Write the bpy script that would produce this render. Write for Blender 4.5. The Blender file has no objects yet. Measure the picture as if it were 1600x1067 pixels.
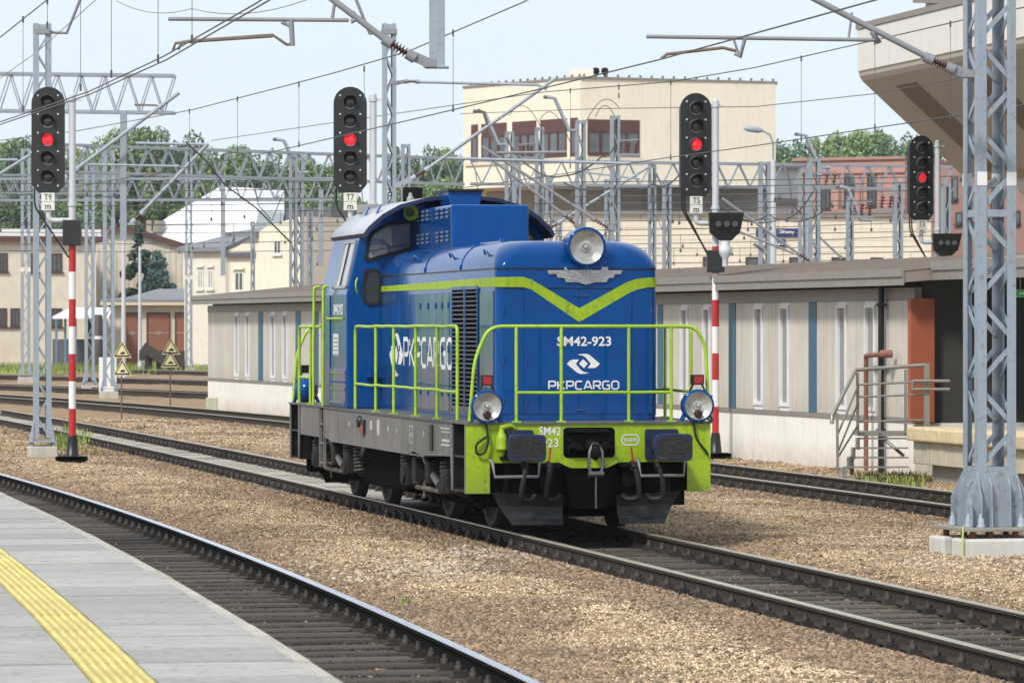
import bpy, bmesh, math, random
import numpy as np
from mathutils import Vector, Matrix
random.seed(7); np.random.seed(7)
S = bpy.context.scene
COL = S.collection
R = math.radians
# ------------------------------------------------------------------ camera, light, exposure
FPX, HY, CZ = 6200.0, 512.5, 2.42          # focal length in photo pixels, horizon row, eye height above rail top
cam = bpy.data.cameras.new('camera'); camo = bpy.data.objects.new('camera', cam); COL.objects.link(camo)
camo.location = (0, 0, CZ); camo.rotation_euler = (R(90), 0, 0)
cam.sensor_width = 36; cam.lens = 36 * FPX / 1600
cam.shift_y = -(533.5 - HY) / 1600
cam.clip_start = 1; cam.clip_end = 3000
cam.dof.use_dof = True; cam.dof.focus_distance = 48; cam.dof.aperture_fstop = 9
S.camera = camo
W = bpy.data.worlds.new('World'); S.world = W; W.use_nodes = True
nt = W.node_tree; bg = nt.nodes['Background']
sky = nt.nodes.new('ShaderNodeTexSky'); sky.sky_type = 'NISHITA'; sky.sun_disc = False
SUN_EL, SUN_AZ = 45, -146                  # azimuth from +Y, clockwise
sky.sun_elevation = R(SUN_EL); sky.sun_rotation = R(SUN_AZ); sky.altitude = 200
sky.air_density = 1.0; sky.dust_density = 1.0; sky.ozone_density = 2.0
tc = nt.nodes.new('ShaderNodeTexCoord')
mp = nt.nodes.new('ShaderNodeMapping'); mp.inputs['Scale'].default_value = (1.2, 1.2, 5)
nz = nt.nodes.new('ShaderNodeTexNoise'); nz.inputs['Scale'].default_value = 2.2; nz.inputs['Detail'].default_value = 6
rp = nt.nodes.new('ShaderNodeValToRGB')
rp.color_ramp.elements[0].position = .35; rp.color_ramp.elements[0].color = (6.6, 7.4, 8.3, 1)
rp.color_ramp.elements[1].position = .7; rp.color_ramp.elements[1].color = (7.3, 7.75, 8.3, 1)
mx = nt.nodes.new('ShaderNodeMix'); mx.data_type = 'RGBA'; mx.inputs[0].default_value = .82
nt.links.new(tc.outputs['Generated'], mp.inputs[0]); nt.links.new(mp.outputs[0], nz.inputs['Vector'])
nt.links.new(nz.outputs['Fac'], rp.inputs[0]); nt.links.new(sky.outputs[0], mx.inputs[6]); nt.links.new(rp.outputs[0], mx.inputs[7])
nt.links.new(mx.outputs[2], bg.inputs[0]); bg.inputs[1].default_value = 0.1
sl = bpy.data.lights.new('sun', 'SUN'); slo = bpy.data.objects.new('sun', sl); COL.objects.link(slo)
sl.energy = 2.6; sl.angle = R(8); sl.color = (1, .95, .87)
sd = Vector((math.sin(R(SUN_AZ)) * math.cos(R(SUN_EL)), math.cos(R(SUN_AZ)) * math.cos(R(SUN_EL)), math.sin(R(SUN_EL))))
slo.rotation_euler = sd.to_track_quat('Z', 'Y').to_euler(); slo.location = (-30, -20, 60)
vs = S.view_settings; vs.view_transform = 'Standard'; vs.look = 'None'; vs.gamma = 1; vs.use_curve_mapping = False; vs.exposure = 0.4
S.render.engine = 'CYCLES'
S.cycles.max_bounces = 8; S.cycles.diffuse_bounces = 3; S.cycles.glossy_bounces = 3; S.cycles.transparent_max_bounces = 12

# ------------------------------------------------------------------ helpers
def PX(px, py, Y): return Vector(((px - 800) / FPX * Y, Y, CZ + (HY - py) / FPX * Y))
def PXX(px, Y): return (px - 800) / FPX * Y
def PZ(py, Y): return CZ + (HY - py) / FPX * Y
def lin(h):
    h = h.lstrip('#'); o = []
    for i in (0, 2, 4):
        c = int(h[i:i + 2], 16) / 255; o.append(c / 12.92 if c <= .04045 else ((c + .055) / 1.055) ** 2.4)
    return tuple(o)
MATS = {}
def mat(name, col, rough=.6, metal=0, var=.18, scale=3.0, bump=0, bscale=20, streak=0, streak_col=(.05, .045, .04), rand=0, spec=.5, coat=0, emit=0, alpha=1, wobble=0, island=0, dirt=0, stretch=None, dust=None, spots=0, dirt_col=(.06, .05, .04), tint=None):
    if name in MATS: return MATS[name]
    if isinstance(col, str): col = lin(col)
    m = bpy.data.materials.new(name); m.use_nodes = True; n = m.node_tree.nodes; L = m.node_tree.links
    b = n['Principled BSDF']; b.inputs['Roughness'].default_value = rough; b.inputs['Metallic'].default_value = metal
    b.inputs['Specular IOR Level'].default_value = spec; b.inputs['Coat Weight'].default_value = coat; b.inputs['Coat Roughness'].default_value = .06
    b.inputs['Alpha'].default_value = alpha
    if tint: b.inputs['Specular Tint'].default_value = (*tint, 1)
    t = n.new('ShaderNodeTexCoord'); vec = t.outputs['Object']
    if stretch:
        q = n.new('ShaderNodeMapping'); q.inputs['Scale'].default_value = stretch; L.new(vec, q.inputs[0]); svec = q.outputs[0]
    else: svec = vec
    nz = n.new('ShaderNodeTexNoise'); nz.inputs['Scale'].default_value = scale; nz.inputs['Detail'].default_value = 7; nz.inputs['Roughness'].default_value = .65; L.new(svec, nz.inputs['Vector'])
    mr = n.new('ShaderNodeMapRange'); mr.inputs['From Min'].default_value = .25; mr.inputs['From Max'].default_value = .75
    mr.inputs['To Min'].default_value = 1 - var; mr.inputs['To Max'].default_value = 1 + var; L.new(nz.outputs['Fac'], mr.inputs['Value'])
    val = mr.outputs[0]
    def mul(a, lo, hi, src):
        r = n.new('ShaderNodeMapRange'); r.inputs['To Min'].default_value = lo; r.inputs['To Max'].default_value = hi; L.new(src, r.inputs['Value'])
        q = n.new('ShaderNodeMath'); q.operation = 'MULTIPLY'; L.new(a, q.inputs[0]); L.new(r.outputs[0], q.inputs[1]); return q.outputs[0]
    if rand:
        oi = n.new('ShaderNodeObjectInfo'); val = mul(val, 1 - rand, 1 + rand, oi.outputs['Random'])
    if island:
        g = n.new('ShaderNodeNewGeometry'); val = mul(val, 1 - island, 1 + island, g.outputs['Random Per Island'])
    vm = n.new('ShaderNodeVectorMath'); vm.operation = 'SCALE'; vm.inputs[0].default_value = col; L.new(val, vm.inputs['Scale'])
    out = vm.outputs[0]
    if streak:
        q = n.new('ShaderNodeMapping'); q.inputs['Scale'].default_value = (9, 9, .55); L.new(vec, q.inputs[0])
        z2 = n.new('ShaderNodeTexNoise'); z2.inputs['Scale'].default_value = 1.3; z2.inputs['Detail'].default_value = 5; L.new(q.outputs[0], z2.inputs['Vector'])
        r2 = n.new('ShaderNodeMapRange'); r2.inputs['From Min'].default_value = .5; r2.inputs['From Max'].default_value = .75; r2.inputs['To Max'].default_value = streak; L.new(z2.outputs['Fac'], r2.inputs['Value'])
        mm = n.new('ShaderNodeMix'); mm.data_type = 'RGBA'; L.new(r2.outputs[0], mm.inputs[0]); L.new(out, mm.inputs[6]); mm.inputs[7].default_value = (*streak_col, 1); out = mm.outputs[2]
    if dirt:
        z3 = n.new('ShaderNodeTexNoise'); z3.inputs['Scale'].default_value = 14; z3.inputs['Detail'].default_value = 8; L.new(vec, z3.inputs['Vector'])
        r3 = n.new('ShaderNodeMapRange'); r3.inputs['From Min'].default_value = .56; r3.inputs['From Max'].default_value = .7; r3.inputs['To Max'].default_value = dirt; L.new(z3.outputs['Fac'], r3.inputs['Value'])
        mm = n.new('ShaderNodeMix'); mm.data_type = 'RGBA'; L.new(r3.outputs[0], mm.inputs[0]); L.new(out, mm.inputs[6]); mm.inputs[7].default_value = (*dirt_col, 1); out = mm.outputs[2]
    if dust:   # settled dust and splash dirt: z range, strength, colour
        zs = n.new('ShaderNodeSeparateXYZ'); L.new(vec, zs.inputs[0])
        r5 = n.new('ShaderNodeMapRange'); r5.inputs['From Min'].default_value = dust[1]; r5.inputs['From Max'].default_value = dust[0]; r5.inputs['To Max'].default_value = dust[2]; L.new(zs.outputs['Z'], r5.inputs['Value'])
        z5 = n.new('ShaderNodeTexNoise'); z5.inputs['Scale'].default_value = 5; z5.inputs['Detail'].default_value = 8; L.new(vec, z5.inputs['Vector'])
        q5 = n.new('ShaderNodeMath'); q5.operation = 'MULTIPLY'; L.new(r5.outputs[0], q5.inputs[0]); L.new(z5.outputs['Fac'], q5.inputs[1]); q5.use_clamp = True
        mm = n.new('ShaderNodeMix'); mm.data_type = 'RGBA'; L.new(q5.outputs[0], mm.inputs[0]); L.new(out, mm.inputs[6]); mm.inputs[7].default_value = (*dust[3], 1); out = mm.outputs[2]
    if spots:  # chewing gum, oil drops and small stains
        v6 = n.new('ShaderNodeTexVoronoi'); v6.inputs['Scale'].default_value = 3.2; L.new(vec, v6.inputs['Vector'])
        r6 = n.new('ShaderNodeMapRange'); r6.inputs['From Min'].default_value = .12; r6.inputs['From Max'].default_value = .05; r6.inputs['To Max'].default_value = spots; L.new(v6.outputs['Distance'], r6.inputs['Value'])
        mm = n.new('ShaderNodeMix'); mm.data_type = 'RGBA'; L.new(r6.outputs[0], mm.inputs[0]); L.new(out, mm.inputs[6]); mm.inputs[7].default_value = (.09, .085, .08, 1); out = mm.outputs[2]
    L.new(out, b.inputs['Base Color'])
    rr = n.new('ShaderNodeMapRange'); rr.inputs['To Min'].default_value = max(0, rough - .1); rr.inputs['To Max'].default_value = min(1, rough + .12); L.new(nz.outputs['Fac'], rr.inputs['Value']); L.new(rr.outputs[0], b.inputs['Roughness'])
    if bump or wobble:
        z4 = n.new('ShaderNodeTexNoise'); z4.inputs['Scale'].default_value = bscale; z4.inputs['Detail'].default_value = 2 if wobble else 6; L.new(vec, z4.inputs['Vector'])
        bp = n.new('ShaderNodeBump'); bp.inputs['Strength'].default_value = bump or wobble; bp.inputs['Distance'].default_value = .02; L.new(z4.outputs['Fac'], bp.inputs['Height']); L.new(bp.outputs[0], b.inputs['Normal'])
    if emit:
        L.new(out, b.inputs['Emission Color']); b.inputs['Emission Strength'].default_value = emit
    MATS[name] = m; return m

class MB:
    def __init__(s, M=None): s.v = []; s.f = []; s.mi = []; s.sm = []; s.M = M
    def add(s, vs, fs, mi=0, sm=False):
        o = len(s.v)
        s.v += [(s.M @ Vector(p)) if s.M else Vector(p) for p in vs]
        for f in fs: s.f.append([i + o for i in f]); s.mi.append(mi); s.sm.append(sm)
        return s
    def bx(s, x0, x1, y0, y1, z0, z1, mi=0):
        return s.add([(x0, y0, z0), (x1, y0, z0), (x1, y1, z0), (x0, y1, z0), (x0, y0, z1), (x1, y0, z1), (x1, y1, z1), (x0, y1, z1)],
                     [(3, 2, 1, 0), (4, 5, 6, 7), (0, 1, 5, 4), (1, 2, 6, 5), (2, 3, 7, 6), (3, 0, 4, 7)], mi)
    def bar(s, p, q, w, h, up=(0, 0, 1), mi=0):
        p = Vector(p); q = Vector(q); d = (q - p).normalized(); u = Vector(up)
        if abs(d.dot(u)) > .98: u = Vector((0, 1, 0))
        a = d.cross(u).normalized() * w / 2; b = a.cross(d).normalized() * h / 2
        vs = [p - a - b, p + a - b, p + a + b, p - a + b, q - a - b, q + a - b, q + a + b, q - a + b]
        return s.add(vs, [(3, 2, 1, 0), (4, 5, 6, 7), (0, 1, 5, 4), (1, 2, 6, 5), (2, 3, 7, 6), (3, 0, 4, 7)], mi)
    def tube(s, pts, r, n=8, mi=0, cap=True, closed=False):
        pts = [Vector(p) for p in pts]; N = len(pts); rs = r if isinstance(r, (list, tuple)) else [r] * N
        vs = []; prev = None
        for i, p in enumerate(pts):
            if closed: d = pts[(i + 1) % N] - pts[i - 1]
            else: d = pts[min(i + 1, N - 1)] - pts[max(i - 1, 0)]
            d.normalize()
            if prev is None: a = d.orthogonal().normalized()
            else:
                a = prev - d * prev.dot(d); a = a.normalized() if a.length > 1e-6 else d.orthogonal().normalized()
            prev = a; b = d.cross(a)
            for k in range(n):
                t = 2 * math.pi * k / n; vs.append(p + (a * math.cos(t) + b * math.sin(t)) * rs[i])
        fs = []
        for i in range(N if closed else N - 1):
            j = (i + 1) % N
            for k in range(n): fs.append((i * n + k, i * n + (k + 1) % n, j * n + (k + 1) % n, j * n + k))
        s.add(vs, fs, mi, n > 4)
        if cap and not closed:
            s.add(vs[:n], [tuple(range(n))[::-1]], mi); s.add(vs[-n:], [tuple(range(n))], mi)
        return s
    def lathe(s, p, axis, prof, n=20, mi=0, cap0=True, cap1=True):
        p = Vector(p); d = Vector(axis).normalized(); a = d.orthogonal().normalized(); b = d.cross(a); vs = []
        for (r, h) in prof:
            for k in range(n):
                t = 2 * math.pi * k / n; vs.append(p + d * h + (a * math.cos(t) + b * math.sin(t)) * r)
        fs = []
        for i in range(len(prof) - 1):
            for k in range(n): fs.append((i * n + k, i * n + (k + 1) % n, (i + 1) * n + (k + 1) % n, (i + 1) * n + k))
        s.add(vs, fs, mi, True)
        if cap0: s.add(vs[:n], [tuple(range(n))[::-1]], mi)
        if cap1: s.add(vs[-n:], [tuple(range(n))], mi)
        return s
    def prism(s, poly, off, mi=0):
        poly = [Vector(p) for p in poly]; off = Vector(off); n = len(poly)
        vs = poly + [p + off for p in poly]
        return s.add(vs, [tuple(range(n))[::-1], tuple(range(n, 2 * n))] + [(i, (i + 1) % n, n + (i + 1) % n, n + i) for i in range(n)], mi)
    def quad(s, a, b, c, d, mi=0): return s.add([a, b, c, d], [(0, 1, 2, 3)], mi)
    def mesh(s, name, mats, bevel=0, seg=2, recalc=True):
        me = bpy.data.meshes.new(name); me.from_pydata(s.v, [], s.f)
        for m in (mats if isinstance(mats, (list, tuple)) else [mats]): me.materials.append(m)
        me.polygons.foreach_set('material_index', s.mi); me.polygons.foreach_set('use_smooth', s.sm)
        if bevel or recalc:
            bm = bmesh.new(); bm.from_mesh(me)
            if recalc: bmesh.ops.recalc_face_normals(bm, faces=bm.faces)
            if bevel:
                bmesh.ops.remove_doubles(bm, verts=bm.verts, dist=1e-5)
                es = [e for e in bm.edges if len(e.link_faces) == 2 and e.calc_face_angle() > R(35)]
                bmesh.ops.bevel(bm, geom=es, offset=bevel, segments=seg, affect='EDGES', profile=.5, clamp_overlap=True)
            bm.to_mesh(me); bm.free()
        me.update(); return me
    def build(s, name, mats, parent=None, bevel=0, seg=2, recalc=True):
        return link(name, s.mesh(name, mats, bevel, seg, recalc), parent)
def link(name, me, parent=None, loc=None, rotz=None):
    o = bpy.data.objects.new(name, me); COL.objects.link(o)
    if parent is not None: o.parent = parent
    if loc is not None: o.location = loc
    if rotz is not None: o.rotation_euler = (0, 0, rotz)
    return o
def tag(o, label=None, cat=None, group=None, kind=None):
    if label: o['label'] = label
    if cat: o['category'] = cat
    if group: o['group'] = group
    if kind: o['kind'] = kind
    return o
def thing(name, label, cat, loc=(0, 0, 0), rotz=0, group=None):
    o = bpy.data.objects.new(name, None); COL.objects.link(o); o.location = loc; o.rotation_euler = (0, 0, rotz); o.empty_display_size = .3
    return tag(o, label, cat, group)
def copy_tree(o, parent=None):
    c = o.copy(); COL.objects.link(c)
    if parent is not None: c.parent = parent
    for ch in list(o.children): copy_tree(ch, c)
    return c
def text_mesh(txt, size, width=None, height=None, bold=0.0, ext=.001, align='CENTER'):
    cu = bpy.data.curves.new('lettering', 'FONT'); cu.body = txt; cu.size = size; cu.align_x = align; cu.align_y = 'BOTTOM_BASELINE'; cu.offset = bold; cu.extrude = ext; cu.resolution_u = 3
    o = bpy.data.objects.new('lettering', cu); COL.objects.link(o)
    bpy.context.view_layer.update()
    me = bpy.data.meshes.new_from_object(o.evaluated_get(bpy.context.evaluated_depsgraph_get()))
    bpy.data.objects.remove(o)
    n = len(me.vertices); a = np.empty(n * 3); me.vertices.foreach_get('co', a); a = a.reshape(-1, 3)
    if width: a[:, 0] *= width / (a[:, 0].max() - a[:, 0].min())
    if height: a[:, 1] = (a[:, 1] - a[:, 1].min()) * height / (a[:, 1].max() - a[:, 1].min())
    a[:, 0] -= (a[:, 0].max() + a[:, 0].min()) / 2
    me.vertices.foreach_set('co', a.ravel()); me.update(); return me
def lettering(txt, size, material, parent, origin, xdir, zdir=(0, 0, 1), name='lettering', **k):
    """flat letters: xdir is the reading direction, zdir is up, they face xdir x zdir"""
    me = text_mesh(txt, size, **k); x = Vector(xdir).normalized(); z = Vector(zdir).normalized(); nrm = x.cross(z)
    Mx = Matrix(((x[0], z[0], nrm[0], origin[0]), (x[1], z[1], nrm[1], origin[1]), (x[2], z[2], nrm[2], origin[2]), (0, 0, 0, 1)))
    me.transform(Mx); me.materials.clear(); me.materials.append(material)
    return link(name, me, parent)
def ribbon(mb, pts, w, closed, to3, lift):
    P = [Vector(p) for p in pts]; n = len(P); L = []; Rr = []
    for i in range(n):
        a = P[i - 1] if (i > 0 or closed) else None; c = P[(i + 1) % n] if (i < n - 1 or closed) else None
        d1 = (P[i] - a).normalized() if a is not None else None; d2 = (c - P[i]).normalized() if c is not None else None
        if d1 is None: d1 = d2
        if d2 is None: d2 = d1
        n1 = Vector((-d1.y, d1.x)); n2 = Vector((-d2.y, d2.x)); m = (n1 + n2)
        m = m.normalized() if m.length > 1e-6 else n1
        k = w / 2 / max(.45, m.dot(n1)); L.append(P[i] + m * k); Rr.append(P[i] - m * k)
    for i in range(n if closed else n - 1):
        j = (i + 1) % n
        mb.quad(to3(*L[i], lift), to3(*L[j], lift), to3(*Rr[j], lift), to3(*Rr[i], lift))
GLYPH = {'P': ([[(0, 0), (0, 1), (.66, 1), (.8, .88), (.8, .54), (.66, .42), (.14, .42)]], .8),
 'K': ([[(0, 0), (0, 1)], [(.75, 1), (.2, .5), (.8, 0)]], .8),
 'C': ([[(.78, 1), (.2, 1), (0, .84), (0, .16), (.2, 0), (.78, 0)]], .8),
 'A': ([[(-.05, 0), (.33, 1), (.47, 1), (.87, 0)], [(.16, .28), (.66, .28)]], .82),
 'R': ([[(0, 0), (0, 1), (.66, 1), (.8, .88), (.8, .56), (.66, .44), (.14, .44)], [(.42, .44), (.82, 0)]], .82),
 'G': ([[(.78, 1), (.2, 1), (0, .84), (0, .16), (.2, 0), (.8, 0), (.8, .5), (.45, .5)]], .82),
 'O': ([[(.2, 1), (.62, 1), (.82, .82), (.82, .18), (.62, 0), (.2, 0), (0, .18), (0, .82)]], .82)}
def stroke_word(mb, word, total_w, h, to3, weight=.17):
    adv = []; x = 0
    for ch in word: adv.append(x); x += GLYPH[ch][1] + .28
    sx = total_w / (x - .28)
    for ch, ax in zip(word, adv):
        for si, st in enumerate(GLYPH[ch][0]):
            pts = [((ax + px) * sx, (weight / 2 + py * (1 - weight)) * h) for px, py in st]
            ribbon(mb, pts, weight * h * .95, ch == 'O', to3, .0004 * si)
def symbol(mb, cx, cz, k, to3):
    a = [(525, 482), (600, 470), (655, 470), (700, 490), (838, 605), (800, 645), (760, 663), (668, 663), (712, 605), (640, 520), (600, 494)]
    for poly in (a, [(1216 - x, 1210 - y) for x, y in a], [(605, 543), (670, 603), (615, 665), (545, 603)]):
        mb.add([to3(cx + (x - 608) * k, cz - (y - 605) * k, 0) for x, y in poly], [tuple(range(len(poly)))])
def rrect(x0, x1, z0, z1, r, n=4):
    o = []
    for cx, cz, a0 in ((x1 - r, z1 - r, 0), (x0 + r, z1 - r, 90), (x0 + r, z0 + r, 180), (x1 - r, z0 + r, 270)):
        for i in range(n + 1):
            a = R(a0 + 90 * i / n); o.append((cx + r * math.cos(a), cz + r * math.sin(a)))
    return o
def curve(pts, r=.1, n=5):
    o = [Vector(pts[0])]
    for i in range(1, len(pts) - 1):
        a, b_, c = Vector(pts[i - 1]), Vector(pts[i]), Vector(pts[i + 1]); u = (a - b_); v = (c - b_); q = min(r, u.length * .45, v.length * .45); u.normalize(); v.normalize()
        for k in range(n + 1): t_ = k / n; o.append((b_ + u * q) * (1 - t_) ** 2 + b_ * 2 * t_ * (1 - t_) + (b_ + v * q) * t_ ** 2)
    o.append(Vector(pts[-1])); return o
def big_mesh(name, V, F, mats, smooth=False):
    """V (n,3) float array, F (m,k) int array"""
    me = bpy.data.meshes.new(name); k = F.shape[1]
    me.vertices.add(len(V)); me.vertices.foreach_set('co', V.astype(np.float32).ravel())
    me.loops.add(F.size); me.loops.foreach_set('vertex_index', F.astype(np.int32).ravel())
    me.polygons.add(len(F)); me.polygons.foreach_set('loop_start', np.arange(0, F.size, k, dtype=np.int32)); me.polygons.foreach_set('loop_total', np.full(len(F), k, dtype=np.int32))
    for m in mats: me.materials.append(m)
    me.update(calc_edges=True); me.validate()
    if smooth: me.polygons.foreach_set('use_smooth', np.ones(len(F), dtype=bool))
    return me

# ------------------------------------------------------------------ materials
BLUE = mat('blue_paint', (.0, .057, .235), .17, var=.14, scale=2.5, wobble=.18, bscale=3.5, spec=.5, coat=.3, tint=(.03, .3, 1), streak=.14, streak_col=(.006, .035, .1), dirt=.12, dirt_col=(.03, .04, .07), dust=(1.3, 1.6, .25, (.08, .08, .085)))
BLUE_OLD_SHEEN = mat('weathered_blue_painted_sheen', (.001, .056, .2), .16, var=.3, scale=3, wobble=.3, bscale=3, coat=.6, streak=.6, streak_col=(.11, .17, .32), spec=.5, rand=.25, tint=(.25, .5, 1), dust=(1.35, 1.9, .4, (.1, .095, .09)))  # worn and dusty; the pale streaks paint sky reflections into the colour
LIME = mat('lime_paint', lin('#9aba14'), .45, var=.22, scale=5, dirt=.5, streak=.25, dust=(.45, .85, .8, (.09, .075, .05)))
LIME_RAIL = mat('lime_rail_paint', lin('#9fc52c'), .38, var=.15, scale=8, dirt=.3)
WHITE_INK = mat('white_lettering', (.8, .8, .8), .5, var=.08)
GREY_SILL = mat('grimy_grey_paint', lin('#73716f'), .55, var=.3, scale=2.5, streak=.75, streak_col=(.05, .045, .04), dirt=.4)
DARK_STEEL = mat('greasy_shade_steel', (.005, .0047, .0045), .8, var=.4, scale=8, bump=.2, spec=.2)  # greasy steel, darkened further to paint the shade under the engine
BLACK_PAINT = mat('black_paint', (.008, .008, .009), .4, var=.25, scale=5)
PLOW = mat('plough_black', (.009, .0095, .011), .45, var=.35, scale=6, dirt=.3)
RUBBER = mat('rubber', (.008, .008, .008), .65, var=.2)
DECK = mat('deck_plate', (.12, .12, .12), .7, var=.3, scale=6, dirt=.4)
SHADE_BLACK = mat('shade_black', (.004, .004, .004), .95, var=.2, spec=.03)  # matte black painting the shade in gaps, hollows and under the frame
GLASS = mat('window_glass', (.16, .18, .19), .04, var=.2, scale=1.5, spec=.9, wobble=.03, bscale=1.5)
DGLASS = mat('dark_glass', (.02, .024, .028), .05, var=.2, scale=1.5, spec=.8)
LENS = mat('lamp_lens', (.5, .5, .46), .22, metal=.35, var=.3, scale=8, wobble=.3, bscale=25, coat=.6)
CHROME = mat('cast_aluminium', (.5, .5, .51), .38, metal=.7, var=.3, scale=30, bump=.5, bscale=60)
REDLENS = mat('red_marker_glass', (.35, .015, .015), .15, var=.1)
ROOFGREY = mat('cab_roof_painted_sheen', lin('#b4b6be'), .3, var=.1, scale=2, dirt=.15, coat=.2)  # pale grey paints the glossy sky reflection onto the roof top
HORN = mat('horn_green', lin('#8ea83a'), .35, var=.1)
RUST = mat('rust', (.16, .06, .03), .8, var=.4, scale=8)
ZINC = mat('galvanised_steel', lin('#98a3ae'), .5, metal=.0, var=.14, scale=3, streak=.2, streak_col=(.2, .21, .22))
ZINC_FAR = mat('galvanised_far', lin('#8f98a2'), .5, var=.14, scale=1.5)
MASTBLUE = mat('blue_grey_paint', lin('#93a0ac'), .42, var=.12, scale=2, streak=.4, streak_col=(.22, .2, .17), dirt=.4, dirt_col=(.12, .06, .03))
WHITEP = mat('white_paint', (.78, .78, .78), .45, var=.07)
REDP = mat('red_paint', (.46, .022, .025), .42, var=.15, scale=4)
CONC = mat('concrete', lin('#b9b5aa'), .85, var=.2, scale=5, bump=.4, bscale=40, streak=.35, streak_col=(.2, .19, .17))
RAILTOP = mat('polished_rail', (.86, .86, .92), .35, metal=1, var=.05, scale=3)
RAILTOP2 = mat('worn_rail', (.62, .54, .42), .4, metal=.85, var=.15, scale=6)
RAILSIDE_DARK = mat('black_greasy_rail_side', (.006, .005, .004), .9, var=.3, scale=10, spec=.15)
RAILSIDE = mat('brown_rail_side', (.038, .024, .015), .85, var=.35, scale=10, bump=.2)
FASTEN = mat('greasy_fastening', (.03, .024, .02), .65, var=.4, scale=20, rand=.4)
WIREM = mat('wire', (.07, .075, .08), .5, var=.1)
GREYTUBE = mat('cantilever_tube', (.23, .24, .26), .45, var=.15)
INSUL = mat('brown_insulator', (.09, .03, .025), .25, var=.2)
# ------------------------------------------------------------------ track geometry
def c1(y): return -4.75 - .2255 * (y - 47.5) - .00108 * (y - 47.5) ** 2
def c2(y): return .89 - .2141 * (y - 46.58) - .0003 * (y - 46.58) ** 2
_c3y = np.array([20, 40, 54.3, 65.4, 80, 105, 120, 136, 160.]); _c3x = np.array([15.0, 10.25, 6.82, 4.11, .6, -5.25, -10.3, -16.2, -26.0])
_p3 = np.polyfit(_c3y, _c3x, 3)
def c3(y): return float(np.polyval(_p3, y))
def c4(y): return -18.2 - .51 * (y - 163)
def c5(y): return -21.0 - .55 * (y - 196)
def c6(y): return -25.5 - .57 * (y - 237)
def edge(y): return -3.1 - .2037 * (y - 31.58) - .00095 * (y - 31.58) ** 2
def slope(f, y): return (f(y + .05) - f(y - .05)) / .1
# ------------------------------------------------------------------ ground sheet
ys = np.concatenate([np.arange(6, 75, .3), np.arange(75, 200, 1.5), np.array([200, 220, 250, 300, 400, 500, 640.])])
xs = np.concatenate([np.array([-320, -200, -120, -80, -60, -50, -42, -36]), np.arange(-32, 16, .25), np.array([16, 18, 21, 26, 34, 45, 60, 80, 120, 200, 320.])])
GX, GY = np.meshgrid(xs, ys)
def vnoise(x, y, s, seed=0):
    rs = np.random.RandomState(seed); T = rs.rand(64, 64)
    u = x * s; v = y * s; i = np.floor(u).astype(int); j = np.floor(v).astype(int); fu = u - i; fv = v - j
    fu = fu * fu * (3 - 2 * fu); fv = fv * fv * (3 - 2 * fv)
    g = lambda a, b: T[a % 64, b % 64]
    return (g(i, j) * (1 - fu) + g(i + 1, j) * fu) * (1 - fv) + (g(i, j + 1) * (1 - fu) + g(i + 1, j + 1) * fu) * fv
def smooth(a, b, x): t = np.clip((x - a) / (b - a), 0, 1); return t * t * (3 - 2 * t)
V1 = np.vectorize(c1); V2 = np.vectorize(c2); V3 = np.vectorize(c3)
def tdist(x, y):
    return np.abs(x - V1(y)) * .975, np.abs(x - V2(y)) * .977, np.abs(x - V3(np.clip(y, 20, 160))) * .97
d1, d2, d3 = tdist(GX, GY)
dm = np.minimum(np.minimum(d1, d2), d3)
nearw = smooth(160, 110, GY)
def gzf(x, y, dm):
    return -.21 + (.042 * smooth(.84, .95, dm) + .05 * smooth(1.45, 2.5, dm)) * smooth(160, 110, y) + (.05 * (vnoise(x, y, .8, 1) - .5) + .03 * (vnoise(x, y, 2.4, 2) - .5)) * smooth(1.2, 2, dm)
GZ = gzf(GX, GY, dm)
def gz(x, y):
    a, b, c = tdist(np.array([x]), np.array([y])); return float(-.21 + (.042 * smooth(.84, .95, np.minimum(np.minimum(a, b), c)) + .05 * smooth(1.45, 2.5, np.minimum(np.minimum(a, b), c)))[0])
brown = np.clip(smooth(2.0, 1.1, dm) * .9 + .45 * smooth(.55, .8, vnoise(GX, GY, .45, 5)) + .3 * smooth(.5, .8, vnoise(GX, GY, 1.7, 6)) - .2, 0, 1)
brown = np.where(GY > 62, brown * .55, brown)
dark = np.clip(smooth(1.2, .8, d1) * 1.0 + smooth(1.05, .8, d2) * np.clip((75 - GY) / 15, .12, .8) + smooth(1.05, .8, d3) * .3, 0, 1)
ny, nx = GX.shape
idx = np.arange(ny * nx).reshape(ny, nx)
F = np.stack([idx[:-1, :-1], idx[:-1, 1:], idx[1:, 1:], idx[1:, :-1]], -1).reshape(-1, 4)
gm = bpy.data.materials.new('trackside_gravel'); gm.use_nodes = True
n = gm.node_tree.nodes; L = gm.node_tree.links; b = n['Principled BSDF']; b.inputs['Roughness'].default_value = .95; b.inputs['Specular IOR Level'].default_value = .2
at = n.new('ShaderNodeAttribute'); at.attribute_name = 'soil'; sp = n.new('ShaderNodeSeparateColor'); L.new(at.outputs['Color'], sp.inputs[0])
t = n.new('ShaderNodeTexCoord')
def gnoise(s, d=6):
    q = n.new('ShaderNodeTexNoise'); q.inputs['Scale'].default_value = s; q.inputs['Detail'].default_value = d; q.inputs['Roughness'].default_value = .75; L.new(t.outputs['Object'], q.inputs['Vector']); return q.outputs['Fac']
def gmix(f, a, c):
    q = n.new('ShaderNodeMix'); q.data_type = 'RGBA'
    for sock, v in ((0, f), (6, a), (7, c)):
        if isinstance(v, tuple): q.inputs[sock].default_value = (*v, 1)
        elif isinstance(v, float): q.inputs[sock].default_value = v
        else: L.new(v, q.inputs[sock])
    return q.outputs[2]
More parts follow.
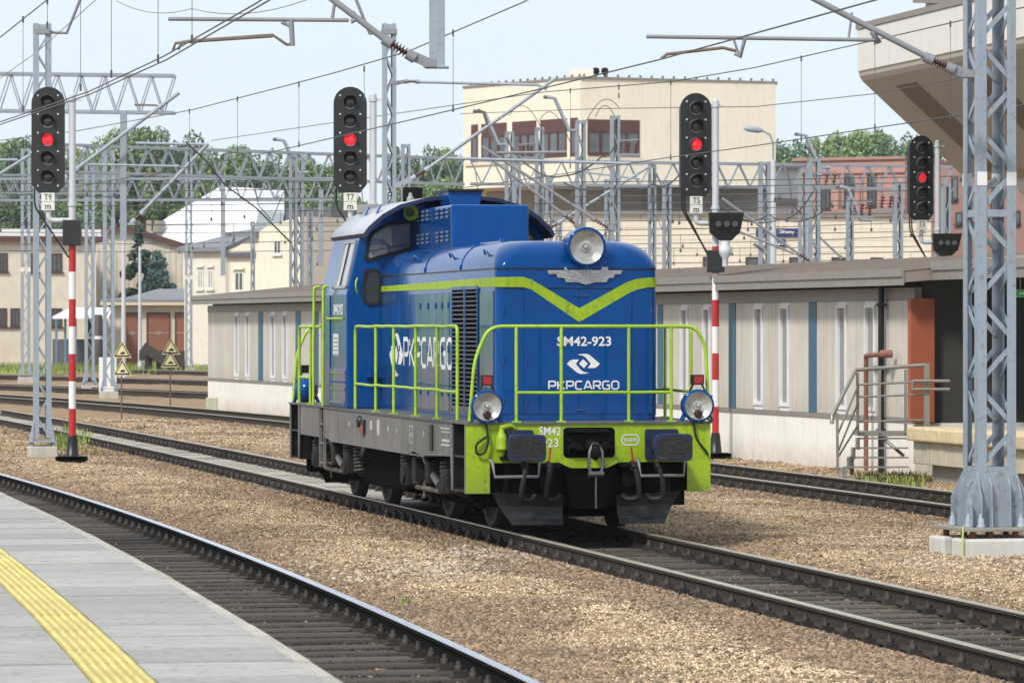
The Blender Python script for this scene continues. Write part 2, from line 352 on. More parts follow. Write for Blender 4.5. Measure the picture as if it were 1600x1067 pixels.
r0 = n.new('ShaderNodeMapRange'); r0.inputs['From Min'].default_value = .3; r0.inputs['From Max'].default_value = .7; L.new(gnoise(1.2), r0.inputs['Value'])
tan_ = gmix(r0.outputs[0], (.43, .3, .175), (.57, .425, .265))
r1 = n.new('ShaderNodeMapRange'); r1.inputs['From Min'].default_value = .35; r1.inputs['From Max'].default_value = .65; L.new(gnoise(28, 9), r1.inputs['Value'])
tan2 = gmix(r1.outputs[0], (.24, .16, .092), tan_)
br = gmix(r1.outputs[0], (.11, .07, .043), (.29, .195, .118))
mid = n.new('ShaderNodeMapRange'); mid.inputs['From Min'].default_value = .4; mid.inputs['From Max'].default_value = .62; mid.inputs['To Max'].default_value = .5; L.new(gnoise(4.5, 8), mid.inputs['Value'])
tan2 = gmix(mid.outputs[0], tan2, (.2, .13, .078))
dk = gmix(r1.outputs[0], (.006, .0045, .003), (.03, .02, .013))
o1 = gmix(sp.outputs['Red'], tan2, br); o2 = gmix(sp.outputs['Green'], o1, dk); L.new(o2, b.inputs['Base Color'])
vo = n.new('ShaderNodeTexVoronoi'); vo.inputs['Scale'].default_value = 22; L.new(t.outputs['Object'], vo.inputs['Vector'])
bp = n.new('ShaderNodeBump'); bp.inputs['Strength'].default_value = .9; bp.inputs['Distance'].default_value = .03; L.new(vo.outputs['Distance'], bp.inputs['Height']); L.new(bp.outputs[0], b.inputs['Normal'])
me = big_mesh('ground', np.stack([GX, GY, GZ], -1).reshape(-1, 3), F, [gm], True)
ca = me.color_attributes.new('soil', 'FLOAT_COLOR', 'POINT')
ca.data.foreach_set('color', np.stack([brown, dark, np.zeros_like(dark), np.ones_like(dark)], -1).astype(np.float32).ravel())
tag(link('ground', me), kind='structure')
# ------------------------------------------------------------------ loose stones (real geometry, one mesh per kind)
def stones(name, X, Y, Z, size, m, label):
    N = len(X); base = np.array([(1, 0, 0), (-1, 0, 0), (0, 1, 0), (0, -1, 0), (0, 0, 1), (0, 0, -1)], float)
    tri = np.array([(0, 2, 4), (2, 1, 4), (1, 3, 4), (3, 0, 4), (2, 0, 5), (1, 2, 5), (3, 1, 5), (0, 3, 5)])
    q = np.random.randn(N, 4); q /= np.linalg.norm(q, axis=1)[:, None]; w, x, y, z = q.T
    Rm = np.stack([1 - 2 * (y * y + z * z), 2 * (x * y - z * w), 2 * (x * z + y * w), 2 * (x * y + z * w), 1 - 2 * (x * x + z * z), 2 * (y * z - x * w), 2 * (x * z - y * w), 2 * (y * z + x * w), 1 - 2 * (x * x + y * y)], -1).reshape(N, 3, 3)
    loc = base[None] * (size[:, None, None] * np.random.uniform(.55, 1.25, (N, 6, 1)))
    V = np.einsum('nij,nkj->nki', Rm, loc) * np.array([1.1, 1.1, .8]); V += np.stack([X, Y, Z], -1)[:, None, :]
    Fm = (tri[None] + (np.arange(N) * 6)[:, None, None]).reshape(-1, 3)
    return tag(link(name, big_mesh(name, V.reshape(-1, 3), Fm, [m])), label, 'gravel', kind='stuff')
GRIT = mat('tan_grit', (.6, .47, .31), .9, var=.3, scale=.9, island=.6)
BROWNST = mat('brown_ballast', (.25, .175, .112), .9, var=.3, scale=1.5, island=.55)
DARKST = mat('oily_ballast', (.035, .024, .016), .95, var=.35, scale=2, island=.75)
PALEST = mat('pale_stone', (.43, .35, .26), .85, var=.15, scale=3, island=.35)
N = 400000
yy = 24 * (112 / 24) ** np.random.rand(N); xx = np.random.uniform(-.16, .16, N) * yy
keep = xx > np.array([edge(v) for v in yy]) + .12; xx = xx[keep]; yy = yy[keep]
a, bb, cc = tdist(xx, yy); dd = np.minimum(np.minimum(a, bb), cc)
zz = gzf(xx, yy, dd) + .002
u = np.random.rand(len(xx)); patch = vnoise(xx, yy, .7, 9)
intr = dd < .86
darkm = intr & (((a < .95) & (u < .85)) | ((yy < 66) & (u < .6)))
brownm = ~darkm & ((dd < .86) | (u < smooth(2.2, 1.0, dd) * .85 + .5 * smooth(.55, .75, patch) + .06))
gritm = ~darkm & ~brownm
def sz(m, lo, hi): return np.random.uniform(lo, hi, m.sum()) * np.clip(yy[m] / 60, 1, 1.7)
stones('gravel', xx[gritm], yy[gritm], zz[gritm], sz(gritm, .006, .015), GRIT, 'fine tan grit covering the ground between the tracks')
stones('gravel', xx[brownm], yy[brownm], zz[brownm], sz(brownm, .012, .036), BROWNST, 'brown ballast stones along the sides of the tracks')
stones('gravel', xx[darkm], yy[darkm], zz[darkm] + .006, sz(darkm, .014, .036), DARKST, 'dark oily ballast stones between the rails')
cx_, cy_ = [], []
for (px, py, sx, sy, k) in ((800, 868, .9, 1.8, 330), (1000, 885, .7, 1.2, 90), (930, 862, .6, 1.2, 160), (640, 903, .75, 1.4, 230), (1590, 880, .9, 2, 160), (1480, 893, .5, 1.2, 60), (520, 880, .5, 1.5, 50)):
    Y0 = 2.6 * FPX / (py - HY); X0 = PXX(px, Y0); cx_.append(np.random.randn(k) * sx * .6 + X0); cy_.append(np.random.randn(k) * sy * .6 + Y0)
cx_ = np.concatenate(cx_); cy_ = np.concatenate(cy_); a, bb, cc = tdist(cx_, cy_); dd = np.minimum(np.minimum(a, bb), cc); k = dd > 1.0
stones('gravel', cx_[k], cy_[k], (gzf(cx_, cy_, dd) + .008)[k], np.random.uniform(.018, .05, k.sum()), PALEST, 'loose pale stones spilled in patches beside the engine track')
# ------------------------------------------------------------------ tracks
PROF = [(-.033, 0), (.033, 0), (.037, -.01), (.037, -.038), (.01, -.052), (.01, -.13), (.075, -.15), (.075, -.165), (-.075, -.165), (-.075, -.15), (-.01, -.13), (-.01, -.052), (-.037, -.038), (-.037, -.01)]
def rail(f, side, y0, y1, step, parent, top, side_m=None):
    mb = MB(); yv = np.arange(y0, y1 + .01, step); vs = []
    for y in yv:
        m = slope(f, y); Ln = math.hypot(m, 1); nx_, ny_ = 1 / Ln, -m / Ln
        for px, pz in PROF:
            o = side * .7535 + px; vs.append((f(y) + nx_ * o, y + ny_ * o, pz))
    K = len(PROF)
    for i in range(len(yv) - 1):
        pass
    faces = []; mi = []
    for i in range(len(yv) - 1):
        for k in range(K):
            faces.append((i * K + k, i * K + (k + 1) % K, (i + 1) * K + (k + 1) % K, (i + 1) * K + k)); mi.append(0 if k in (0, 1, 13) else 1)
    mb.v = [Vector(v) for v in vs]; mb.f = [list(q) for q in faces]; mb.mi = mi; mb.sm = [False] * len(mi)
    return mb.build('rail', [top, side_m or RAILSIDE], parent)
SLP_WOOD = mat('tarred_sleeper', (.055, .047, .039), .95, var=.5, scale=3, stretch=(.6, 9, 9), rand=.45, bump=.5, bscale=15)
SLP_GREY = mat('weathered_sleeper', (.066, .054, .043), .95, var=.5, scale=3, stretch=(.6, 9, 9), rand=.4, bump=.5, bscale=15)
SLP_CONC = mat('concrete_sleeper', (.33, .3, .255), .85, var=.25, scale=4, rand=.3)
mb = MB(); mb.bx(-1.3, 1.3, -.13, .13, -.36, -.172)
SL = {m.name: mb.mesh('sleeper', m, bevel=.015, seg=1) for m in (SLP_WOOD, SLP_GREY, SLP_CONC)}
mb = MB(); mb.bx(-.19, .19, -.075, .075, -.174, -.158)
for sx in (-1, 1):
    mb.bx(sx * .115 - .05, sx * .115 + .05, -.05, .05, -.158, -.118); mb.lathe((sx * .125, 0, -.118), (0, 0, 1), [(.034, 0), (.034, .035), (.018, .036), (.018, .07)], 6)
FM = mb.mesh('rail_fastening', FASTEN)
def track(f, y0, y1, label, top, sleeper_of, pitch=.62, fast=150, step=1.0):
    root = thing('railway_track', label, 'railway track')
    for sd_ in (-1, 1): rail(f, sd_, y0, y1, step, root, top, RAILSIDE_DARK if top is RAILTOP else None)
    y = y0 + .3; i = 0; rest = []
    while y < y1:
        m = slope(f, y); rz = math.atan2(m * -1, 1) * 1.0
        if sleeper_of: link('sleeper', SL[sleeper_of(y).name], root, (f(y), y, random.uniform(-.006, .004)), rz + random.uniform(-.012, .012))
        Ln = math.hypot(m, 1)
        for sd_ in (-1, 1):
            p = (f(y) + sd_ * .7535 / Ln, y - sd_ * .7535 * m / Ln, 0)
            if i < fast: link('rail_fastening', FM, root, p, rz)
        y += pitch / Ln; i += 1
    return root
track(c1, 15, 76, 'curved near track with bright rail beside the platform', RAILTOP, lambda y: SLP_WOOD, fast=100)
track(c2, 10, 118, 'track that carries the blue engine', RAILTOP2, lambda y: SLP_GREY if y < 58 else SLP_CONC, fast=148)
track(c3, 24, 150, 'track along the white foot of the long low building', RAILTOP2, lambda y: SLP_GREY, fast=110)
def far_track(f, y0, y1, label):
    root = thing('railway_track', label, 'railway track')
    for s_ in (-1, 1): rail(f, s_, y0, y1, 6, root, RAILTOP2)
    mb = MB(); y = y0
    while y < y1:
        m = slope(f, y); Ln = math.hypot(m, 1)
        mb.bar((f(y) - 1.3 / Ln, y + 1.3 * m / Ln, -.2), (f(y) + 1.3 / Ln, y - 1.3 * m / Ln, -.2), .26, .06); y += .65 / Ln
    tag(mb.build('sleeper', SLP_WOOD, root), kind='stuff')
far_track(c4, 130, 215, 'first far track left of the long low building, nearest to the warning triangles')
far_track(c5, 150, 255, 'middle one of the three far tracks on the left')
far_track(c6, 185, 300, 'farthest track on the left in front of the brown garage doors')
# ------------------------------------------------------------------ platform
PLZ = .65
plat = tag(bpy.data.objects.new('platform', None), kind='structure'); COL.objects.link(plat)
def off(y, o):
    m = slope(edge, y); Ln = math.hypot(m, 1); return (edge(y) - o / Ln, y + o * m / Ln)
SLAB = mat('platform_paving', lin('#a19f9a'), .8, var=.2, scale=1.6, rand=.15, bump=.2, bscale=60, stretch=(1, 3, 1), dirt=.4, spots=.7)
COPE = mat('platform_edge_stone', lin('#aca69a'), .8, var=.2, scale=6, rand=.1, dirt=.2)
YEL = mat('yellow_tactile_paving', lin('#b5a65c'), .75, var=.12, scale=6, rand=.06, dirt=.15)
RIB = mat('yellow_rib', lin('#d3c782'), .65, var=.2, scale=3, rand=.08, dirt=.3)
mb = MB(); yv = np.arange(12, 62, 1.0); vs = []
for y in yv:
    p = off(y, .12); q = off(y, 4.4); vs += [(p[0], p[1], PLZ - .08), (p[0], p[1], -.35), (q[0], q[1], PLZ - .08), (q[0], q[1], -.35)]
fs = []
for i in range(len(yv) - 1):
    a = 4 * i; fs += [(a, a + 1, a + 5, a + 4), (a, a + 4, a + 6, a + 2)]
mb.add(vs, fs); wl = mb.build('platform_wall', CONC, plat)
def slab(name, y0, y1, o0, o1, m, z0=PLZ - .075, z1=PLZ, ribs=0):
    mb = MB(); c = [off(y0, o0), off(y0, o1), off(y1, o1), off(y1, o0)]
    mb.add([(p[0], p[1], z0) for p in c] + [(p[0], p[1], z1) for p in c], [(0, 1, 2, 3), (7, 6, 5, 4), (0, 4, 5, 1), (1, 5, 6, 2), (2, 6, 7, 3), (3, 7, 4, 0)])
    for k in range(ribs):
        w = (o1 - o0) / ribs; ra = o0 + w * (k + .3); rb = o0 + w * (k + .72)
        c = [off(y0 + .004, ra), off(y0 + .004, rb), off(y1 - .004, rb), off(y1 - .004, ra)]
        c2_ = [off(y0 + .008, ra + .01), off(y0 + .008, rb - .01), off(y1 - .008, rb - .01), off(y1 - .008, ra + .01)]
        mb.add([(p[0], p[1], z1 - .002) for p in c] + [(p[0], p[1], z1 + .016) for p in c2_], [(7, 6, 5, 4), (0, 4, 5, 1), (1, 5, 6, 2), (2, 6, 7, 3), (3, 7, 4, 0)], 1)
    return mb.build(name, [m, RIB], plat)
y = 15.0; i = 0
while y < 56:
    Lb = .88; g = .007
    h = lambda: random.uniform(-.003, .003)
    slab('coping_stone', y + g, y + Lb - g, -.01, .075, COPE, z1=PLZ - .008 + h())
    slab('paving_slab', y + g, y + Lb - g, .085, .915, SLAB, z1=PLZ + h())
    for k in range(2): slab('tactile_tile', y + k * Lb / 2 + .003, y + (k + 1) * Lb / 2 - .003, .925, 1.235, YEL, z1=PLZ + h(), ribs=6)
    for k in range(3): slab('paving_slab', y + g, y + Lb - g, 1.245 + k * .88, 1.245 + k * .88 + .872, SLAB, z1=PLZ + h())
    y += Lb; i += 1
# ------------------------------------------------------------------ the locomotive (local: x right, y towards the rear, z up from rail top)
TH = math.atan2(1350, 6200)
loco = thing('diesel_locomotive', 'blue diesel shunting locomotive with lime green stripe and railings on the middle track', 'locomotive', (.905, 46.58, 0), TH)
HW, HF, HR = .985, .6, 8.1                  # hood half width, front and rear ends
def outline(inset, rad, n=6):
    w = HW - inset; f = HF + inset; pts = [(-w, HR)]
    for i in range(n + 1): a = math.pi + i * math.pi / 2 / n; pts.append((-w + rad + rad * math.cos(a), f + rad + rad * math.sin(a)))
    for i in range(n + 1): a = 1.5 * math.pi + i * math.pi / 2 / n; pts.append((w - rad + rad * math.cos(a), f + rad + rad * math.sin(a)))
    pts.append((w, HR)); return pts
mb = MB(); rings = [(0, 1.31, .13), (0, 3.13, .13)]
RT = .33
for i in range(1, 9):
    a = i * math.pi / 2 / 8; rings.append((RT * (1 - math.cos(a)), 3.13 + RT * math.sin(a), .13 + .22 * math.sin(a)))
vs = []
for ins, z, rd in rings: vs += [(p[0], p[1], z) for p in outline(ins, rd)]
K = len(outline(0, .1)); fs = []
for i in range(len(rings) - 1):
    for k in range(K - 1): fs.append((i * K + k, i * K + k + 1, (i + 1) * K + k + 1, (i + 1) * K + k))
mb.add(vs, fs, 0, True)
mb.add(vs[-K:], [tuple(range(K))]); mb.add([vs[i * K] for i in range(len(rings))] + [vs[i * K + K - 1] for i in range(len(rings))][::-1], [tuple(range(2 * len(rings)))])
hood = mb.build('hood', BLUE, loco)
# seam ribs of the hood roof and the joint along its edge
def seam(y, m=BLUE):
    mb = MB(); p = []
    for i in range(9):
        a = i * math.pi / 2 / 8; p.append((-(HW - RT * (1 - math.cos(a))) - .003, y, 3.13 + RT * math.sin(a) + .003))
    p = p + [(-x, y_, z) for x, y_, z in p[::-1]]
    for a, b_ in zip(p, p[1:]): mb.bar(a, b_, .035, .012)
    return mb.build('roof_seam', m, hood)
for y in (6.9, 5.0, 2.7): seam(y)
mb = MB()
o = outline(-.004, .134)
for a, b_ in zip(o, o[1:]): mb.bar((*a, 3.125), (*b_, 3.125), .012, .016)
mb.build('edge_seam', BLACK_PAINT, hood)
for y in (1.2, 3.3, 5.6):
    for sx in (-1, 1):
        mb = MB(); mb.tube([(sx * .93, y, 3.27), (sx * .98, y - .02, 3.34), (sx * 1.0, y + .06, 3.36), (sx * .97, y + .1, 3.3)], .013, 6); mb.build('roof_hook', BLUE_OLD_SHEEN, loco)
mb = MB(); mb.bx(-.7, -.45, 1.7, 2.9, 3.455, 3.475); mb.lathe((-.58, 2.2, 3.47), (0, 0, 1), [(.03, 0), (.03, .05)], 8); mb.build('roof_hatch', BLUE_OLD_SHEEN, loco)
# ---- side doors, vertical panels and louvres
def panel(y0, y1, z0, z1, sx, m=BLUE_OLD_SHEEN, name='side_door', d=.012):
    mb = MB(); x = sx * HW; mb.bx(min(x, x + sx * d), max(x, x + sx * d), y0 + .008, y1 - .008, z0, z1)
    p = mb.build(name, m, loco, bevel=.003, seg=1)
    return p
for sx in (-1, 1):
    bnd = [8.05, 7.3, 6.66, 5.95, 5.22, 4.7, 4.19, 3.79, 3.38]
    for a, b_ in zip(bnd, bnd[1:]):
        p = panel(b_, a, 1.38, 2.86, sx)
        mb = MB()
        for z in (1.6, 2.15, 2.7): mb.tube([(sx * (HW + .018), b_ + .03, z - .04), (sx * (HW + .018), b_ + .03, z + .04)], .012, 6)
        mb.build('hinge', BLUE, p)
    for (a, b_) in ((3.24, 3.34), (.72, 1.52)): panel(a, b_, 1.38, 2.86, sx)
    for (a, b_) in ((2.42, 3.13), (1.62, 2.33)):
        mb = MB(); x = sx * (HW + .004); t = sx * .022
        for q in ((a - .03, a, 1.42, 2.93), (b_, b_ + .03, 1.42, 2.93), (a, b_, 1.42, 1.46), (a, b_, 2.89, 2.93)):
            mb.bx(min(x, x + t), max(x, x + t), *q)
        g = mb.build('louvre_grille', BLUE, loco)
        mb = MB(); mb.bx(min(x - sx * .002, x + sx * .004), max(x - sx * .002, x + sx * .004), a, b_, 1.46, 2.89); mb.build('grille_backing', SHADE_BLACK, g)
        mb = MB(); mb.add([(x, a, .004), (x, b_, .004), (x + t, b_, -.008), (x + t, a, -.008), (x, a, .01), (x, b_, .01), (x + t, b_, -.001), (x + t, a, -.001)], [(3, 2, 1, 0), (4, 5, 6, 7), (0, 1, 5, 4), (1, 2, 6, 5), (2, 3, 7, 6), (3, 0, 4, 7)])
        sm_ = mb.mesh('louvre_slat', mat('louvre_slat_paint', lin('#5d626b'), .45, var=.25, scale=20, dirt=.4))
        for i in range(26): link('louvre_slat', sm_, g, (0, 0, 1.495 + i * .0545))
# ---- front doors
for (a, b_, z1) in ((-.92, -.655, 2.88), (-.64, .012, 2.88), (.022, .66, 2.88), (.675, .92, 2.88)):
    mb = MB(); mb.bx(a, b_, HF - .008, HF, 1.4, z1); p = mb.build('front_door', BLUE, loco, bevel=.003, seg=1)
    mb = MB()
    for z in (1.55, 2.02, 2.62):
        hx = a + .02 if a < 0 else b_ - .02
        mb.tube([(hx, HF - .016, z - .035), (hx, HF - .016, z + .035)], .012, 6)
    mb.build('hinge', BLUE_OLD_SHEEN, p)
mb = MB(); mb.bx(-.04, .12, HF - .024, HF - .008, 2.8, 2.82); mb.bx(-.02, .1, HF - .024, HF - .008, 1.44, 1.455); mb.build('door_latch', BLUE_OLD_SHEEN, loco)
mb = MB(); mb.bx(-.9, .9, HF - .012, HF - .001, 2.887, 2.899); mb.build('edge_seam', BLACK_PAINT, hood)
# ---- lime stripe: side bands and the chevron on the nose
def fr(x, z, l=0): return (x, HF - .0125 - l, z)
mb = MB()
lw = [(-.86, 2.905, 3.025), (-.66, 2.905, 3.025), (-.56, 2.875, 2.995), (.02, 2.49, 2.655), (.6, 2.82, 2.965), (.72, 2.875, 3.005), (.86, 2.905, 3.02)]
for (x0, a0, b0), (x1, a1, b1) in zip(lw, lw[1:]):
    mb.add([fr(x0, a0), fr(x1, a1), fr(x1, b1), fr(x0, b0)], [(0, 1, 2, 3)])
o = [p for p in outline(-.0125, .142)]
nn = len(o)
for i in range(nn - 1):
    a, b_ = o[i], o[i + 1]
    if abs(a[1] - b_[1]) < 1e-6 and a[1] < .7: continue
    za = 2.905 + (0.012 * a[1] / 8); zb = 2.905 + (0.012 * b_[1] / 8)
    mb.add([(*a, za), (*b_, zb), (*b_, zb + .12 - .006 * b_[1]), (*a, za + .12 - .006 * a[1])], [(0, 1, 2, 3)], 0, True)
# short bits between the rounded corner and the chevron start
for s_ in (-1, 1): mb.add([fr(s_ * .86, 2.905), fr(s_ * .855, 2.905), fr(s_ * .855, 3.02), fr(s_ * .86, 3.02)], [(0, 1, 2, 3)])
mb.build('stripe', LIME, loco, recalc=False)
# ---- lettering
lettering('SM42-923', .15, WHITE_INK, loco, (.08, HF - .0125, 2.205), (1, 0, 0), width=.66, height=.115, bold=.003)
mb = MB(); symbol(mb, .07, 1.995, .00088, lambda x, z, l: (x, HF - .0125 - l, z)); mb.build('emblem_print', WHITE_INK, loco, recalc=False)
mb = MB(); stroke_word(mb, 'PKPCARGO', .85, .112, lambda x, z, l: (x - .35, HF - .0125 - l, z + 1.685)); mb.build('lettering', WHITE_INK, loco, recalc=False)
for sx in (-1, 1):
    X_ = sx * (HW + .0155)
    if sx < 0: f3 = lambda x, z, l: (X_ - l, 6.4 - x, z + 1.895)
    else: f3 = lambda x, z, l: (X_ + l, 3.2 + x, z + 1.895)
    mb = MB(); stroke_word(mb, 'PKPCARGO', 3.22, .41, f3, .15); mb.build('lettering', WHITE_INK, loco, recalc=False)
    g3 = (lambda x, z, l: (X_, 6.95 - x, z)) if sx < 0 else (lambda x, z, l: (X_, 2.55 + x, z))
    mb = MB(); symbol(mb, 0, 2.06, .00215, g3); mb.build('emblem_print', WHITE_INK, loco, recalc=False)
# ---- winged plaque
mb = MB()
wing = [(-.46, 3.105), (-.25, 3.105), (-.25, 3.145), (.28, 3.145), (.28, 3.105), (.46, 3.105), (.44, 3.06), (.37, 3.06), (.35, 3.015), (.29, 3.015), (.26, 2.965), (.12, 2.965), (.015, 2.935), (-.09, 2.965), (-.23, 2.965), (-.25, 3.015), (-.33, 3.015), (-.35, 3.06), (-.44, 3.06)]
mb.prism([(x + .085, HF - .03, z) for x, z in wing], (0, .03, 0)); pq = mb.build('maker_plaque', CHROME, loco)
mb = MB()
for s_ in (-1, 1):
    for i, (x0, z0, x1, z1) in enumerate(((.05, 2.975, .24, 3.01), (.06, 3.0, .24, 3.06), (.08, 3.03, .27, 3.12), (.3, 3.03, .33, 3.05), (.32, 3.075, .43, 3.09))):
        mb.bar((.1 + s_ * x0, HF - .034, z0), (.1 + s_ * x1, HF - .034, z1), .01, .012, up=(0, 1, 0))
for x in (-.06, -.02, .02, .06): mb.bar((.1 + x, HF - .034, 2.98), (.1 + x, HF - .034, 3.12), .012, .012, up=(0, 1, 0))
mb.build('relief', CHROME, pq)
# ---- lamps
def lamp(name, x, y, z, r, depth, marker=True, back=False):
    d = 1 if not back else -1
    mb = MB(); mb.lathe((x, y, z), (0, d, 0), [(r * .86, .0), (r * .98, .004), (r, .02), (r, .07), (r * .93, .075), (r * .93, depth * .55), (r * .6, depth * .9), (r * .25, depth)], 28, cap0=False)
    mb.lathe((x, y, z), (0, d, 0), [(r * .86, 0), (r * .84, .03)], 28, cap0=False, cap1=False)
    for a in (35, 145, 270):
        mb.bx(x + r * .98 * math.cos(R(a)) - .012, x + r * .98 * math.cos(R(a)) + .012, min(y, y + d * .05), max(y, y + d * .05), z + r * .98 * math.sin(R(a)) - .012, z + r * .98 * math.sin(R(a)) + .012)
    hl = mb.build(name, BLUE, loco)
    mb = MB(); mb.lathe((x, y + d * .012, z), (0, d, 0), [(.001, .05), (r * .1, .05), (r * .12, .035), (r * .28, .062), (r * .34, .062), (r * .6, .045), (r * .855, .0)], 28, cap0=False, cap1=False); mb.build('lens', LENS, hl)
    mb = MB(); mb.lathe((x, y + d * .02, z), (0, -d, 0), [(r * .13, 0), (r * .13, .014), (r * .07, .02)], 12); mb.build('bulb', CHROME, hl)
    if marker:
        mb = MB(); mb.lathe((x, y + d * .004, z - r * .5), (0, -d, 0), [(r * .23, -.05), (r * .23, .006), (r * .18, .01)], 14); mb.build('marker_bulb', mat('dark_amber_glass', (.03, .012, .01), .2), hl)
        mb = MB(); mb.bx(x - .07, x + .07, min(y + d * .02, y + d * .12), max(y + d * .02, y + d * .12), z + r + .05, z + r + .17)
        mb.bar((x - .05, y + d * .06, z + r + .06), (x - .1, y + d * .06, z + r * .8), .02, .02); mb.bar((x + .05, y + d * .06, z + r + .06), (x + .1, y + d * .06, z + r * .8), .02, .02)
        mk = mb.build('marker_lamp', BLACK_PAINT, hl)
        mb = MB(); mb.bx(x - .05, x + .05, min(y + d * .012, y + d * .02), max(y + d * .012, y + d * .02), z + r + .065, z + r + .155); mb.build('red_glass', REDLENS, mk)
        mb = MB()
        for s_ in (-1, 1): mb.bar((x + s_ * r * .75, y + d * .1, z - r * .5), (x + s_ * r * .95, y + d * .12, 1.315), .03, .05)
        mb.build('lamp_bracket', BLUE, hl)
    return hl
for x in (-1.235, 1.31):
    lamp('headlamp', x, -.08, 1.505, .195, .3)
    lamp('headlamp', x, 13.08, 1.505, .195, .3, back=True)
lamp('top_headlamp', .08, .44, 3.38, .238, .75, marker=False)
mb = MB(); mb.bx(-.15, .3, .56, .8, 3.1, 3.2); mb.build('lamp_base', BLUE, loco, bevel=.03)
# ---- frame: deck, side sills, front and rear beams, step wells
mb = MB(); mb.bx(-1.49, 1.49, -.02, 13.02, 1.295, 1.318); mb.build('deck', DECK, loco)
for sx in (-1, 1):
    mb = MB(); prof = [(.82, 1.294), (9.95, 1.294), (9.95, .88), (9.3, .84), (3.55, .85), (3.3, .885), (2.75, .85), (.82, .9)]
    x0 = sx * 1.44; mb.prism([(x0, y, z) for y, z in prof], (sx * .03, 0, 0))
    mb.bx(min(sx * 1.30, sx * 1.475), max(sx * 1.30, sx * 1.475), 2.6, 9.4, .835, .852)
    sill = mb.build('side_sill', GREY_SILL, loco)
    mb = MB(); mb.bx(min(sx * 1.471, sx * 1.49), max(sx * 1.471, sx * 1.49), 2.0, 2.17, .93, 1.24); mb.build('sill_slot', BLACK_PAINT, sill)
    mb = MB(); mb.bx(min(sx * 1.471, sx * 1.5), max(sx * 1.471, sx * 1.5), 6.65, 6.95, 1.02, 1.2); mb.lathe((sx * 1.47, 7.0, 1.17), (sx, 0, 0), [(.08, 0), (.08, .05), (.04, .06)], 10); mb.build('filler_box', BLACK_PAINT, sill)
    mb = MB(); mb.bx(min(sx * 1.5, sx * 1.507), max(sx * 1.5, sx * 1.507), 6.7, 6.85, 1.0, 1.12); mb.build('filler_flap', mat('faded_red', (.3, .08, .06), .6, var=.3), sill)
    mb = MB()
    random.seed(3)
    for (y0, y1, z0, z1) in ((6.15, 6.3, 1.08, 1.2), (5.6, 5.8, 1.02, 1.22), (.98, 1.55, 1.21, 1.23), (.98, 1.5, 1.17, 1.185), (.98, 1.45, 1.06, 1.09), (.98, 1.5, 1.01, 1.035)):
        mb.quad((sx * 1.473, y0, z0), (sx * 1.473, y1, z0), (sx * 1.473, y1, z1), (sx * 1.473, y0, z1))
    for (y0, y1, z0, z1) in ((3.3, 3.55, .98, 1.2),):
        for q in ((y0, y1, z0, z0 + .015), (y0, y1, z1 - .015, z1), (y0, y0 + .03, z0, z1), (y1 - .03, y1, z0, z1), (y0 + .08, y1 - .08, z0 + .08, z1 - .09)):
            mb.quad((sx * 1.4735, q[0], q[2]), (sx * 1.4735, q[1], q[2]), (sx * 1.4735, q[1], q[3]), (sx * 1.4735, q[0], q[3]))
    for y in (2.6, 4.4, 5.0, 7.9):
        mb.add([(sx * 1.473, y - .06, 1.12), (sx * 1.473, y, 1.16), (sx * 1.473, y + .06, 1.12), (sx * 1.473, y, 1.08)], [(0, 1, 2, 3)])
    mb.build('sill_marking', mat('worn_white_marks', lin('#b9b8b5'), .6, var=.3, dirt=.4), sill, recalc=False)
    # corner step wells
    for (fy, ry, fm) in ((0.0, .8, LIME), (13.0, 12.2, BLACK_PAINT)):
        d = 1 if ry > fy else -1
        mb = MB(); mb.bx(min(sx * 1.19, sx * 1.475), max(sx * 1.19, sx * 1.475), min(fy, fy + d * .02), max(fy, fy + d * .02), .49, 1.294)
        mb.build('corner_plate', fm, loco)
        mb = MB(); mb.bx(min(sx * 1.2, sx * 1.225), max(sx * 1.2, sx * 1.225), min(fy + d * .022, ry), max(fy + d * .022, ry), .5, 1.293)
        for z in (.5, .9): mb.bx(min(sx * 1.226, sx * 1.46), max(sx * 1.226, sx * 1.46), min(fy + d * .022, ry - d * .022), max(fy + d * .022, ry - d * .022), z, z + .025)
        mb.build('step_well', BLACK_PAINT, loco)
        mb = MB(); mb.prism([(sx * 1.24, ry, 1.293), (sx * 1.46, ry, 1.293), (sx * 1.46, ry, .5), (sx * 1.24, ry, .5)], (0, d * .02, 0)); mb.build('step_well_back', BLACK_PAINT, loco)
        mb = MB(); mb.prism([(sx * 1.464, ry, 1.293), (sx * 1.464, ry + d * .1, 1.293), (sx * 1.464, ry + d * .1, .9), (sx * 1.464, ry + d * .04, .5), (sx * 1.464, ry, .5)], (sx * .017, 0, 0)); mb.build('step_edge_plate', GREY_SILL, loco)
        mb = MB(); mb.bx(min(sx * 1.462, sx * 1.481), max(sx * 1.462, sx * 1.481), min(fy + d * .021, fy + d * .07), max(fy + d * .021, fy + d * .07), .49, 1.293); mb.build('step_edge_plate', GREY_SILL, loco)
    # rear quarter sill panel with ladder
    mb = MB(); mb.bx(min(sx * 1.44, sx * 1.473), max(sx * 1.44, sx * 1.473), 10.35, 12.02, .87, 1.293); mb.build('rear_sill_panel', GREY_SILL, loco)
    mb = MB()
    for y in (9.98, 10.33): mb.bx(min(sx * 1.44, sx * 1.48), max(sx * 1.44, sx * 1.48), y - .02, y + .02, .45, 1.293)
    for z in (.5, .78, 1.05): mb.bx(min(sx * 1.3, sx * 1.475), max(sx * 1.3, sx * 1.475), 10.0, 10.31, z, z + .025)
    mb.build('cab_step', GREY_SILL, loco)
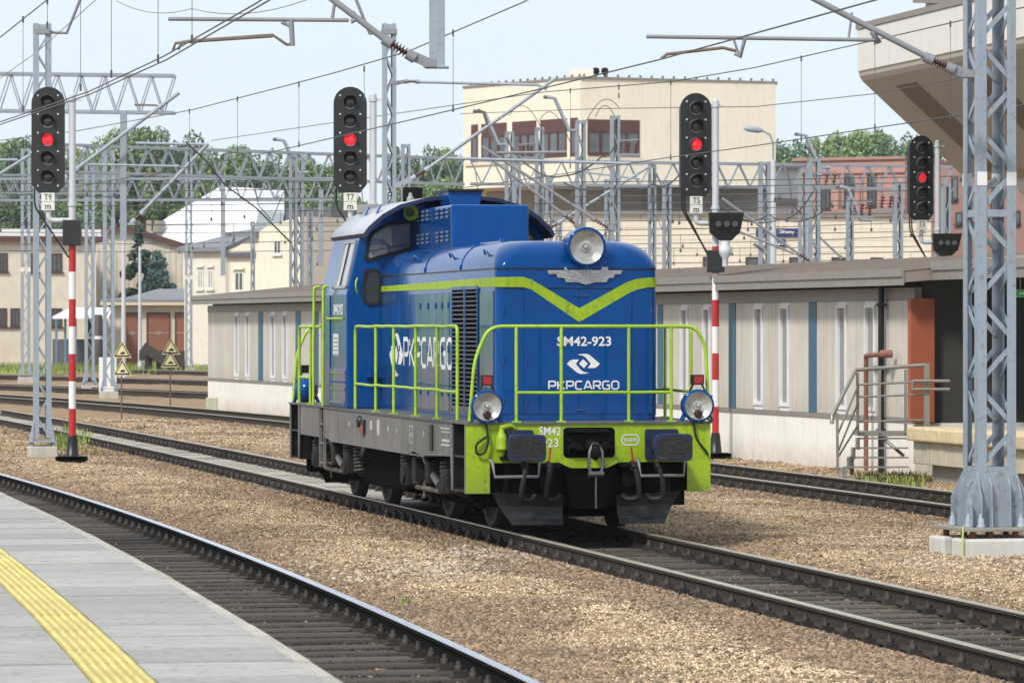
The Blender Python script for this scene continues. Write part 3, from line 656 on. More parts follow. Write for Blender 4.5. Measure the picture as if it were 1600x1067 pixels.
for (fy, d, nm) in ((0.0, 1, 'front_beam'), (13.0, -1, 'rear_beam')):
    mb = MB()
    prof = [(-1.188, 1.294), (1.188, 1.294), (1.188, .845), (.36, .845), (.22, .78), (-.22, .78), (-.36, .845), (-1.188, .845)]
    y0 = fy + d * .004; mb.prism([(x, y0, z) for x, z in prof], (0, d * .03, 0)); beam = mb.build(nm, LIME, loco)
    yy0 = fy - d * .004
    mb = MB(); rp_ = rrect(-.31, .31, .9, 1.255, .05); mb.prism([(x, yy0, z) for x, z in rp_], (0, d * .008, 0)); 
    rc = mb.build('coupler_recess_shade', SHADE_BLACK, beam)  # flat black patch painting the shade of the coupler hollow
    mb = MB()
    for x in (-.24, .24):
        for z in (.98, 1.1): mb.lathe((x, yy0, z), (0, -d, 0), [(.022, 0), (.022, .02), (.012, .03)], 8)
    mb.prism([(-.28, yy0, 1.0), (-.2, yy0, 1.09), (-.1, yy0, 1.04), (-.08, yy0, .98), (-.14, yy0, .99), (-.2, yy0, 1.02)], (0, -d * .1, 0)); mb.prism([(.28, yy0, 1.0), (.2, yy0, 1.09), (.1, yy0, 1.04), (.08, yy0, .98), (.14, yy0, .99), (.2, yy0, 1.02)], (0, -d * .1, 0))
    mb.bx(-.24, .24, min(yy0, yy0 - d * .03), max(yy0, yy0 - d * .03), 1.2, 1.235)
    mb.build('coupler_bracket', DARK_STEEL, beam)
    # draw hook with screw coupling
    mb = MB(); mb.tube([(0, yy0, 1.05), (0, yy0 - d * .22, 1.05), (0, yy0 - d * .32, 1.02), (0, yy0 - d * .36, .96), (0, yy0 - d * .3, .92), (0, yy0 - d * .24, .95)], [.06, .06, .06, .05, .045, .03], 8); hk = mb.build('draw_hook', DARK_STEEL, loco)
    mb = MB(); GS = mat('worn_coupling_steel', (.13, .13, .14), .4, metal=.6, var=.3, scale=15)
    for s_ in (-1, 1): mb.tube([(s_ * .03, yy0 - d * .3, 1.06), (s_ * .075, yy0 - d * .34, .98), (s_ * .085, yy0 - d * .34, .8), (s_ * .05, yy0 - d * .34, .72)], .02, 8)
    mb.tube([(-.09, yy0 - d * .34, .72), (.09, yy0 - d * .34, .72)], .035, 8); mb.tube([(-.03, yy0 - d * .3, 1.06), (.03, yy0 - d * .3, 1.06)], .025, 8)
    mb.tube([(0, yy0 - d * .34, .7), (.0, yy0 - d * .34, .32)], .013, 6)
    mb.build('coupling_link', GS, hk)
    mb = MB(); mb.prism([(-.3, yy0 + d * .06, .77), (.3, yy0 + d * .06, .77), (.22, yy0 + d * .06, .3), (-.2, yy0 + d * .06, .3)], (0, d * .04, 0)); mb.build('coupler_shield', SHADE_BLACK, loco)
    # buffers
    for sx in (-1, 1):
        x = sx * .875
        mb = MB(); mb.prism([(a, fy - d * .03, b_) for a, b_ in rrect(x - .2, x + .2, .87, 1.23, .03)], (0, d * .033, 0)); mb.lathe((x, fy - d * .03, 1.04), (0, -d, 0), [(.15, 0), (.14, .22), (.11, .23), (.11, .5)], 18); bf = mb.build('buffer', mat('buffer_head_paint', (.004, .016, .055), .5, var=.5, scale=6, dirt=.8), loco)
        for bx_ in ((-.16, .92), (.16, .92), (-.16, 1.18), (.16, 1.18)): pass
        mb = MB(); mb.prism([(a, fy - d * .6, b_) for a, b_ in rrect(x - .225, x + .225, .875, 1.19, .06)], (0, d * .05, 0)); bh = mb.build('buffer_head', mat('buffer_head_paint', (.004, .016, .055), .5, var=.5, scale=6, dirt=.8), bf, bevel=.012)
        mb = MB(); pts = [(x + .208 * math.cos(R(a)) * (1 + .05 * math.sin(3 * R(a) + sx)), fy - d * .602, 1.03 + .142 * math.sin(R(a)) * (1 + .05 * math.cos(2 * R(a) + 1))) for a in range(0, 360, 12)]
        mb.prism(pts, (0, d * .001, 0)); mb.build('grease', mat('black_grease', (.013, .013, .014), .5, var=.6, scale=9, bump=.6, bscale=25), bf)
        # brake hoses with red cocks, and the shunter's grab bar
        for k, hx in enumerate((x - sx * .08, x - sx * .37)):
            mb = MB(); mb.tube(curve([(hx, fy - d * .05, .84), (hx, fy - d * .18, .8), (hx + sx * .05, fy - d * .2, .6), (hx + sx * .06, fy - d * .16, .42), (hx - sx * .08, fy - d * .1, .41), (hx - sx * .13, fy - d * .08, .47)], .12), .034, 8); hz = mb.build('brake_hose', RUBBER, loco)
            mb = MB(); mb.bar((hx, fy - d * .1, .86), (hx - sx * .02, fy - d * .1, 1.02), .02, .015); mb.build('cock_handle', mat('red_cock', (.4, .03, .02), .5) if k else mat('yellow_cock', (.5, .3, .02), .5), hz)
            mb = MB(); mb.lathe((hx, fy - d * .16, .8), (0, 0, -1), [(.05, 0), (.05, .05)], 8); mb.build('hose_joint', DARK_STEEL, hz)
        mb = MB(); mb.tube([(x - .32, fy - d * .03, .88), (x - .32, fy - d * .16, .86), (x - .3, fy - d * .2, .69), (x + .22, fy - d * .2, .69), (x + .24, fy - d * .16, .86), (x + .24, fy - d * .03, .88)], .02, 8); mb.build('grab_bar', mat('grey_steel', (.2, .2, .21), .4, var=.2), loco)
        # snow plough blades
        x0 = sx * .33
        if sx < 0: poly = [(-1.17, .5), (-.93, .12), (-.32, .12), (-.3, .45)]
        else: poly = [(1.12, .5), (.9, .12), (.36, .12), (.34, .45)]
        mb = MB(); vsr = []
        (ax, az), (bx2, bz), (cx2, cz), (dx2, dz) = poly
        for i in range(6):
            q = i / 5; yc = fy + d * (.05 - .1 * (2 * abs(q - .5)) ** 2 * (1 if q > .5 else 0.4))
            vsr += [(ax + (bx2 - ax) * q, yc, az + (bz - az) * q), (dx2 + (cx2 - dx2) * q, yc, dz + (cz - dz) * q)]
        fsr = [(2 * i, 2 * i + 1, 2 * i + 3, 2 * i + 2) for i in range(5)]
        nv = len(vsr); mb.add(vsr + [(p[0], p[1] + d * .02, p[2]) for p in vsr], fsr + [tuple(j + nv for j in f[::-1]) for f in fsr] + [(2 * i, 2 * i + 2, 2 * i + 2 + nv, 2 * i + nv) for i in range(5)] + [(2 * i + 1, 2 * i + 3, 2 * i + 3 + nv, 2 * i + 1 + nv) for i in range(5)] + [(10, 11, 11 + nv, 10 + nv), (0, 1, 1 + nv, nv)])
        mb.build('snow_plough', PLOW, loco)
        mb = MB()
        for xx_ in (sx * .45, sx * .95):
            mb = MB(); mb.bar((xx_, fy + d * .12, .84), (xx_ + sx * .05, fy + d * .07, .4), .05, .02); mb.build('plough_hanger', DARK_STEEL, loco)
        mb = MB()
        mb.bx(min(sx * .36, sx * .62), max(sx * .36, sx * .62), min(fy - d * .1, fy), max(fy - d * .1, fy), .8, .84); mb.build('foot_plate', DARK_STEEL, loco); mb = MB()
        for z in (.62, .72): mb.lathe((sx * .5, fy - d * .0, z), (0, -d, 0), [(.025, 0), (.025, .03)], 6)
        mb.bx(min(sx * .42, sx * .58), max(sx * .42, sx * .58), min(fy, fy + d * .05), max(fy, fy + d * .05), .56, .8)
        mb.build('plough_bracket', DARK_STEEL, loco)
    mb = MB(); mb.bx(-1.19, 1.19, min(fy + d * .13, fy + d * .2), max(fy + d * .13, fy + d * .2), .33, .84); mb.build('under_beam', SHADE_BLACK, loco)
# lettering and fittings on the front beam
lettering('SM42', .1, WHITE_INK, loco, (-.47, -.0005, 1.165), (1, 0, 0), width=.26, height=.1, bold=.0005)
lettering('923', .1, WHITE_INK, loco, (-.47, -.0005, 1.025), (1, 0, 0), width=.2, height=.1, bold=.0005)
mb = MB(); rr_ = [(.5 + x, z) for x, z in rrect(-.105, .105, 1.045, 1.165, .055)]
for a, b_ in zip(rr_, rr_[1:] + rr_[:1]): mb.bar((a[0], -.0005, a[1]), (b_[0], -.0005, b_[1]), .012, .003, up=(0, 1, 0))
mb.build('plate_outline', WHITE_INK, loco)
lettering('850KN', .06, WHITE_INK, loco, (.5, -.0005, 1.083), (1, 0, 0), width=.165, height=.045, bold=0)
mb = MB(); mb.lathe((-1.07, -.08, 1.22), (0, 0, -1), [(.03, -.02), (.035, .02), (.055, .05), (.068, .12), (.068, .19), (.075, .2), (.075, .22), (.05, .225), (.045, .27), (.02, .3)], 14); mb.tube([(-1.07, -.08, 1.2), (-1.07, -.06, 1.26), (-.95, -.03, 1.28), (-.9, 0, 1.25)], .03, 8); mb.build('air_filter', LIME, loco)
for sx, xo in ((-1, -1.24), (1, 1.26)):
    mb = MB(); mb.tube(curve([(xo, -.03, 1.3), (xo + .02, -.06, 1.1), (xo - .02, -.06, .96), (xo - .12, -.05, .94), (xo - .13, -.05, 1.06), (xo - .06, -.05, 1.12), (xo + .02, -.04, 1.16)] if sx < 0 else [(xo, -.03, 1.3), (xo + .02, -.06, 1.12), (xo + .1, -.06, 1.02), (xo + .15, -.06, .96), (xo + .17, -.06, .92)], .06), .014, 6); mb.build('cable', RUBBER, loco)
# ---- cab
CAB0, CAB1 = 8.1, 10.2
sec = [(-1.475, 1.318), (-1.475, 2.88), (-1.285, 3.68), (-1.12, 3.9), (-.7, 4.1), (0, 4.18), (.7, 4.1), (1.12, 3.9), (1.285, 3.68), (1.475, 2.88), (1.475, 1.318)]
mb = MB(); mb.prism([(x, CAB0, z) for x, z in sec], (0, CAB1 - CAB0, 0)); cab = mb.build('cab', BLUE, loco, bevel=.02)
rf = [(-1.33, 3.70), (-1.27, 3.79), (-1.08, 3.96), (-.85, 4.09), (-.5, 4.185), (-.1, 4.225), (.1, 4.225), (.5, 4.185), (.85, 4.09), (1.08, 3.96), (1.27, 3.79), (1.33, 3.70)]
rin = [(x * .975, z - .05) for x, z in rf]
def y_front(x): return 7.42 + .16 * (abs(x) / 1.33) ** 2
mb = MB(); K2 = len(rf)
vs = [(x, y_front(x), z) for x, z in rf] + [(x, 10.28, z) for x, z in rf] + [(x, y_front(x), z) for x, z in rin] + [(x, 10.28, z) for x, z in rin]
fs = []
for i in range(K2 - 1): fs += [(i, i + 1, K2 + i + 1, K2 + i), (2 * K2 + i, 3 * K2 + i, 3 * K2 + i + 1, 2 * K2 + i + 1), (i, 2 * K2 + i, 2 * K2 + i + 1, i + 1), (K2 + i, K2 + i + 1, 3 * K2 + i + 1, 3 * K2 + i)]
fs += [(0, K2, 3 * K2, 2 * K2), (K2 - 1, 3 * K2 - 1, 4 * K2 - 1, 2 * K2 - 1)]
mb.add(vs, fs); mb.sm = [True if i < 4 * (K2 - 1) and i % 4 == 0 else False for i in range(len(mb.f))]
mb.mi = [0 if (i < 4 * (K2 - 1) and i % 4 == 0) else 1 for i in range(len(mb.f))]
roof = mb.build('cab_roof', [ROOFGREY, mat('roof_underside_shade_blue', (.006, .018, .07), .4)], loco)  # darker blue paints the shade under the roof and along its rim
mb = MB()
for y in (8.2, 9.1):
    x, z = -1.0, 4.01; mb.prism([(x - .05, y - .07, z - .02), (x - .0, y - .07, z + .09), (x - .0, y + .07, z + .09), (x - .05, y + .07, z - .02)], (.02, 0, 0))
mb.build('lifting_lug', BLUE, roof)
mb = MB(); mb.lathe((-.55, 8.3, 4.16), (0, 0, 1), [(.05, 0), (.05, .05), (.03, .07), (.02, .12)], 10); mb.bx(-.95, -.6, 9.9, 10.25, 4.05, 4.17); mb.build('roof_fitting', mat('grey_fitting', (.3, .3, .3), .5), roof)
def glazed(name, poly, mapf, nrm, parent, frame_w=.04, glass=GLASS, fm=RUBBER):
    """window: rubber frame ring with depth, and the pane set into it"""
    n = len(poly); cx0 = sum(p[0] for p in poly) / n; cz0 = sum(p[1] for p in poly) / n; nrm = Vector(nrm)
    inner = []
    for i in range(n):
        a, b_, c = Vector(poly[i - 1]), Vector(poly[i]), Vector(poly[(i + 1) % n]); d = (c - a).normalized(); m = Vector((-d.y, d.x))
        if m.dot(Vector((cx0, cz0)) - b_) < 0: m = -m
        inner.append(b_ + m * frame_w)
    mb = MB(); O = [Vector(mapf(*p)) for p in poly]; I = [Vector(mapf(*p)) for p in inner]
    vs = O + I + [p + nrm * .02 for p in O] + [p + nrm * .02 for p in I]
    fs = []
    for i in range(n):
        j = (i + 1) % n; fs += [(2 * n + i, 2 * n + j, 3 * n + j, 3 * n + i), (i, j, 2 * n + j, 2 * n + i), (n + i, 3 * n + i, 3 * n + j, n + j)]
    mb.add(vs, fs); w = mb.build(name, fm, parent)
    mb = MB(); mb.add([p + nrm * .006 for p in I], [tuple(range(n))]); mb.build('pane', glass, w); return w
def roundpoly(pts, r, n=4):
    o = []; N_ = len(pts)
    for i in range(N_):
        a, b_, c = Vector(pts[i - 1]), Vector(pts[i]), Vector(pts[(i + 1) % N_]); u = (a - b_).normalized(); v = (c - b_).normalized()
        for k in range(n + 1):
            q = k / n; p0 = b_ + u * r; p1 = b_ + v * r; o.append(tuple((p0 * (1 - q) ** 2) + b_ * (2 * q * (1 - q)) + (p1 * q * q)))
    return o
CLEARGLASS = mat('cab_glass', (.22, .235, .24), .05, var=.5, scale=2, spec=.8, alpha=.45)
PALEGLASS = mat('painted_reflection_glass', (.46, .48, .48), .06, var=.5, scale=2.2, spec=.9)  # pale base colour stands in for sky mirrored in the side panes
for sx in (-1, 1):
    FWIN = [None]; FWIN[-1] = glazed('front_window', roundpoly([(sx * 1.17, 3.70), (sx * .93, 3.86), (sx * .55, 3.90), (sx * .55, 3.50), (sx * 1.24, 3.31)], .07), lambda x, z: (x, CAB0 - .001, z), (0, -1, 0), cab, glass=CLEARGLASS)
    fw_ = bpy.data.objects[-1] if False else FWIN[-1]
    mb = MB(); mb.add([(sx * x, CAB0 - .0045, z) for x, z in roundpoly([(1.12, 3.66), (.93, 3.79), (.86, 3.8), (.84, 3.52), (.95, 3.62)], .03)], [tuple(range(25))]); mb.build('pale_pane_patch_upper', mat('pale_pane_patch_paint', (.62, .62, .58), .7, var=.15, scale=5), fw_)  # flat pale shape painted behind the glass for its bright patches
    mb = MB(); mb.add([(sx * x, CAB0 - .0045, z) for x, z in roundpoly([(1.15, 3.55), (.92, 3.56), (.9, 3.43), (1.17, 3.37)], .05)], [tuple(range(20))]); mb.build('pale_pane_patch_lower', mat('pale_pane_patch_paint', (.62, .62, .58), .7), fw_)  # second flat pale shape, painting the lower bright patch of the window
    mb = MB(); mb.tube([(sx * 1.17, CAB0 - .004, 3.46), (sx * .8, CAB0 - .004, 3.54), (sx * .57, CAB0 - .004, 3.56)], .006, 5); mb.build('wiper', RUBBER, fw_)
    glazed('front_window', roundpoly([(sx * 1.25, 3.23), (sx * .99, 3.23), (sx * .99, 2.73), (sx * 1.25, 2.73)], .09), lambda x, z: (x, CAB0 - .001, z), (0, -1, 0), cab, glass=DGLASS)
    nside = Vector((sx * .8, 0, .19)).normalized()
    sxf = lambda y, z: (sx * (1.475 - (z - 2.88) * .2375 + .003), y, z)
    glazed('side_window', roundpoly([(8.25, 3.62), (9.12, 3.62), (9.12, 2.96), (8.18, 2.96)], .06), sxf, nside, cab, glass=PALEGLASS, fm=mat('alu_frame', (.35, .36, .37), .4, metal=.4))
    mb = MB(); mb.bar(sxf(8.7, 2.99), sxf(8.72, 3.6), .05, .04, up=nside); mb.build('window_bar', RUBBER, cab)
    # door at the rear of the side wall, set back as a darker frame
    mb = MB(); xx0 = sx * 1.4765; mb.bx(min(xx0, xx0 + sx * .012), max(xx0, xx0 + sx * .012), 9.4, 10.12, 1.34, 2.87); mb.build('cab_door', BLUE, cab, bevel=.004)
    mb = MB(); mb.bx(min(xx0, xx0 + sx * .008), max(xx0, xx0 + sx * .008), 8.14, 9.36, 1.34, 1.86); mb.build('kick_panel', BLUE_OLD_SHEEN, cab, bevel=.003)
    mb = MB()
    for z in (1.4, 1.58, 1.8):
        mb.bar((xx0 + sx * .016, 8.16, z), (xx0 + sx * .016, 9.34, z), .02, .02)
    for i in range(9):
        for z in (1.36, 1.68): mb.lathe((xx0 + sx * .008, 8.22 + i * .13, z), (sx, 0, 0), [(.018, 0), (.012, .012)], 6)
    mb.build('rivet_strip', BLUE_OLD_SHEEN, cab)
    mb = MB(); mb.quad((sx * 1.479, 8.72, 2.04), (sx * 1.479, 9.16, 2.04), (sx * 1.479, 9.16, 2.34), (sx * 1.479, 8.72, 2.34)); pl_ = mb.build('notice_plate', mat('notice_white', lin('#d5d5d2'), .6), cab)
    mb = MB()
    for i in range(5): mb.quad((sx * 1.4795, 8.77, 2.29 - i * .055), (sx * 1.4795, 9.11, 2.29 - i * .055), (sx * 1.4795, 9.11, 2.265 - i * .055), (sx * 1.4795, 8.77, 2.265 - i * .055))
    mb.build('notice_lines', mat('notice_ink', (.25, .25, .25), .6), pl_, recalc=False)
    if sx < 0: lettering('SM42-923', .15, WHITE_INK, loco, (-1.4795, 8.75, 2.6), (0, -1, 0), width=.75, height=.15, bold=.002)
    else: lettering('SM42-923', .15, WHITE_INK, loco, (1.4795, 8.75, 2.6), (0, 1, 0), width=.75, height=.15, bold=.002)
    mb = MB(); mb.bx(min(sx * 1.2, sx * .98), max(sx * 1.2, sx * .98), 8.02, 8.1, 1.72, 1.98); mb.bx(min(sx * 1.25, sx * .93), max(sx * 1.25, sx * .93), 7.98, 8.0, 1.74, 1.78); mb.build('tool_box', BLUE, cab, bevel=.01)
    mb = MB(); mb.tube([(sx * 1.33, 8.06, 2.9), (sx * 1.36, 8.02, 2.95), (sx * 1.36, 8.02, 3.05), (sx * 1.33, 8.06, 3.1)], .012, 6); mb.build('grab_handle', LIME_RAIL, cab)
# raised housing in front of the cab
mb = MB(); mb.bx(-.53, .51, 5.55, 8.1, 3.38, 4.035); box = mb.build('roof_housing', BLUE, loco, bevel=.035, seg=3)
mb = MB(); mb.bx(-.012, .012, -.07, .07, 0, .035); sl_m = mb.mesh('vent_slit', mat('vent_slit', lin('#5b6b85'), .4), bevel=.008, seg=1)
for s_ in (-1, 1):
    for z0 in (3.55, 3.86):
        for j in range(3):
            for i in range(7):
                if i != 3: link('vent_slit', sl_m, box, (s_ * .536 - .01, 5.75 + i * .34, z0 + j * .055))
mb = MB(); mb.prism([(-.27, 6.9, 4.03), (.13, 6.9, 4.03), (.17, 6.9, 4.25), (-.3, 6.9, 4.25)], (0, .7, 0)); ex = mb.build('exhaust_duct', BLUE, loco, bevel=.01)
mb = MB(); mb.bx(-.31, .18, 6.86, 7.65, 4.252, 4.285); mb.build('duct_rim', BLACK_PAINT, ex)
mb = MB(); mb.tube([(-.46, 8.6, 4.15), (-.46, 8.6, 4.36)], .14, 12); mb.build('roof_ventilator', DARK_STEEL, roof)
# horn
mb = MB(); mb.lathe((-.66, 7.68, 3.985), (0, 1, 0), [(.105, 0), (.1, .01), (.07, .03), (.045, .07), (.035, .2), (.035, .4)], 20, cap0=False); hn = mb.build('horn', HORN, loco)
mb = MB(); mb.lathe((-.66, 7.72, 3.985), (0, 1, 0), [(.045, 0), (.044, .02)], 14); mb.build('horn_throat', BLACK_PAINT, hn)
# short rear hood
mb = MB(); mb.bx(-.98, .98, 10.2, 12.2, 1.318, 3.05); mb.build('rear_hood', BLUE, loco, bevel=.12, seg=4)
# ---- railings
def rails(sub, posts, mids):
    out = None
    for name, pts, r in sub:
        mb = MB(); mb.tube(pts, r, 8); out = mb.build(name, LIME_RAIL, loco)
    return out
def wav(pts, a=.008):
    o = []
    for p, q in zip(pts, pts[1:]):
        p, q = Vector(p), Vector(q); m = max(1, int((q - p).length / .4))
        for i in range(m): o.append(p.lerp(q, i / m) + Vector((0, 0, random.uniform(-a, a) if i else 0)))
    o.append(Vector(pts[-1])); return o
def handrail(pts, r=.021, name='handrail'):
    mb = MB(); mb.tube(pts, r, 8); return mb.build(name, LIME_RAIL, loco)
def post(x, y, z1=2.43):
    mb = MB(); mb.tube([(x, y, 1.318), (x, y, z1)], .02, 8); mb.bx(x - .05, x + .05, y - .035, y + .035, 1.318, 1.335); return mb.build('railing_post', LIME_RAIL, loco)
for (fy, d) in ((.02, 1), (12.98, -1)):
    handrail(curve([(-1.43, fy, 1.33), (-1.37, fy, 2.05), (-1.2, fy, 2.44), (1.3, fy, 2.44), (1.42, fy, 2.2), (1.46, fy, 1.33)], .16))
    for x in (-.87, -.33, .485, 1.0): post(x, fy)
    handrail(wav([(-.87, fy, 1.665), (1.0, fy, 1.665)], .006), .018, 'mid_rail')
for sx in (-1, 1):
    x = sx * 1.43
    handrail(curve(wav([(x, 7.66, 1.33), (x, 7.66, 2.44), (x, .73, 2.44), (x, .73, 1.33)][0:2]) + wav([(x, 7.66, 2.44), (x, .73, 2.44)], .007)[1:] + [Vector((x, .73, 1.33))], .1))
    for y in (1.97, 3.34, 4.83, 6.12): post(x, y)
    handrail(wav([(x, 7.66, 1.665), (x, .73, 1.665)], .008), .018, 'mid_rail')
    for y in (9.55, 10.35):
        handrail(curve([(sx * 1.47, y, 3.0), (sx * 1.55, y, 3.0), (sx * 1.56, y, 1.33)], .1), .02)
    handrail([(sx * 1.5, 8.3, 2.55), (sx * 1.5, 9.55, 2.55)], .016)
    handrail(curve([(x, 10.5, 2.44), (x, 12.4, 2.44), (x, 12.4, 1.33)], .1)); post(x, 11.4)
    handrail([(x, 11.4, 1.7), (x, 12.4, 1.7)], .018, 'mid_rail')
# ---- running gear
TYRE = mat('wheel_steel', (.01, .0095, .009), .65, var=.4, scale=8); TREAD = mat('wheel_tread', (.3, .29, .28), .3, metal=.8)
for by in (3.0, 9.9):
    mb = MB(); mb.bx(-.6, .6, by - 2.0, by + 2.0, .16, .83); mb.build('underframe_light_block', SHADE_BLACK, loco, bevel=.08)  # black box added between the wheels to stop bright ground showing through
    for sx in (-1, 1):
        mb = MB(); mb.prism([(sx * .95, by - 2.1, .8), (sx * .95, by - 2.1, .5), (sx * .95, by - 1.7, .26), (sx * .95, by + 1.7, .26), (sx * .95, by + 2.1, .5), (sx * .95, by + 2.1, .8)], (sx * .04, 0, 0)); mb.build('bogie_side_plate', SHADE_BLACK, loco)
        for k, yq in enumerate((-1.9, -.65, 0, .65, 1.9)):
            mb = MB(); mb.tube(curve([(sx * 1.05, by + yq - .2, .78), (sx * 1.22, by + yq - .12, .6), (sx * 1.2, by + yq + .1, .4), (sx * 1.05, by + yq + .22, .34)], .1), .03 + .008 * (k % 2), 6); mb.build('pipe', DARK_STEEL, loco)
    mb = MB()
    for sx in (-1, 1):
        mb.bx(min(sx * 1.0, sx * 1.12), max(sx * 1.0, sx * 1.12), by - 1.75, by + 1.75, .52, .72)
        for q in (-1.3, 1.3): mb.bx(min(sx * .98, sx * 1.18), max(sx * .98, sx * 1.18), by + q - .3, by + q + .3, .38, .6)
    mb.bx(-1.1, 1.1, by - .3, by + .3, .5, .8); mb.bx(-1.0, 1.0, by - 1.75, by - 1.65, .5, .7); mb.bx(-1.0, 1.0, by + 1.65, by + 1.75, .5, .7)
    bg_ = mb.build('bogie', DARK_STEEL, loco, bevel=.01, seg=1)
    for q in (-1.3, 1.3):
        mb = MB(); mb.tube([(-1.05, by + q, .55), (1.05, by + q, .55)], .08, 12)
        for sx in (-1, 1):
            mb.lathe((sx * .68, by + q, .55), (sx, 0, 0), [(.58, 0), (.58, .03), (.55, .032), (.545, .14), (.47, .14), (.45, .1), (.18, .09), (.15, .15)], 40)
        mb.build('wheelset', TYRE, bg_)
        for sx in (-1, 1):
            mb = MB(); mb.bx(min(sx * 1.19, sx * 1.4), max(sx * 1.19, sx * 1.4), by + q - .16, by + q + .16, .42, .72); mb.lathe((sx * 1.4, by + q, .55), (sx, 0, 0), [(.13, 0), (.12, .03)], 14); mb.build('axle_box', mat('axle_box_grey', (.02, .019, .018), .7, var=.4, scale=8, spec=.2), bg_, bevel=.02)
            for q2 in (-.42, .42):
                pts = [(sx * 1.26 + .085 * math.cos(t_ * .8), by + q + q2 + .085 * math.sin(t_ * .8), .45 + .36 * t_ / 56) for t_ in range(57)]
                mb = MB(); mb.tube(pts, .022, 6); mb.build('coil_spring', mat('spring_steel', (.05, .05, .05), .45, var=.3), bg_)
            for e in (-.66, .66):
                mb = MB(); mb.bx(min(sx * .78, sx * .9), max(sx * .78, sx * .9), by + q + e - .06, by + q + e + .06, .3, .62); mb.build('brake_shoe', DARK_STEEL, bg_, bevel=.02)
    for sx in (-1, 1):
        mb = MB(); mb.tube([(sx * 1.34, by - .75, .5), (sx * 1.36, by - .25, .66), (sx * 1.34, by + .2, .82)], [.05, .04, .04], 10); mb.build('damper', mat('damper_grey', (.1, .1, .1), .4), bg_)
        mb = MB(); mb.tube([(sx * 1.3, by - .6, .42), (sx * 1.3, by + .9, .42)], .035, 8); mb.tube([(sx * 1.28, by + .5, .84), (sx * 1.3, by + .42, .3)], .02, 6); mb.build('brake_rod', mat('rod_brown', (.12, .1, .08), .5, var=.4), bg_)
        mb = MB(); mb.prism([(sx * 1.25, by - 2.2, .84), (sx * 1.25, by - 1.9, .84), (sx * 1.25, by - 1.2, .42), (sx * 1.25, by - 1.32, .42)], (sx * .03, 0, 0)); mb.build('sand_bracket', GREY_SILL, bg_)
        for yb in (by - .3, by + .55): 
            mb = MB(); mb.bx(min(sx * 1.22, sx * 1.42), max(sx * 1.22, sx * 1.42), yb - .12, yb + .12, .5, .78); mb.build('equipment_box', mat('axle_box_grey', (.07, .068, .065), .55), bg_, bevel=.02)
for (y0, y1, x1, z0, z1) in ((5.0, 7.9, 1.25, .3, .82), (12.35, 12.6, 1.3, .3, .6)):
    mb = MB(); mb.bx(-x1, x1, y0, y1, z0, z1); mb.build('under_tank', SHADE_BLACK, loco, bevel=.05)
mb = MB(); mb.bx(-1.0, 1.0, .3, 12.8, .84, 1.29); mb.build('main_frame', SHADE_BLACK, loco)
# ------------------------------------------------------------------ buildings
CREAM = mat('cream_render', lin('#e9dfcc'), .85, var=.07, scale=.6, streak=.3, streak_col=(.5, .44, .33), dirt=.06)
CREAM2 = mat('old_cream_render', lin('#d8cfbd'), .85, var=.12, scale=1.2, streak=.25, streak_col=(.35, .3, .22))
BROWNTRIM = mat('brown_trim', lin('#5a3a30'), .6, var=.2)
WINFR = mat('brown_window_frame', lin('#4f3532'), .5, var=.2)
OFFWHITE = mat('offwhite_panel', lin('#c8c2b8'), .55, var=.07, scale=2, streak=.45, streak_col=(.28, .25, .21), rand=.07, dirt=.08, dust=(.8, 1.3, .5, (.3, .25, .18)))
PLINTH = mat('white_plinth', lin('#ece8e0'), .85, var=.08, scale=1.0, dirt=.12, streak=.2, streak_col=(.45, .36, .25), dust=(-.2, .35, .9, (.3, .22, .13)))
TEAL = mat('teal_strip', lin('#38647a'), .5, var=.1, rand=.1)
TERRA = mat('terracotta_panel', lin('#a0583c'), .55, var=.1)
TERRA2 = mat('terracotta_side', lin('#c4643a'), .55, var=.1)
GREYPANEL = mat('grey_glass_strip', lin('#8a8e8c'), .3, var=.15, scale=4, streak=.2)
METALROOF = mat('brown_grey_metal_roof', lin('#8b8179'), .5, var=.14, scale=2, streak=.25, streak_col=(.1, .09, .08))
FASCIA = mat('fascia_grey_metal', lin('#8a847e'), .45, var=.12, scale=2, streak=.3, streak_col=(.09, .08, .07))
DARKIN = mat('interior_shade', (.008, .008, .008), .8, var=.2)  # near-black colour paints the shade of the passage onto its walls
STEELRAIL = mat('stair_steel', lin('#908c84'), .4, metal=.4, var=.15)
STONE = mat('sandstone_edge', lin('#c2b8a2'), .8, var=.2, scale=5, streak=.5, streak_col=(.16, .12, .08))
# wall line of the long low building
WA = Vector((-9.54, 124.5, 0)); WB = Vector((6.95, 68.4, 0)); WD = (WB - WA); WL = WD.length; WD.normalize(); WN = Vector((WD.y, -WD.x, 0))
if WN.y > 0: WN = -WN                      # towards the tracks / viewer
def wp(s, o, z): p = WB - WD * s + WN * o; return (p.x, p.y, z)   # s metres back from the right corner, o metres out
def s_at(px, o=0.0):                      # position along the wall seen at photo column px
    lo, hi = -30.0, WL + 20
    for _ in range(50):
        m = (lo + hi) / 2; p = wp(m, o, 0)
        if 800 + FPX * p[0] / p[1] > px: lo = m
        else: hi = m
    return lo
low = thing('low_building', 'long low pavilion with white plinth, pale panels and teal strips behind the engine', 'building')
mb = MB()
def wbox(mb, s0, s1, o0, o1, z0, z1, mi=0):
    c = [wp(s0, o0, 0), wp(s1, o0, 0), wp(s1, o1, 0), wp(s0, o1, 0)]
    mb.add([(p[0], p[1], z0) for p in c] + [(p[0], p[1], z1) for p in c], [(0, 1, 2, 3), (7, 6, 5, 4), (0, 4, 5, 1), (1, 5, 6, 2), (2, 6, 7, 3), (3, 7, 4, 0)], mi)
wbox(mb, 0, WL, -5.2, 0, -.4, .78); mb.build('plinth', PLINTH, low)
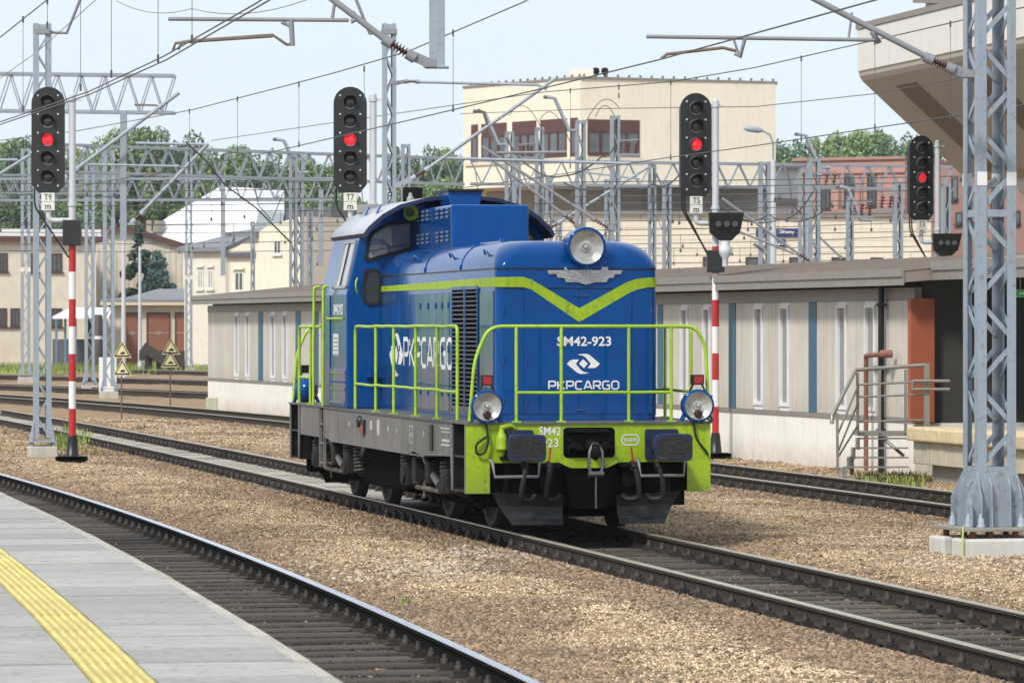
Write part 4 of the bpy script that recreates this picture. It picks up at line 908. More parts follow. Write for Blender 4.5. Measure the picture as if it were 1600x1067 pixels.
mb = MB(); wbox(mb, 0, WL, -.12, .02, .782, .86); wbox(mb, 0, WL, -.12, .015, 2.9, 3.12); mb.build('wall_band', FASCIA, low)
mb = MB(); wbox(mb, .05, WL - .05, -4.9, -.14, .79, 3.3); mb.build('core_wall', mat('shaded_core', (.05, .048, .045), .8), low)  # core colour darkened to paint the shade inside the passage
strips = [('t', 1264, 1276), ('t', 1139, 1150), ('t', 1028, 1036), ('t', 462, 470), ('t', 404, 411), ('g', 1064, 1075), ('g', 1099, 1110), ('g', 1179, 1192), ('g', 1219, 1233), ('g', 1308, 1323), ('g', 1352, 1368), ('g', 367, 373), ('g', 384, 390), ('g', 423, 430), ('g', 442, 449)]
# the hidden stretch behind the engine repeats the same rhythm
for px in range(490, 1000, 58): strips += [('t', px, px + 8), ('g', px + 18, px + 26), ('g', px + 38, px + 46)]
cuts = []
for k, a, b_ in strips: cuts.append((s_at(b_), s_at(a), k))
cuts.sort(); pos = .02
def wall_panel(s0, s1):
    if s1 - s0 < .05: return
    n_ = max(1, round((s1 - s0) / .55)); w_ = (s1 - s0) / n_
    for i in range(n_):
        mb = MB(); wbox(mb, s0 + i * w_ + .006, s0 + (i + 1) * w_ - .006, -.1, 0, .864, 2.896); mb.build('wall_panel', OFFWHITE, low)
for s0, s1, k in cuts:
    if s0 < pos: continue
    wall_panel(pos, s0)
    if k == 't':
        mb = MB(); wbox(mb, s0 + .006, s1 - .006, -.1, .012, .864, 2.89); mb.build('teal_strip', TEAL, low)
    else:
        mb = MB(); f_ = .05
        wbox(mb, s0 - .0, s0 + f_, -.1, .03, .95, 2.83); wbox(mb, s1 - f_, s1, -.1, .03, .95, 2.83); wbox(mb, s0 + f_, s1 - f_, -.1, .03, .95, 1.02); wbox(mb, s0 + f_, s1 - f_, -.1, .03, 2.78, 2.83); wbox(mb, s0, s1, -.1, .0, .864, .949); wbox(mb, s0, s1, -.1, .0, 2.831, 2.896)
        w = mb.build('slot_window', WHITEP, low)
        mb = MB(); wbox(mb, s0 + f_, s1 - f_, -.1, -.03, 1.02, 2.78); mb.build('pane', GREYPANEL, w)
    pos = s1
wall_panel(pos, WL)
# terracotta end pier
mb = MB(); wbox(mb, -.14, -.0, -.3, .14, .8, 2.93); mb.build('end_pier', TERRA, low)
# roof with fascia
s_r = s_at(1408, .5)
mb = MB()
def roofpiece(mb, s0, s1, o_e, ze, zt, o_r, zr):
    a = [wp(s0, o_e, ze), wp(s0, o_e, zt), wp(s0, o_r, zr), wp(s0, o_r, zr - .25), wp(s0, -.2, ze + .05)]; b_ = [wp(s1, o_e, ze), wp(s1, o_e, zt), wp(s1, o_r, zr), wp(s1, o_r, zr - .25), wp(s1, -.2, ze + .05)]
    n_ = 5; mb.add(a + b_, [(0, 1, 2, 3, 4), (9, 8, 7, 6, 5)] + [(i, n_ + i, n_ + (i + 1) % n_, (i + 1) % n_) for i in range(n_)])
roofpiece(mb, s_r, WL + .3, .45, 3.2, 3.4, -3.6, 3.78); rfm = mb.build('roof', METALROOF, low)
mb = MB(); wbox(mb, s_r - .02, WL + .32, .45, .48, 3.15, 3.29); wbox(mb, s_r - .02, WL + .32, .45, .51, 3.296, 3.43); mb.build('fascia', FASCIA, rfm)
mb = MB()
s = s_r
while s < WL:
    a = wp(s, .45, 3.41); b_ = wp(s, -3.55, 3.79); mb.bar(a, b_, .03, .03); s += .62
tag(mb.build('roof_rib', METALROOF, rfm), kind='stuff')
mb = MB(); roofpiece(mb, -26, s_r - .03, -.1, 3.28, 3.55, -3.6, 3.82); r2 = mb.build('roof', METALROOF, low)
mb = MB(); wbox(mb, -26, s_r - .03, -.098, -.06, 3.24, 3.4); wbox(mb, -26, s_r - .03, -.098, -.03, 3.405, 3.56); mb.build('fascia', FASCIA, r2)
# open, dark passage to the right of the pier
mb = MB(); wbox(mb, -26, -.8, -5.2, -.1, -.4, .70); mb.build('plinth', CONC, low)
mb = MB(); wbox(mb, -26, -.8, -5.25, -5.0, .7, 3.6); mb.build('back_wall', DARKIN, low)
mb = MB()
for s0 in (-1.25, -4.2, -8.4, -12): wbox(mb, s0 - .45, s0, -4.98, -4.9, .75, 2.75)
mb.build('passage_panel', mat('dull_grey_panel', lin('#8e8c88'), .6), low)
mb = MB()
for z in (1.5, 1.75): mb.tube([wp(-.9, -2.5, z - .05), wp(-7, -2.5, z + .25), wp(-25, -2.5, z + .3)], .03, 6)
for s0 in (-2, -4.5, -7, -10): mb.tube([wp(s0, -2.5, .7), wp(s0, -2.5, 1.7)], .025, 6)
mb.build('passage_handrail', BLACK_PAINT, low)
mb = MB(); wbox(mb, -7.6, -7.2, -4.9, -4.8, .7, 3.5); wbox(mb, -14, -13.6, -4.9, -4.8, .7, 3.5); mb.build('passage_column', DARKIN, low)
# green exit sign hanging in the passage
sx_ = s_at(1594, -1.0); pe = wp(sx_, -1.0, 0)
ex_ = thing('exit_sign', 'small green exit sign hanging under the roof edge at the right', 'sign', (pe[0], pe[1], 3.0))
mb = MB(); mb.bx(-.13, .13, -.03, .03, -.065, .065); mb.bar((0, 0, .065), (0, 0, .3), .015, .015); mb.build('sign_case', mat('sign_case', (.45, .45, .42), .5), ex_)
mb = MB(); mb.bx(-.09, .12, -.034, -.031, -.05, .05); mb.build('sign_face', mat('exit_green', lin('#2f8a44'), .5, emit=.25), ex_)
mb = MB(); mb.add([(x, -.036, z) for x, z in ((-.02, -.014), (.04, -.014), (.04, -.035), (.09, 0), (.04, .035), (.04, .014), (-.02, .014))], [tuple(range(7))]); mb.build('arrow', WHITEP, ex_)
# drain pipes, cables
def pipe_thing(name, label, cat, pts, r, m):
    mb = MB(); mb.tube(pts, r, 8); return tag(mb.build(name, m), label, cat)
s1_ = s_at(1385)
pp = thing('drain_pipe', 'black drain pipe running down the pale wall beside the stair', 'pipe')
mb = MB(); mb.tube([wp(s1_, .1, 3.15), wp(s1_, .1, -.25)], .055, 8); mb.build('pipe', BLACK_PAINT, pp)
mb = MB()
for z in (.6, 1.7, 2.8): mb.bx(wp(s1_, .1, 0)[0] - .08, wp(s1_, .1, 0)[0] + .08, wp(s1_, .1, 0)[1] - .08, wp(s1_, .1, 0)[1] + .14, z, z + .05)
mb.build('pipe_clamp', BLACK_PAINT, pp)
REDPIPE = mat('faded_red_pipe', lin('#8a5a4e'), .6, var=.25, dirt=.3)
s2_ = s_at(1368); s3_ = s_at(1402)
hp = thing('hydrant_pipe', 'reddish pipe with a bent outlet fixed to the pale wall behind the stair railing', 'pipe')
mb = MB(); mb.tube([wp(s2_, .18, -.25), wp(s2_, .18, 1.86), wp(s2_ - .05, .2, 1.93), wp(s3_, .22, 1.97)], .042, 8); mb.build('pipe', REDPIPE, hp)
mb = MB(); mb.lathe(wp(s3_ - .03, .12, 1.97), WN, [(.07, 0), (.07, .2), (.045, .22)], 12); mb.build('outlet', REDPIPE, hp)
# small grey box on two legs at the plinth
q = wp(s_at(361), .6, 0)
kb = thing('cable_box', 'small pale cable box on legs at the foot of the white plinth', 'box', (q[0], q[1], -.2))
mb = MB(); mb.bx(-.17, .17, -.12, .12, .12, .5); mb.build('cabinet', mat('pale_green_grey', lin('#b9bda9'), .5), kb, bevel=.02)
mb = MB(); mb.bx(-.12, -.08, -.03, .03, 0, .12); mb.bx(.08, .12, -.03, .03, 0, .12); mb.build('leg', DARK_STEEL, kb)
# ------------------------------------------------------------------ stair and sandstone platform at the right
st = thing('metal_stair', 'small steel stair with tubular railing beside the terracotta pier', 'stairs')
def PP(px, py, Y): return tuple(PX(px, py, Y))
YS = 66.5
mb = MB()
for i in range(5):
    z = PZ(684 + i * 14.3, YS - .1 * i); xl = PXX(1340 - i * 9, YS); xr = PXX(1418 - i * 2, YS)
    mb = MB(); mb.bx(xl, xr, YS - .1 - .28 * i, YS + .17 - .28 * i, z - .022, z); mb.build('tread', STEELRAIL, st)
mb = MB()
for i in range(5):
    z = PZ(684 + i * 14.3, YS); x = PXX(1340 - i * 9, YS)
    mb.bx(x - .02, x + .02, YS - .2 - .28 * i, YS + .2 - .28 * i, z - .19, z); 
mb.build('stringer', STEELRAIL, st)
mb = MB(); mb.bx(PXX(1340, YS), PXX(1420, YS), YS - .1, YS + 1.0, PZ(681, YS), PZ(675, YS)); mb.build('landing', STEELRAIL, st)
for (px, y0, y1) in ((1340, 582, 678), (1374, 578, 677), (1415, 577, 677)):
    mb = MB(); mb.bar(PP(px, y1, YS - .1), PP(px, y0, YS - .1), .05, .05); mb.build('railing_post', STEELRAIL, st)
mb = MB(); mb.bar(PP(1448, 672, YS - .1), PP(1448, 568, YS - .1), .09, .09); mb.build('gate_post', STEELRAIL, st)
mb = MB(); mb.bar(PP(1309, 740, YS - 1.1), PP(1308, 645, YS - 1.1), .045, .045); mb.build('railing_post', STEELRAIL, st)
for pts, r in (([(1300, 662, 1.1), (1300, 650, 1.1), (1337, 578, .1), (1448, 570, .1)], .035), ([(1310, 676, 1.1), (1341, 602, .1)], .018), ([(1310, 704, 1.1), (1341, 628, .1)], .018), ([(1310, 713, 1.1), (1341, 663, .1)], .018),
               ([(1341, 601, .1), (1448, 596, .1)], .02), ([(1341, 620, .1), (1448, 616, .1)], .018), ([(1341, 659, .1), (1448, 656, .1)], .018)):
    mb = MB(); mb.tube([PP(a, b_, YS - o) for a, b_, o in pts], r, 8); mb.build('handrail', STEELRAIL, st)
for yy_ in (595, 608):
    mb = MB(); mb.tube([PP(1426, yy_, YS - .2), PP(1484, yy_, YS - .2)], .025, 8); mb.build('gate_bar', STEELRAIL, st)
mb = MB(); mb.tube([PP(1426, 594, YS - .2), PP(1426, 609, YS - .2)], .025, 8); mb.build('gate_bar', STEELRAIL, st)
mb = MB(); mb.tube([PP(1375, 680, YS), PP(1412, 712, YS - .2)], .03, 6); mb.tube([PP(1331, 712, YS - .6), PP(1331, 742, YS - .6)], .035, 6); mb.build('stair_strut', STEELRAIL, st)
# raised platform with sandstone coping, running towards the viewer along the third track
p2 = thing('side_platform', 'short raised platform with sandstone coping blocks at the right edge', 'platform')
PA = Vector((PXX(1416, 66.0), 66.0, 0)); PD = Vector((.236, -.972, 0)); PN = Vector((.972, .236, 0))
def pq(s, o, z): p = PA + PD * s + PN * o; return (p.x, p.y, z)
def pbox(mb, s0, s1, o0, o1, z0, z1):
    c = [pq(s0, o0, 0), pq(s1, o0, 0), pq(s1, o1, 0), pq(s0, o1, 0)]
    mb.add([(p[0], p[1], z0) for p in c] + [(p[0], p[1], z1) for p in c], [(0, 1, 2, 3), (7, 6, 5, 4), (0, 4, 5, 1), (1, 5, 6, 2), (2, 6, 7, 3), (3, 7, 4, 0)])
for i in range(22):
    mb = MB(); pbox(mb, i * .8 + .006, i * .8 + .794, 0 + random.uniform(-.01, .01), .9, .55, .78 + random.uniform(-.006, .006)); mb.build('coping_stone', mat('coping_sandstone', lin('#d6c29b'), .8, var=.18, scale=4, rand=.12, dirt=.15), p2, bevel=.03)
for i in range(11):
    mb = MB(); pbox(mb, i * 1.6 + .006, i * 1.6 + 1.594, .12, .8, .17, .548); mb.build('edge_beam', STONE, p2, bevel=.012, seg=1)
mb = MB(); pbox(mb, .45, 18, .3, 1.2, -.4, .168); mb.build('wall', mat('grey_concrete_wall', lin('#9b968b'), .85, var=.2, scale=2, streak=.5, streak_col=(.1, .09, .08)), p2)
mb = MB(); pbox(mb, 0, 18, .902, 14, .3, .77); mb.build('paving', CONC, p2)
# ------------------------------------------------------------------ cream station block
def rot2(d): return Vector((d.y, -d.x, 0))
class Fac:
    """vertical facade plane from A to B (left to right as seen); helper for boxes standing proud (o>0) or recessed"""
    def __init__(s, A, B): s.A = Vector((A[0], A[1], 0)); s.B = Vector((B[0], B[1], 0)); s.D = (s.B - s.A).normalized(); s.L = (s.B - s.A).length; s.N = Vector((s.D.y, -s.D.x, 0)); s.N = -s.N if s.N.dot(s.A) > 0 else s.N
    def p(s, t, o, z): q = s.A + s.D * t + s.N * o; return (q.x, q.y, z)
    def box(s, mb, t0, t1, o0, o1, z0, z1, mi=0):
        c = [s.p(t0, o0, 0), s.p(t1, o0, 0), s.p(t1, o1, 0), s.p(t0, o1, 0)]
        mb.add([(q[0], q[1], z0) for q in c] + [(q[0], q[1], z1) for q in c], [(0, 1, 2, 3), (7, 6, 5, 4), (0, 4, 5, 1), (1, 5, 6, 2), (2, 6, 7, 3), (3, 7, 4, 0)], mi); return mb
    def t(s, px):
        k = (px - 800) / FPX; return (k * s.A.y - s.A.x) / (s.D.x - k * s.D.y)
    def z(s, px, py): t = s.t(px); return PZ(py, s.A.y + s.D.y * t)
def window(f, root, t0, t1, z0, z1, frame, glass, bars=1, hbar=None, sill=True, fw=.09, name='window'):
    mb = MB(); o0, o1 = -.02, .05
    f.box(mb, t0, t0 + fw, o0, o1, z0, z1); f.box(mb, t1 - fw, t1, o0, o1, z0, z1); f.box(mb, t0 + fw, t1 - fw, o0, o1, z1 - fw, z1); f.box(mb, t0 + fw, t1 - fw, o0, o1, z0, z0 + fw)
    for i in range(bars):
        tb = t0 + (t1 - t0) * (i + 1) / (bars + 1); f.box(mb, tb - fw / 2.5, tb + fw / 2.5, o0, o1 - .01, z0 + fw, z1 - fw)
    if hbar: f.box(mb, t0 + fw, t1 - fw, o0, o1 - .015, hbar - fw / 2.5, hbar + fw / 2.5)
    w = mb.build(name, frame, root)
    mb = MB(); f.box(mb, t0 + fw, t1 - fw, -.02, .02, z0 + fw, z1 - fw); mb.build('pane', glass, w)
    if sill:
        mb = MB(); f.box(mb, t0 - .1, t1 + .1, 0, .14, z0 - .1, z0 - .003); mb.build('sill', frame, w)
    return w
GLB = mat('block_glass', (.1, .105, .11), .08, var=.5, scale=.8, spec=.8)
blk = thing('station_block', 'tall cream station control block with a ribbon of brown windows under a flat roof', 'building')
YC = 200.0; C0 = (PXX(907, YC), YC); CL = (PXX(724, 208), 208); CR = (PXX(1212, 204), 204)
fl = Fac(CL, C0); fr_ = Fac(C0, CR)
ZT = PZ(123, 200); ZB = PZ(287, 200)
mb = MB(); bk = Vector((2, 22, 0))
poly = [Vector((*CL, ZB)), Vector((*C0, ZB)), Vector((*CR, ZB)), Vector((CR[0] + .6, CR[1] + 18, ZB)), Vector((CL[0] + 1, CL[1] + 14, ZB))]
mb.prism(poly, (0, 0, ZT - ZB)); mb.build('upper_wall', CREAM, blk)
mb = MB(); poly2 = [Vector((*CL, ZT + .002)) + Vector((-.05, -.05, 0)), Vector((*C0, ZT + .002)) + Vector((0, -.1, 0)), Vector((*CR, ZT + .002)) + Vector((.1, 0, 0)), poly[3] + Vector((0, 0, ZT - ZB + .002)), poly[4] + Vector((0, 0, ZT - ZB + .002))]
mb.prism(poly2, (0, 0, .1)); mb.build('roof_edge', FASCIA, blk)
mb = MB()
for f in (fl, fr_):
    t_ = .3
    while t_ < f.L: q = f.p(t_, -.25, ZT + .1); mb.lathe(q, (0, 0, 1), [(.04, 0), (.04, .06), (.075, .07), (.06, .14), (.02, .16)], 8); t_ += .62
tag(mb.build('roof_bollard', mat('roof_knob', (.2, .19, .18), .6), blk), kind='stuff')
mb = MB(); mb.bx(PXX(888, 206), PXX(926, 206), 204, 209, ZT + .1, PZ(112, 206)); mb.build('roof_hatch', CREAM, blk)
for px in (931, 945):
    mb = MB(); q = PX(px, 118, 206); mb.tube([(q.x, q.y, ZT), (q.x, q.y, q.z)], .06, 6); mb.lathe((q.x, q.y, PZ(118, 206)), (0, 0, 1), [(.05, 0), (.16, .06), (.2, .2), (.16, .36), (.04, .4)], 10); mb.build('roof_vent', DARK_STEEL, blk)
# ribbon windows
def ribbon_win(f, px0, px1, zt, zb, mull):
    t0, t1 = f.t(px0), f.t(px1)
    mb = MB(); f.box(mb, t0, t1, 0, .04, zt - (zt - zb) * .34, zt); mb.build('spandrel', mat('brown_red_panel', lin('#5b3a38'), .45, var=.15), blk)
    mb = MB(); f.box(mb, t0, t1, 0, .06, zb - .06, zb + .05); mb.build('window_sill', mat('brown_red_panel', lin('#5b3a38')), blk)
    w = (t1 - t0) / mull
    for i in range(mull): window(f, blk, t0 + i * w, t0 + (i + 1) * w - .01, zb + .05, zt - (zt - zb) * .34 - .005, WINFR, GLB, bars=0, sill=False, fw=.07)
zt, zb = PZ(190, 202), PZ(245, 202)
for a, b_, m in ((737, 747, 1), (753, 792, 3), (801, 838, 3), (845, 886, 3), (892, 903, 1)): ribbon_win(fl, a, b_, zt + (0.1), zb, m)
for a, b_, m in ((918, 999, 4),): ribbon_win(fr_, a, b_, PZ(188, 201), PZ(243, 201), m)
mb = MB(); fl.box(mb, fl.t(728), fl.t(906), .0, .1, zb - .25, zb - .08); fr_.box(mb, fr_.t(911), fr_.t(1003), 0, .1, PZ(245, 201) - .25, PZ(245, 201) - .07); mb.build('sill_band', CREAM2, blk)
# recess and lower storeys
mb = MB(); lo = [Vector((PXX(760, 212), 212, -.3)), Vector((PXX(1000, 206), 206, -.3)), Vector((PXX(1208, 209), 209, -.3)), Vector((PXX(1208, 209), 224, -.3)), Vector((PXX(760, 212), 224, -.3))]
mb.prism(lo, (0, 0, ZB + .28)); mb.build('recess_wall', mat('grey_recess', lin('#a5a3a0'), .8, var=.1), blk)
hall = thing('station_hall', 'long low cream station wing with square windows and a blue name sign', 'building')
fh = Fac((PXX(860, 192), 192), (PXX(1455, 196), 196))
zh = PZ(338, 193)
mb = MB(); fh.box(mb, 0, fh.L, -12, 0, -.3, zh); mb.build('wall', CREAM, hall)
mb = MB(); fh.box(mb, -.1, fh.L + .1, -12, .15, zh + .003, zh + .25); mb.build('roof', FASCIA, hall)
mb = MB()
for k in range(1, 14): fh.box(mb, 0, fh.L, 0, .012, zh * k / 14, zh * k / 14 + .03)
mb.build('wall_joint', CREAM2, hall)
for a, b_ in ((865, 885), (920, 941), (985, 1010), (1098, 1108), (1165, 1193), (1233, 1252), (1299, 1322), (1360, 1380)):
    window(fh, hall, fh.t(a), fh.t(b_), PZ(424, 193), PZ(401, 193), WINFR, GLB, bars=0)
sgn = thing('station_sign', 'dark blue station name sign reading Glowny on the cream wing', 'sign')
SBL = mat('sign_navy', lin('#27306b'), .5)
mb = MB(); fh.box(mb, fh.t(1181), fh.t(1248), .03, .09, PZ(369.5, 193), PZ(356, 193)); mb.build('sign_panel', SBL, sgn)
tt = fh.t(1228); lettering('Główny', .3, WHITE_INK, sgn, fh.p(tt, .095, PZ(366.5, 193)), fh.D, width=fh.t(1240) - fh.t(1215.5), height=.26, bold=.006)
sg2 = thing('platform_sign', 'smaller dark blue sign reading G1 below the name sign on the cream wing', 'sign')
mb = MB(); fh.box(mb, fh.t(1205), fh.t(1226.5), .03, .09, PZ(385, 193), PZ(373, 193)); mb.build('sign_panel', SBL, sg2)
lettering('G1', .3, WHITE_INK, sg2, fh.p(fh.t(1217), .095, PZ(382.5, 193)), fh.D, width=.34, height=.25, bold=.006)
# pink building and grey-white link at the right
PINK = mat('pink_brick', lin('#b98d80'), .85, var=.12, scale=2); PINK2 = mat('dark_pink_brick', lin('#a5827a'), .85, var=.12, scale=2)
pk = thing('pink_building', 'pinkish red brick building with tall narrow dark windows behind the signals', 'building')
fp = Fac((PXX(1242, 235), 235), (PXX(1414, 232), 232)); zk = PZ(250, 233)
mb = MB(); fp.box(mb, 0, fp.L, -15, 0, -.3, zk); mb.build('wall', PINK, pk)
mb = MB(); fp.box(mb, -.1, fp.L, 0, .12, PZ(271, 233), PZ(269, 233)); fp.box(mb, -.1, fp.L + .05, -15, .15, zk + .003, zk + .18); fp.box(mb, -.05, fp.L, 0, .14, PZ(334, 233), PZ(327, 233)); mb.build('cornice', PINK2, pk)
for a, b_, c, d in ((1282, 1298, 290, 327), (1319, 1335, 275, 322), (1355, 1370, 273, 324)):
    window(fp, pk, fp.t(a), fp.t(b_), PZ(d, 233), PZ(c, 233), mat('dark_green_frame', lin('#2f3d38'), .4), GLB, bars=1, sill=True)
mb = MB()
for a in (1310, 1313, 1343, 1347, 1377): fp.box(mb, fp.t(a), fp.t(a + 1.5), 0, .1, PZ(325, 233), PZ(273, 233))
mb.build('pilaster', PINK2, pk)
pk2 = thing('dark_pink_building', 'darker pinkish brick building seen behind the right lattice mast', 'building')
fp2 = Fac((PXX(1416, 225), 225), (PXX(1660, 205), 205)); zk2 = PZ(262, 222)
mb = MB(); fp2.box(mb, 0, fp2.L, -14, 0, -.3, zk2); mb.build('wall', PINK2, pk2)
for a, b_, c, d in ((1488, 1497, 278, 312), (1474, 1484, 334, 352), (1494, 1504, 332, 350), (1525, 1540, 285, 320), (1550, 1565, 285, 320), (1580, 1595, 330, 350), (1545, 1557, 335, 352), (1470, 1480, 382, 400)):
    window(fp2, pk2, fp2.t(a), fp2.t(b_), fp2.z(a, d), fp2.z(a, c), mat('dark_green_frame', lin('#2f3d38'), .4), GLB, bars=0)
lk = thing('glass_link', 'pale grey flat roofed annex between the cream block and the pink building', 'building')
fk = Fac((PXX(1000, 216), 216), (PXX(1250, 222), 222))
mb = MB(); fk.box(mb, 0, fk.L, -8, 0, -.3, PZ(257, 219)); mb.build('wall', mat('pale_grey_cladding', lin('#c6c9cc'), .5, var=.06), lk)
mb = MB(); fk.box(mb, 0, fk.L, 0, .3, PZ(262, 219), PZ(256, 219)); fk.box(mb, 0, fk.L, 0, .2, PZ(318, 219), PZ(308, 219)); mb.build('roof_edge', FASCIA, lk)
# ------------------------------------------------------------------ huge beige overhanging deck at the top right
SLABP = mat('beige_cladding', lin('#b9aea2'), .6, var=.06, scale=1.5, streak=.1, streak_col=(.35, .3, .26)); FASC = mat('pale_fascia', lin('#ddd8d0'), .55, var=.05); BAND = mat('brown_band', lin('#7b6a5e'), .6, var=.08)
ovh = thing('overhanging_deck', 'massive pale beige overhanging bus deck with rounded edge filling the top right corner', 'building')
ox, oy = PXX(1341, 96), 96.0; OD = Vector((.216, -.9764, 0)); ON = Vector((.9764, .216, 0))   # OD runs along the front edge towards the viewer, ON inward
def oq(s, w, z): p = Vector((ox, oy, 0)) + OD * s + ON * w; return (p.x, p.y, z)
zt = PZ(47, 96); prof = [(0, zt), (0, PZ(110, 96)), (.03, PZ(120, 96)), (.1, PZ(127, 96)), (.22, PZ(134, 96)), (2.62, PZ(273, 96.5)), (3.4, PZ(283, 96.6)), (14, PZ(283, 96.6)), (14, zt)]
cutss = [0, 4.1, 5.6, 9.2, 10.7, 14.3, 15.8, 19.4, 20.9, 30]
def opiece(name, s0, s1, w0, w1, m):
    pr = [(w, z) for w, z in prof]; mb = MB(); n_ = len(pr)
    mb.add([oq(s0, w, z) for w, z in pr] + [oq(s1, w, z) for w, z in pr], [tuple(range(n_))[::-1], tuple(range(n_, 2 * n_))] + [(i, (i + 1) % n_, n_ + (i + 1) % n_, n_ + i) for i in range(n_)])
    return mb.build(name, m, ovh)
s = 0
while s < 56:
    opiece('cladding_segment', s + .008, s + 2.45 - .008, 0, 0, SLABP); s += 2.45
s = 0
while s < 56:   # pale fascia panels along the edge
    mb = MB(); w_ = -.02; z0_, z1_ = PZ(112, 96), zt - .01
    A_ = [oq(s + .01, w_, z0_), oq(s + 2.44, w_, z0_), oq(s + 2.44, w_, z1_), oq(s + .01, w_, z1_)]; B_ = [oq(s + .01, .01, z0_), oq(s + 2.44, .01, z0_), oq(s + 2.44, .01, z1_), oq(s + .01, .01, z1_)]
    mb.add(A_ + B_, [(0, 1, 2, 3), (7, 6, 5, 4)] + [(i, 4 + i, 4 + (i + 1) % 4, (i + 1) % 4) for i in range(4)]); mb.build('fascia_panel', FASC, ovh); s += 2.45
s = 1.9
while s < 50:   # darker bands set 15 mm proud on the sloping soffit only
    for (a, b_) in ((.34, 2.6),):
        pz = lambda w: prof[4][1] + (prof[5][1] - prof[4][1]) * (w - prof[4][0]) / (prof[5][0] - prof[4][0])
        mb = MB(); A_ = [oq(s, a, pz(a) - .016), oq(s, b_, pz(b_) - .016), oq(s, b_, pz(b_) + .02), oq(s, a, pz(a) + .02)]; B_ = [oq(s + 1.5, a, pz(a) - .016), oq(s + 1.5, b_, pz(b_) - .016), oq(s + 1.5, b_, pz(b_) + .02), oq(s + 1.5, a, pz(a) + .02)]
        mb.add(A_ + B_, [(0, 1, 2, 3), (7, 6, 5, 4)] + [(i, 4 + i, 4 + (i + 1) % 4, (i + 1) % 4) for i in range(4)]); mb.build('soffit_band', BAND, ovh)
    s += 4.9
mb = MB()
A_ = [oq(-.06, -.05, zt + .003), oq(-.06, .9, zt + .003), oq(-.06, .9, zt + .2), oq(-.06, -.05, zt + .14)]; B_ = [oq(56, -.05, zt + .003), oq(56, .9, zt + .003), oq(56, .9, zt + .2), oq(56, -.05, zt + .14)]
mb.add(A_ + B_, [(0, 1, 2, 3), (7, 6, 5, 4)] + [(i, 4 + i, 4 + (i + 1) % 4, (i + 1) % 4) for i in range(4)]); mb.build('roof_trim', METALROOF, ovh)
mb = MB(); mb.tube([oq(2, 3.6, PZ(291, 96.6)), oq(50, 3.6, PZ(291, 96.6))], .3, 14); mb.build('edge_pipe', FASC, ovh)
mb = MB()
for s in (9, 24, 39): mb.bar(oq(s, 6, -.3), oq(s, 6, 6.0), .8, .8)
mb.build('support_column', CONC, ovh)
mb = MB(); A_ = PX(1443, 0, 108); mb.add([tuple(PX(1446, 20, 108)), tuple(PX(1600, 20, 100)), tuple(PX(1600, -30, 100)), tuple(PX(1446, -30, 108))] + [tuple(PX(1446, 20, 108) + Vector((4, 6, 0))), tuple(PX(1600, 20, 100) + Vector((4, 6, 0))), tuple(PX(1600, -30, 100) + Vector((4, 6, 0))), tuple(PX(1446, -30, 108) + Vector((4, 6, 0)))], [(0, 1, 2, 3), (7, 6, 5, 4), (0, 4, 5, 1), (1, 5, 6, 2), (2, 6, 7, 3), (3, 7, 4, 0)]); mb.build('roof_box', FASCIA, ovh)
mb = MB(); mb.bar(tuple(PX(1440, 2, 107.8)), tuple(PX(1600, 2, 99.8)), .5, .12); mb.build('roof_box_trim', METALROOF, ovh)
# ------------------------------------------------------------------ buildings at the left
GL2 = mat('old_glass', (.09, .1, .1), .1, var=.4, scale=2)
LW = mat('white_frame', lin('#dcdad4'), .5)
la = thing('depot_building', 'two storey beige depot building with small windows and brown eaves at the far left', 'building')
f = Fac((PXX(-40, 266), 266), (PXX(150, 268), 268)); z = lambda py: PZ(py, 270)
mb = MB(); f.box(mb, 0, f.L, -12, 0, -.3, z(380)); mb.build('wall', CREAM2, la)
mb = MB(); f.box(mb, -.4, f.L + .4, -12.4, .5, z(380) + .003, z(371)); mb.build('eaves', BROWNTRIM, la)
mb = MB(); f.box(mb, -.3, f.L + .3, -12.2, .3, z(371) + .003, z(360)); mb.build('roof', mat('white_metal_roof', lin('#e4e4e6'), .5, var=.06), la)
for a, b_ in ((-2, 12), (48, 60), (80, 97)): window(f, la, f.t(a), f.t(b_), z(426), z(397), WINFR, GL2, hbar=z(412))
for a, b_ in ((-1, 11), (16, 31), (80, 97)): window(f, la, f.t(a), f.t(b_), z(511), z(482), WINFR, GL2)
lb = thing('ribbed_shed', 'tall beige ribbed shed with brown sloping roof edge behind the conifer', 'building')
f = Fac((PXX(148, 281), 281), (PXX(286, 282), 282)); z = lambda py: PZ(py, 282)
mb = MB(); n_ = [f.p(0, 0, -.3), f.p(f.L, 0, -.3), f.p(f.L, 0, z(385)), f.p(f.t(210), 0, z(362)), f.p(0, 0, z(362))]; mb.prism(n_, tuple(-f.N * 12)); mb.build('wall', CREAM2, lb)
mb = MB(); a = f.p(f.L + .3, .2, z(386)); b_ = f.p(f.t(208), .2, z(360)); c = f.p(-.2, .2, z(360)); mb.bar(a, b_, .4, .35); mb.bar(b_, c, .4, .35); mb.build('eaves', BROWNTRIM, lb)
mb = MB()
t_ = .15
while t_ < f.L: f.box(mb, t_, t_ + .12, 0, .05, -.2, z(388)); t_ += .42
tag(mb.build('wall_rib', CREAM2, lb), kind='stuff')
for a, b_ in ((229, 254),): window(f, lb, f.t(a), f.t(b_), z(420), z(396), WINFR, GL2)
lc = thing('white_gable_house', 'large house with a steep bright white metal roof rising above the depot', 'building')
f = Fac((PXX(214, 330), 330), (PXX(388, 326), 326)); z = lambda py: PZ(py, 328)
WROOF = mat('bright_metal_roof', lin('#eceef2'), .45, var=.05)
mb = MB(); f.box(mb, 0, f.L, -12, 0, -.3, z(378)); mb.build('wall', CREAM2, lc)
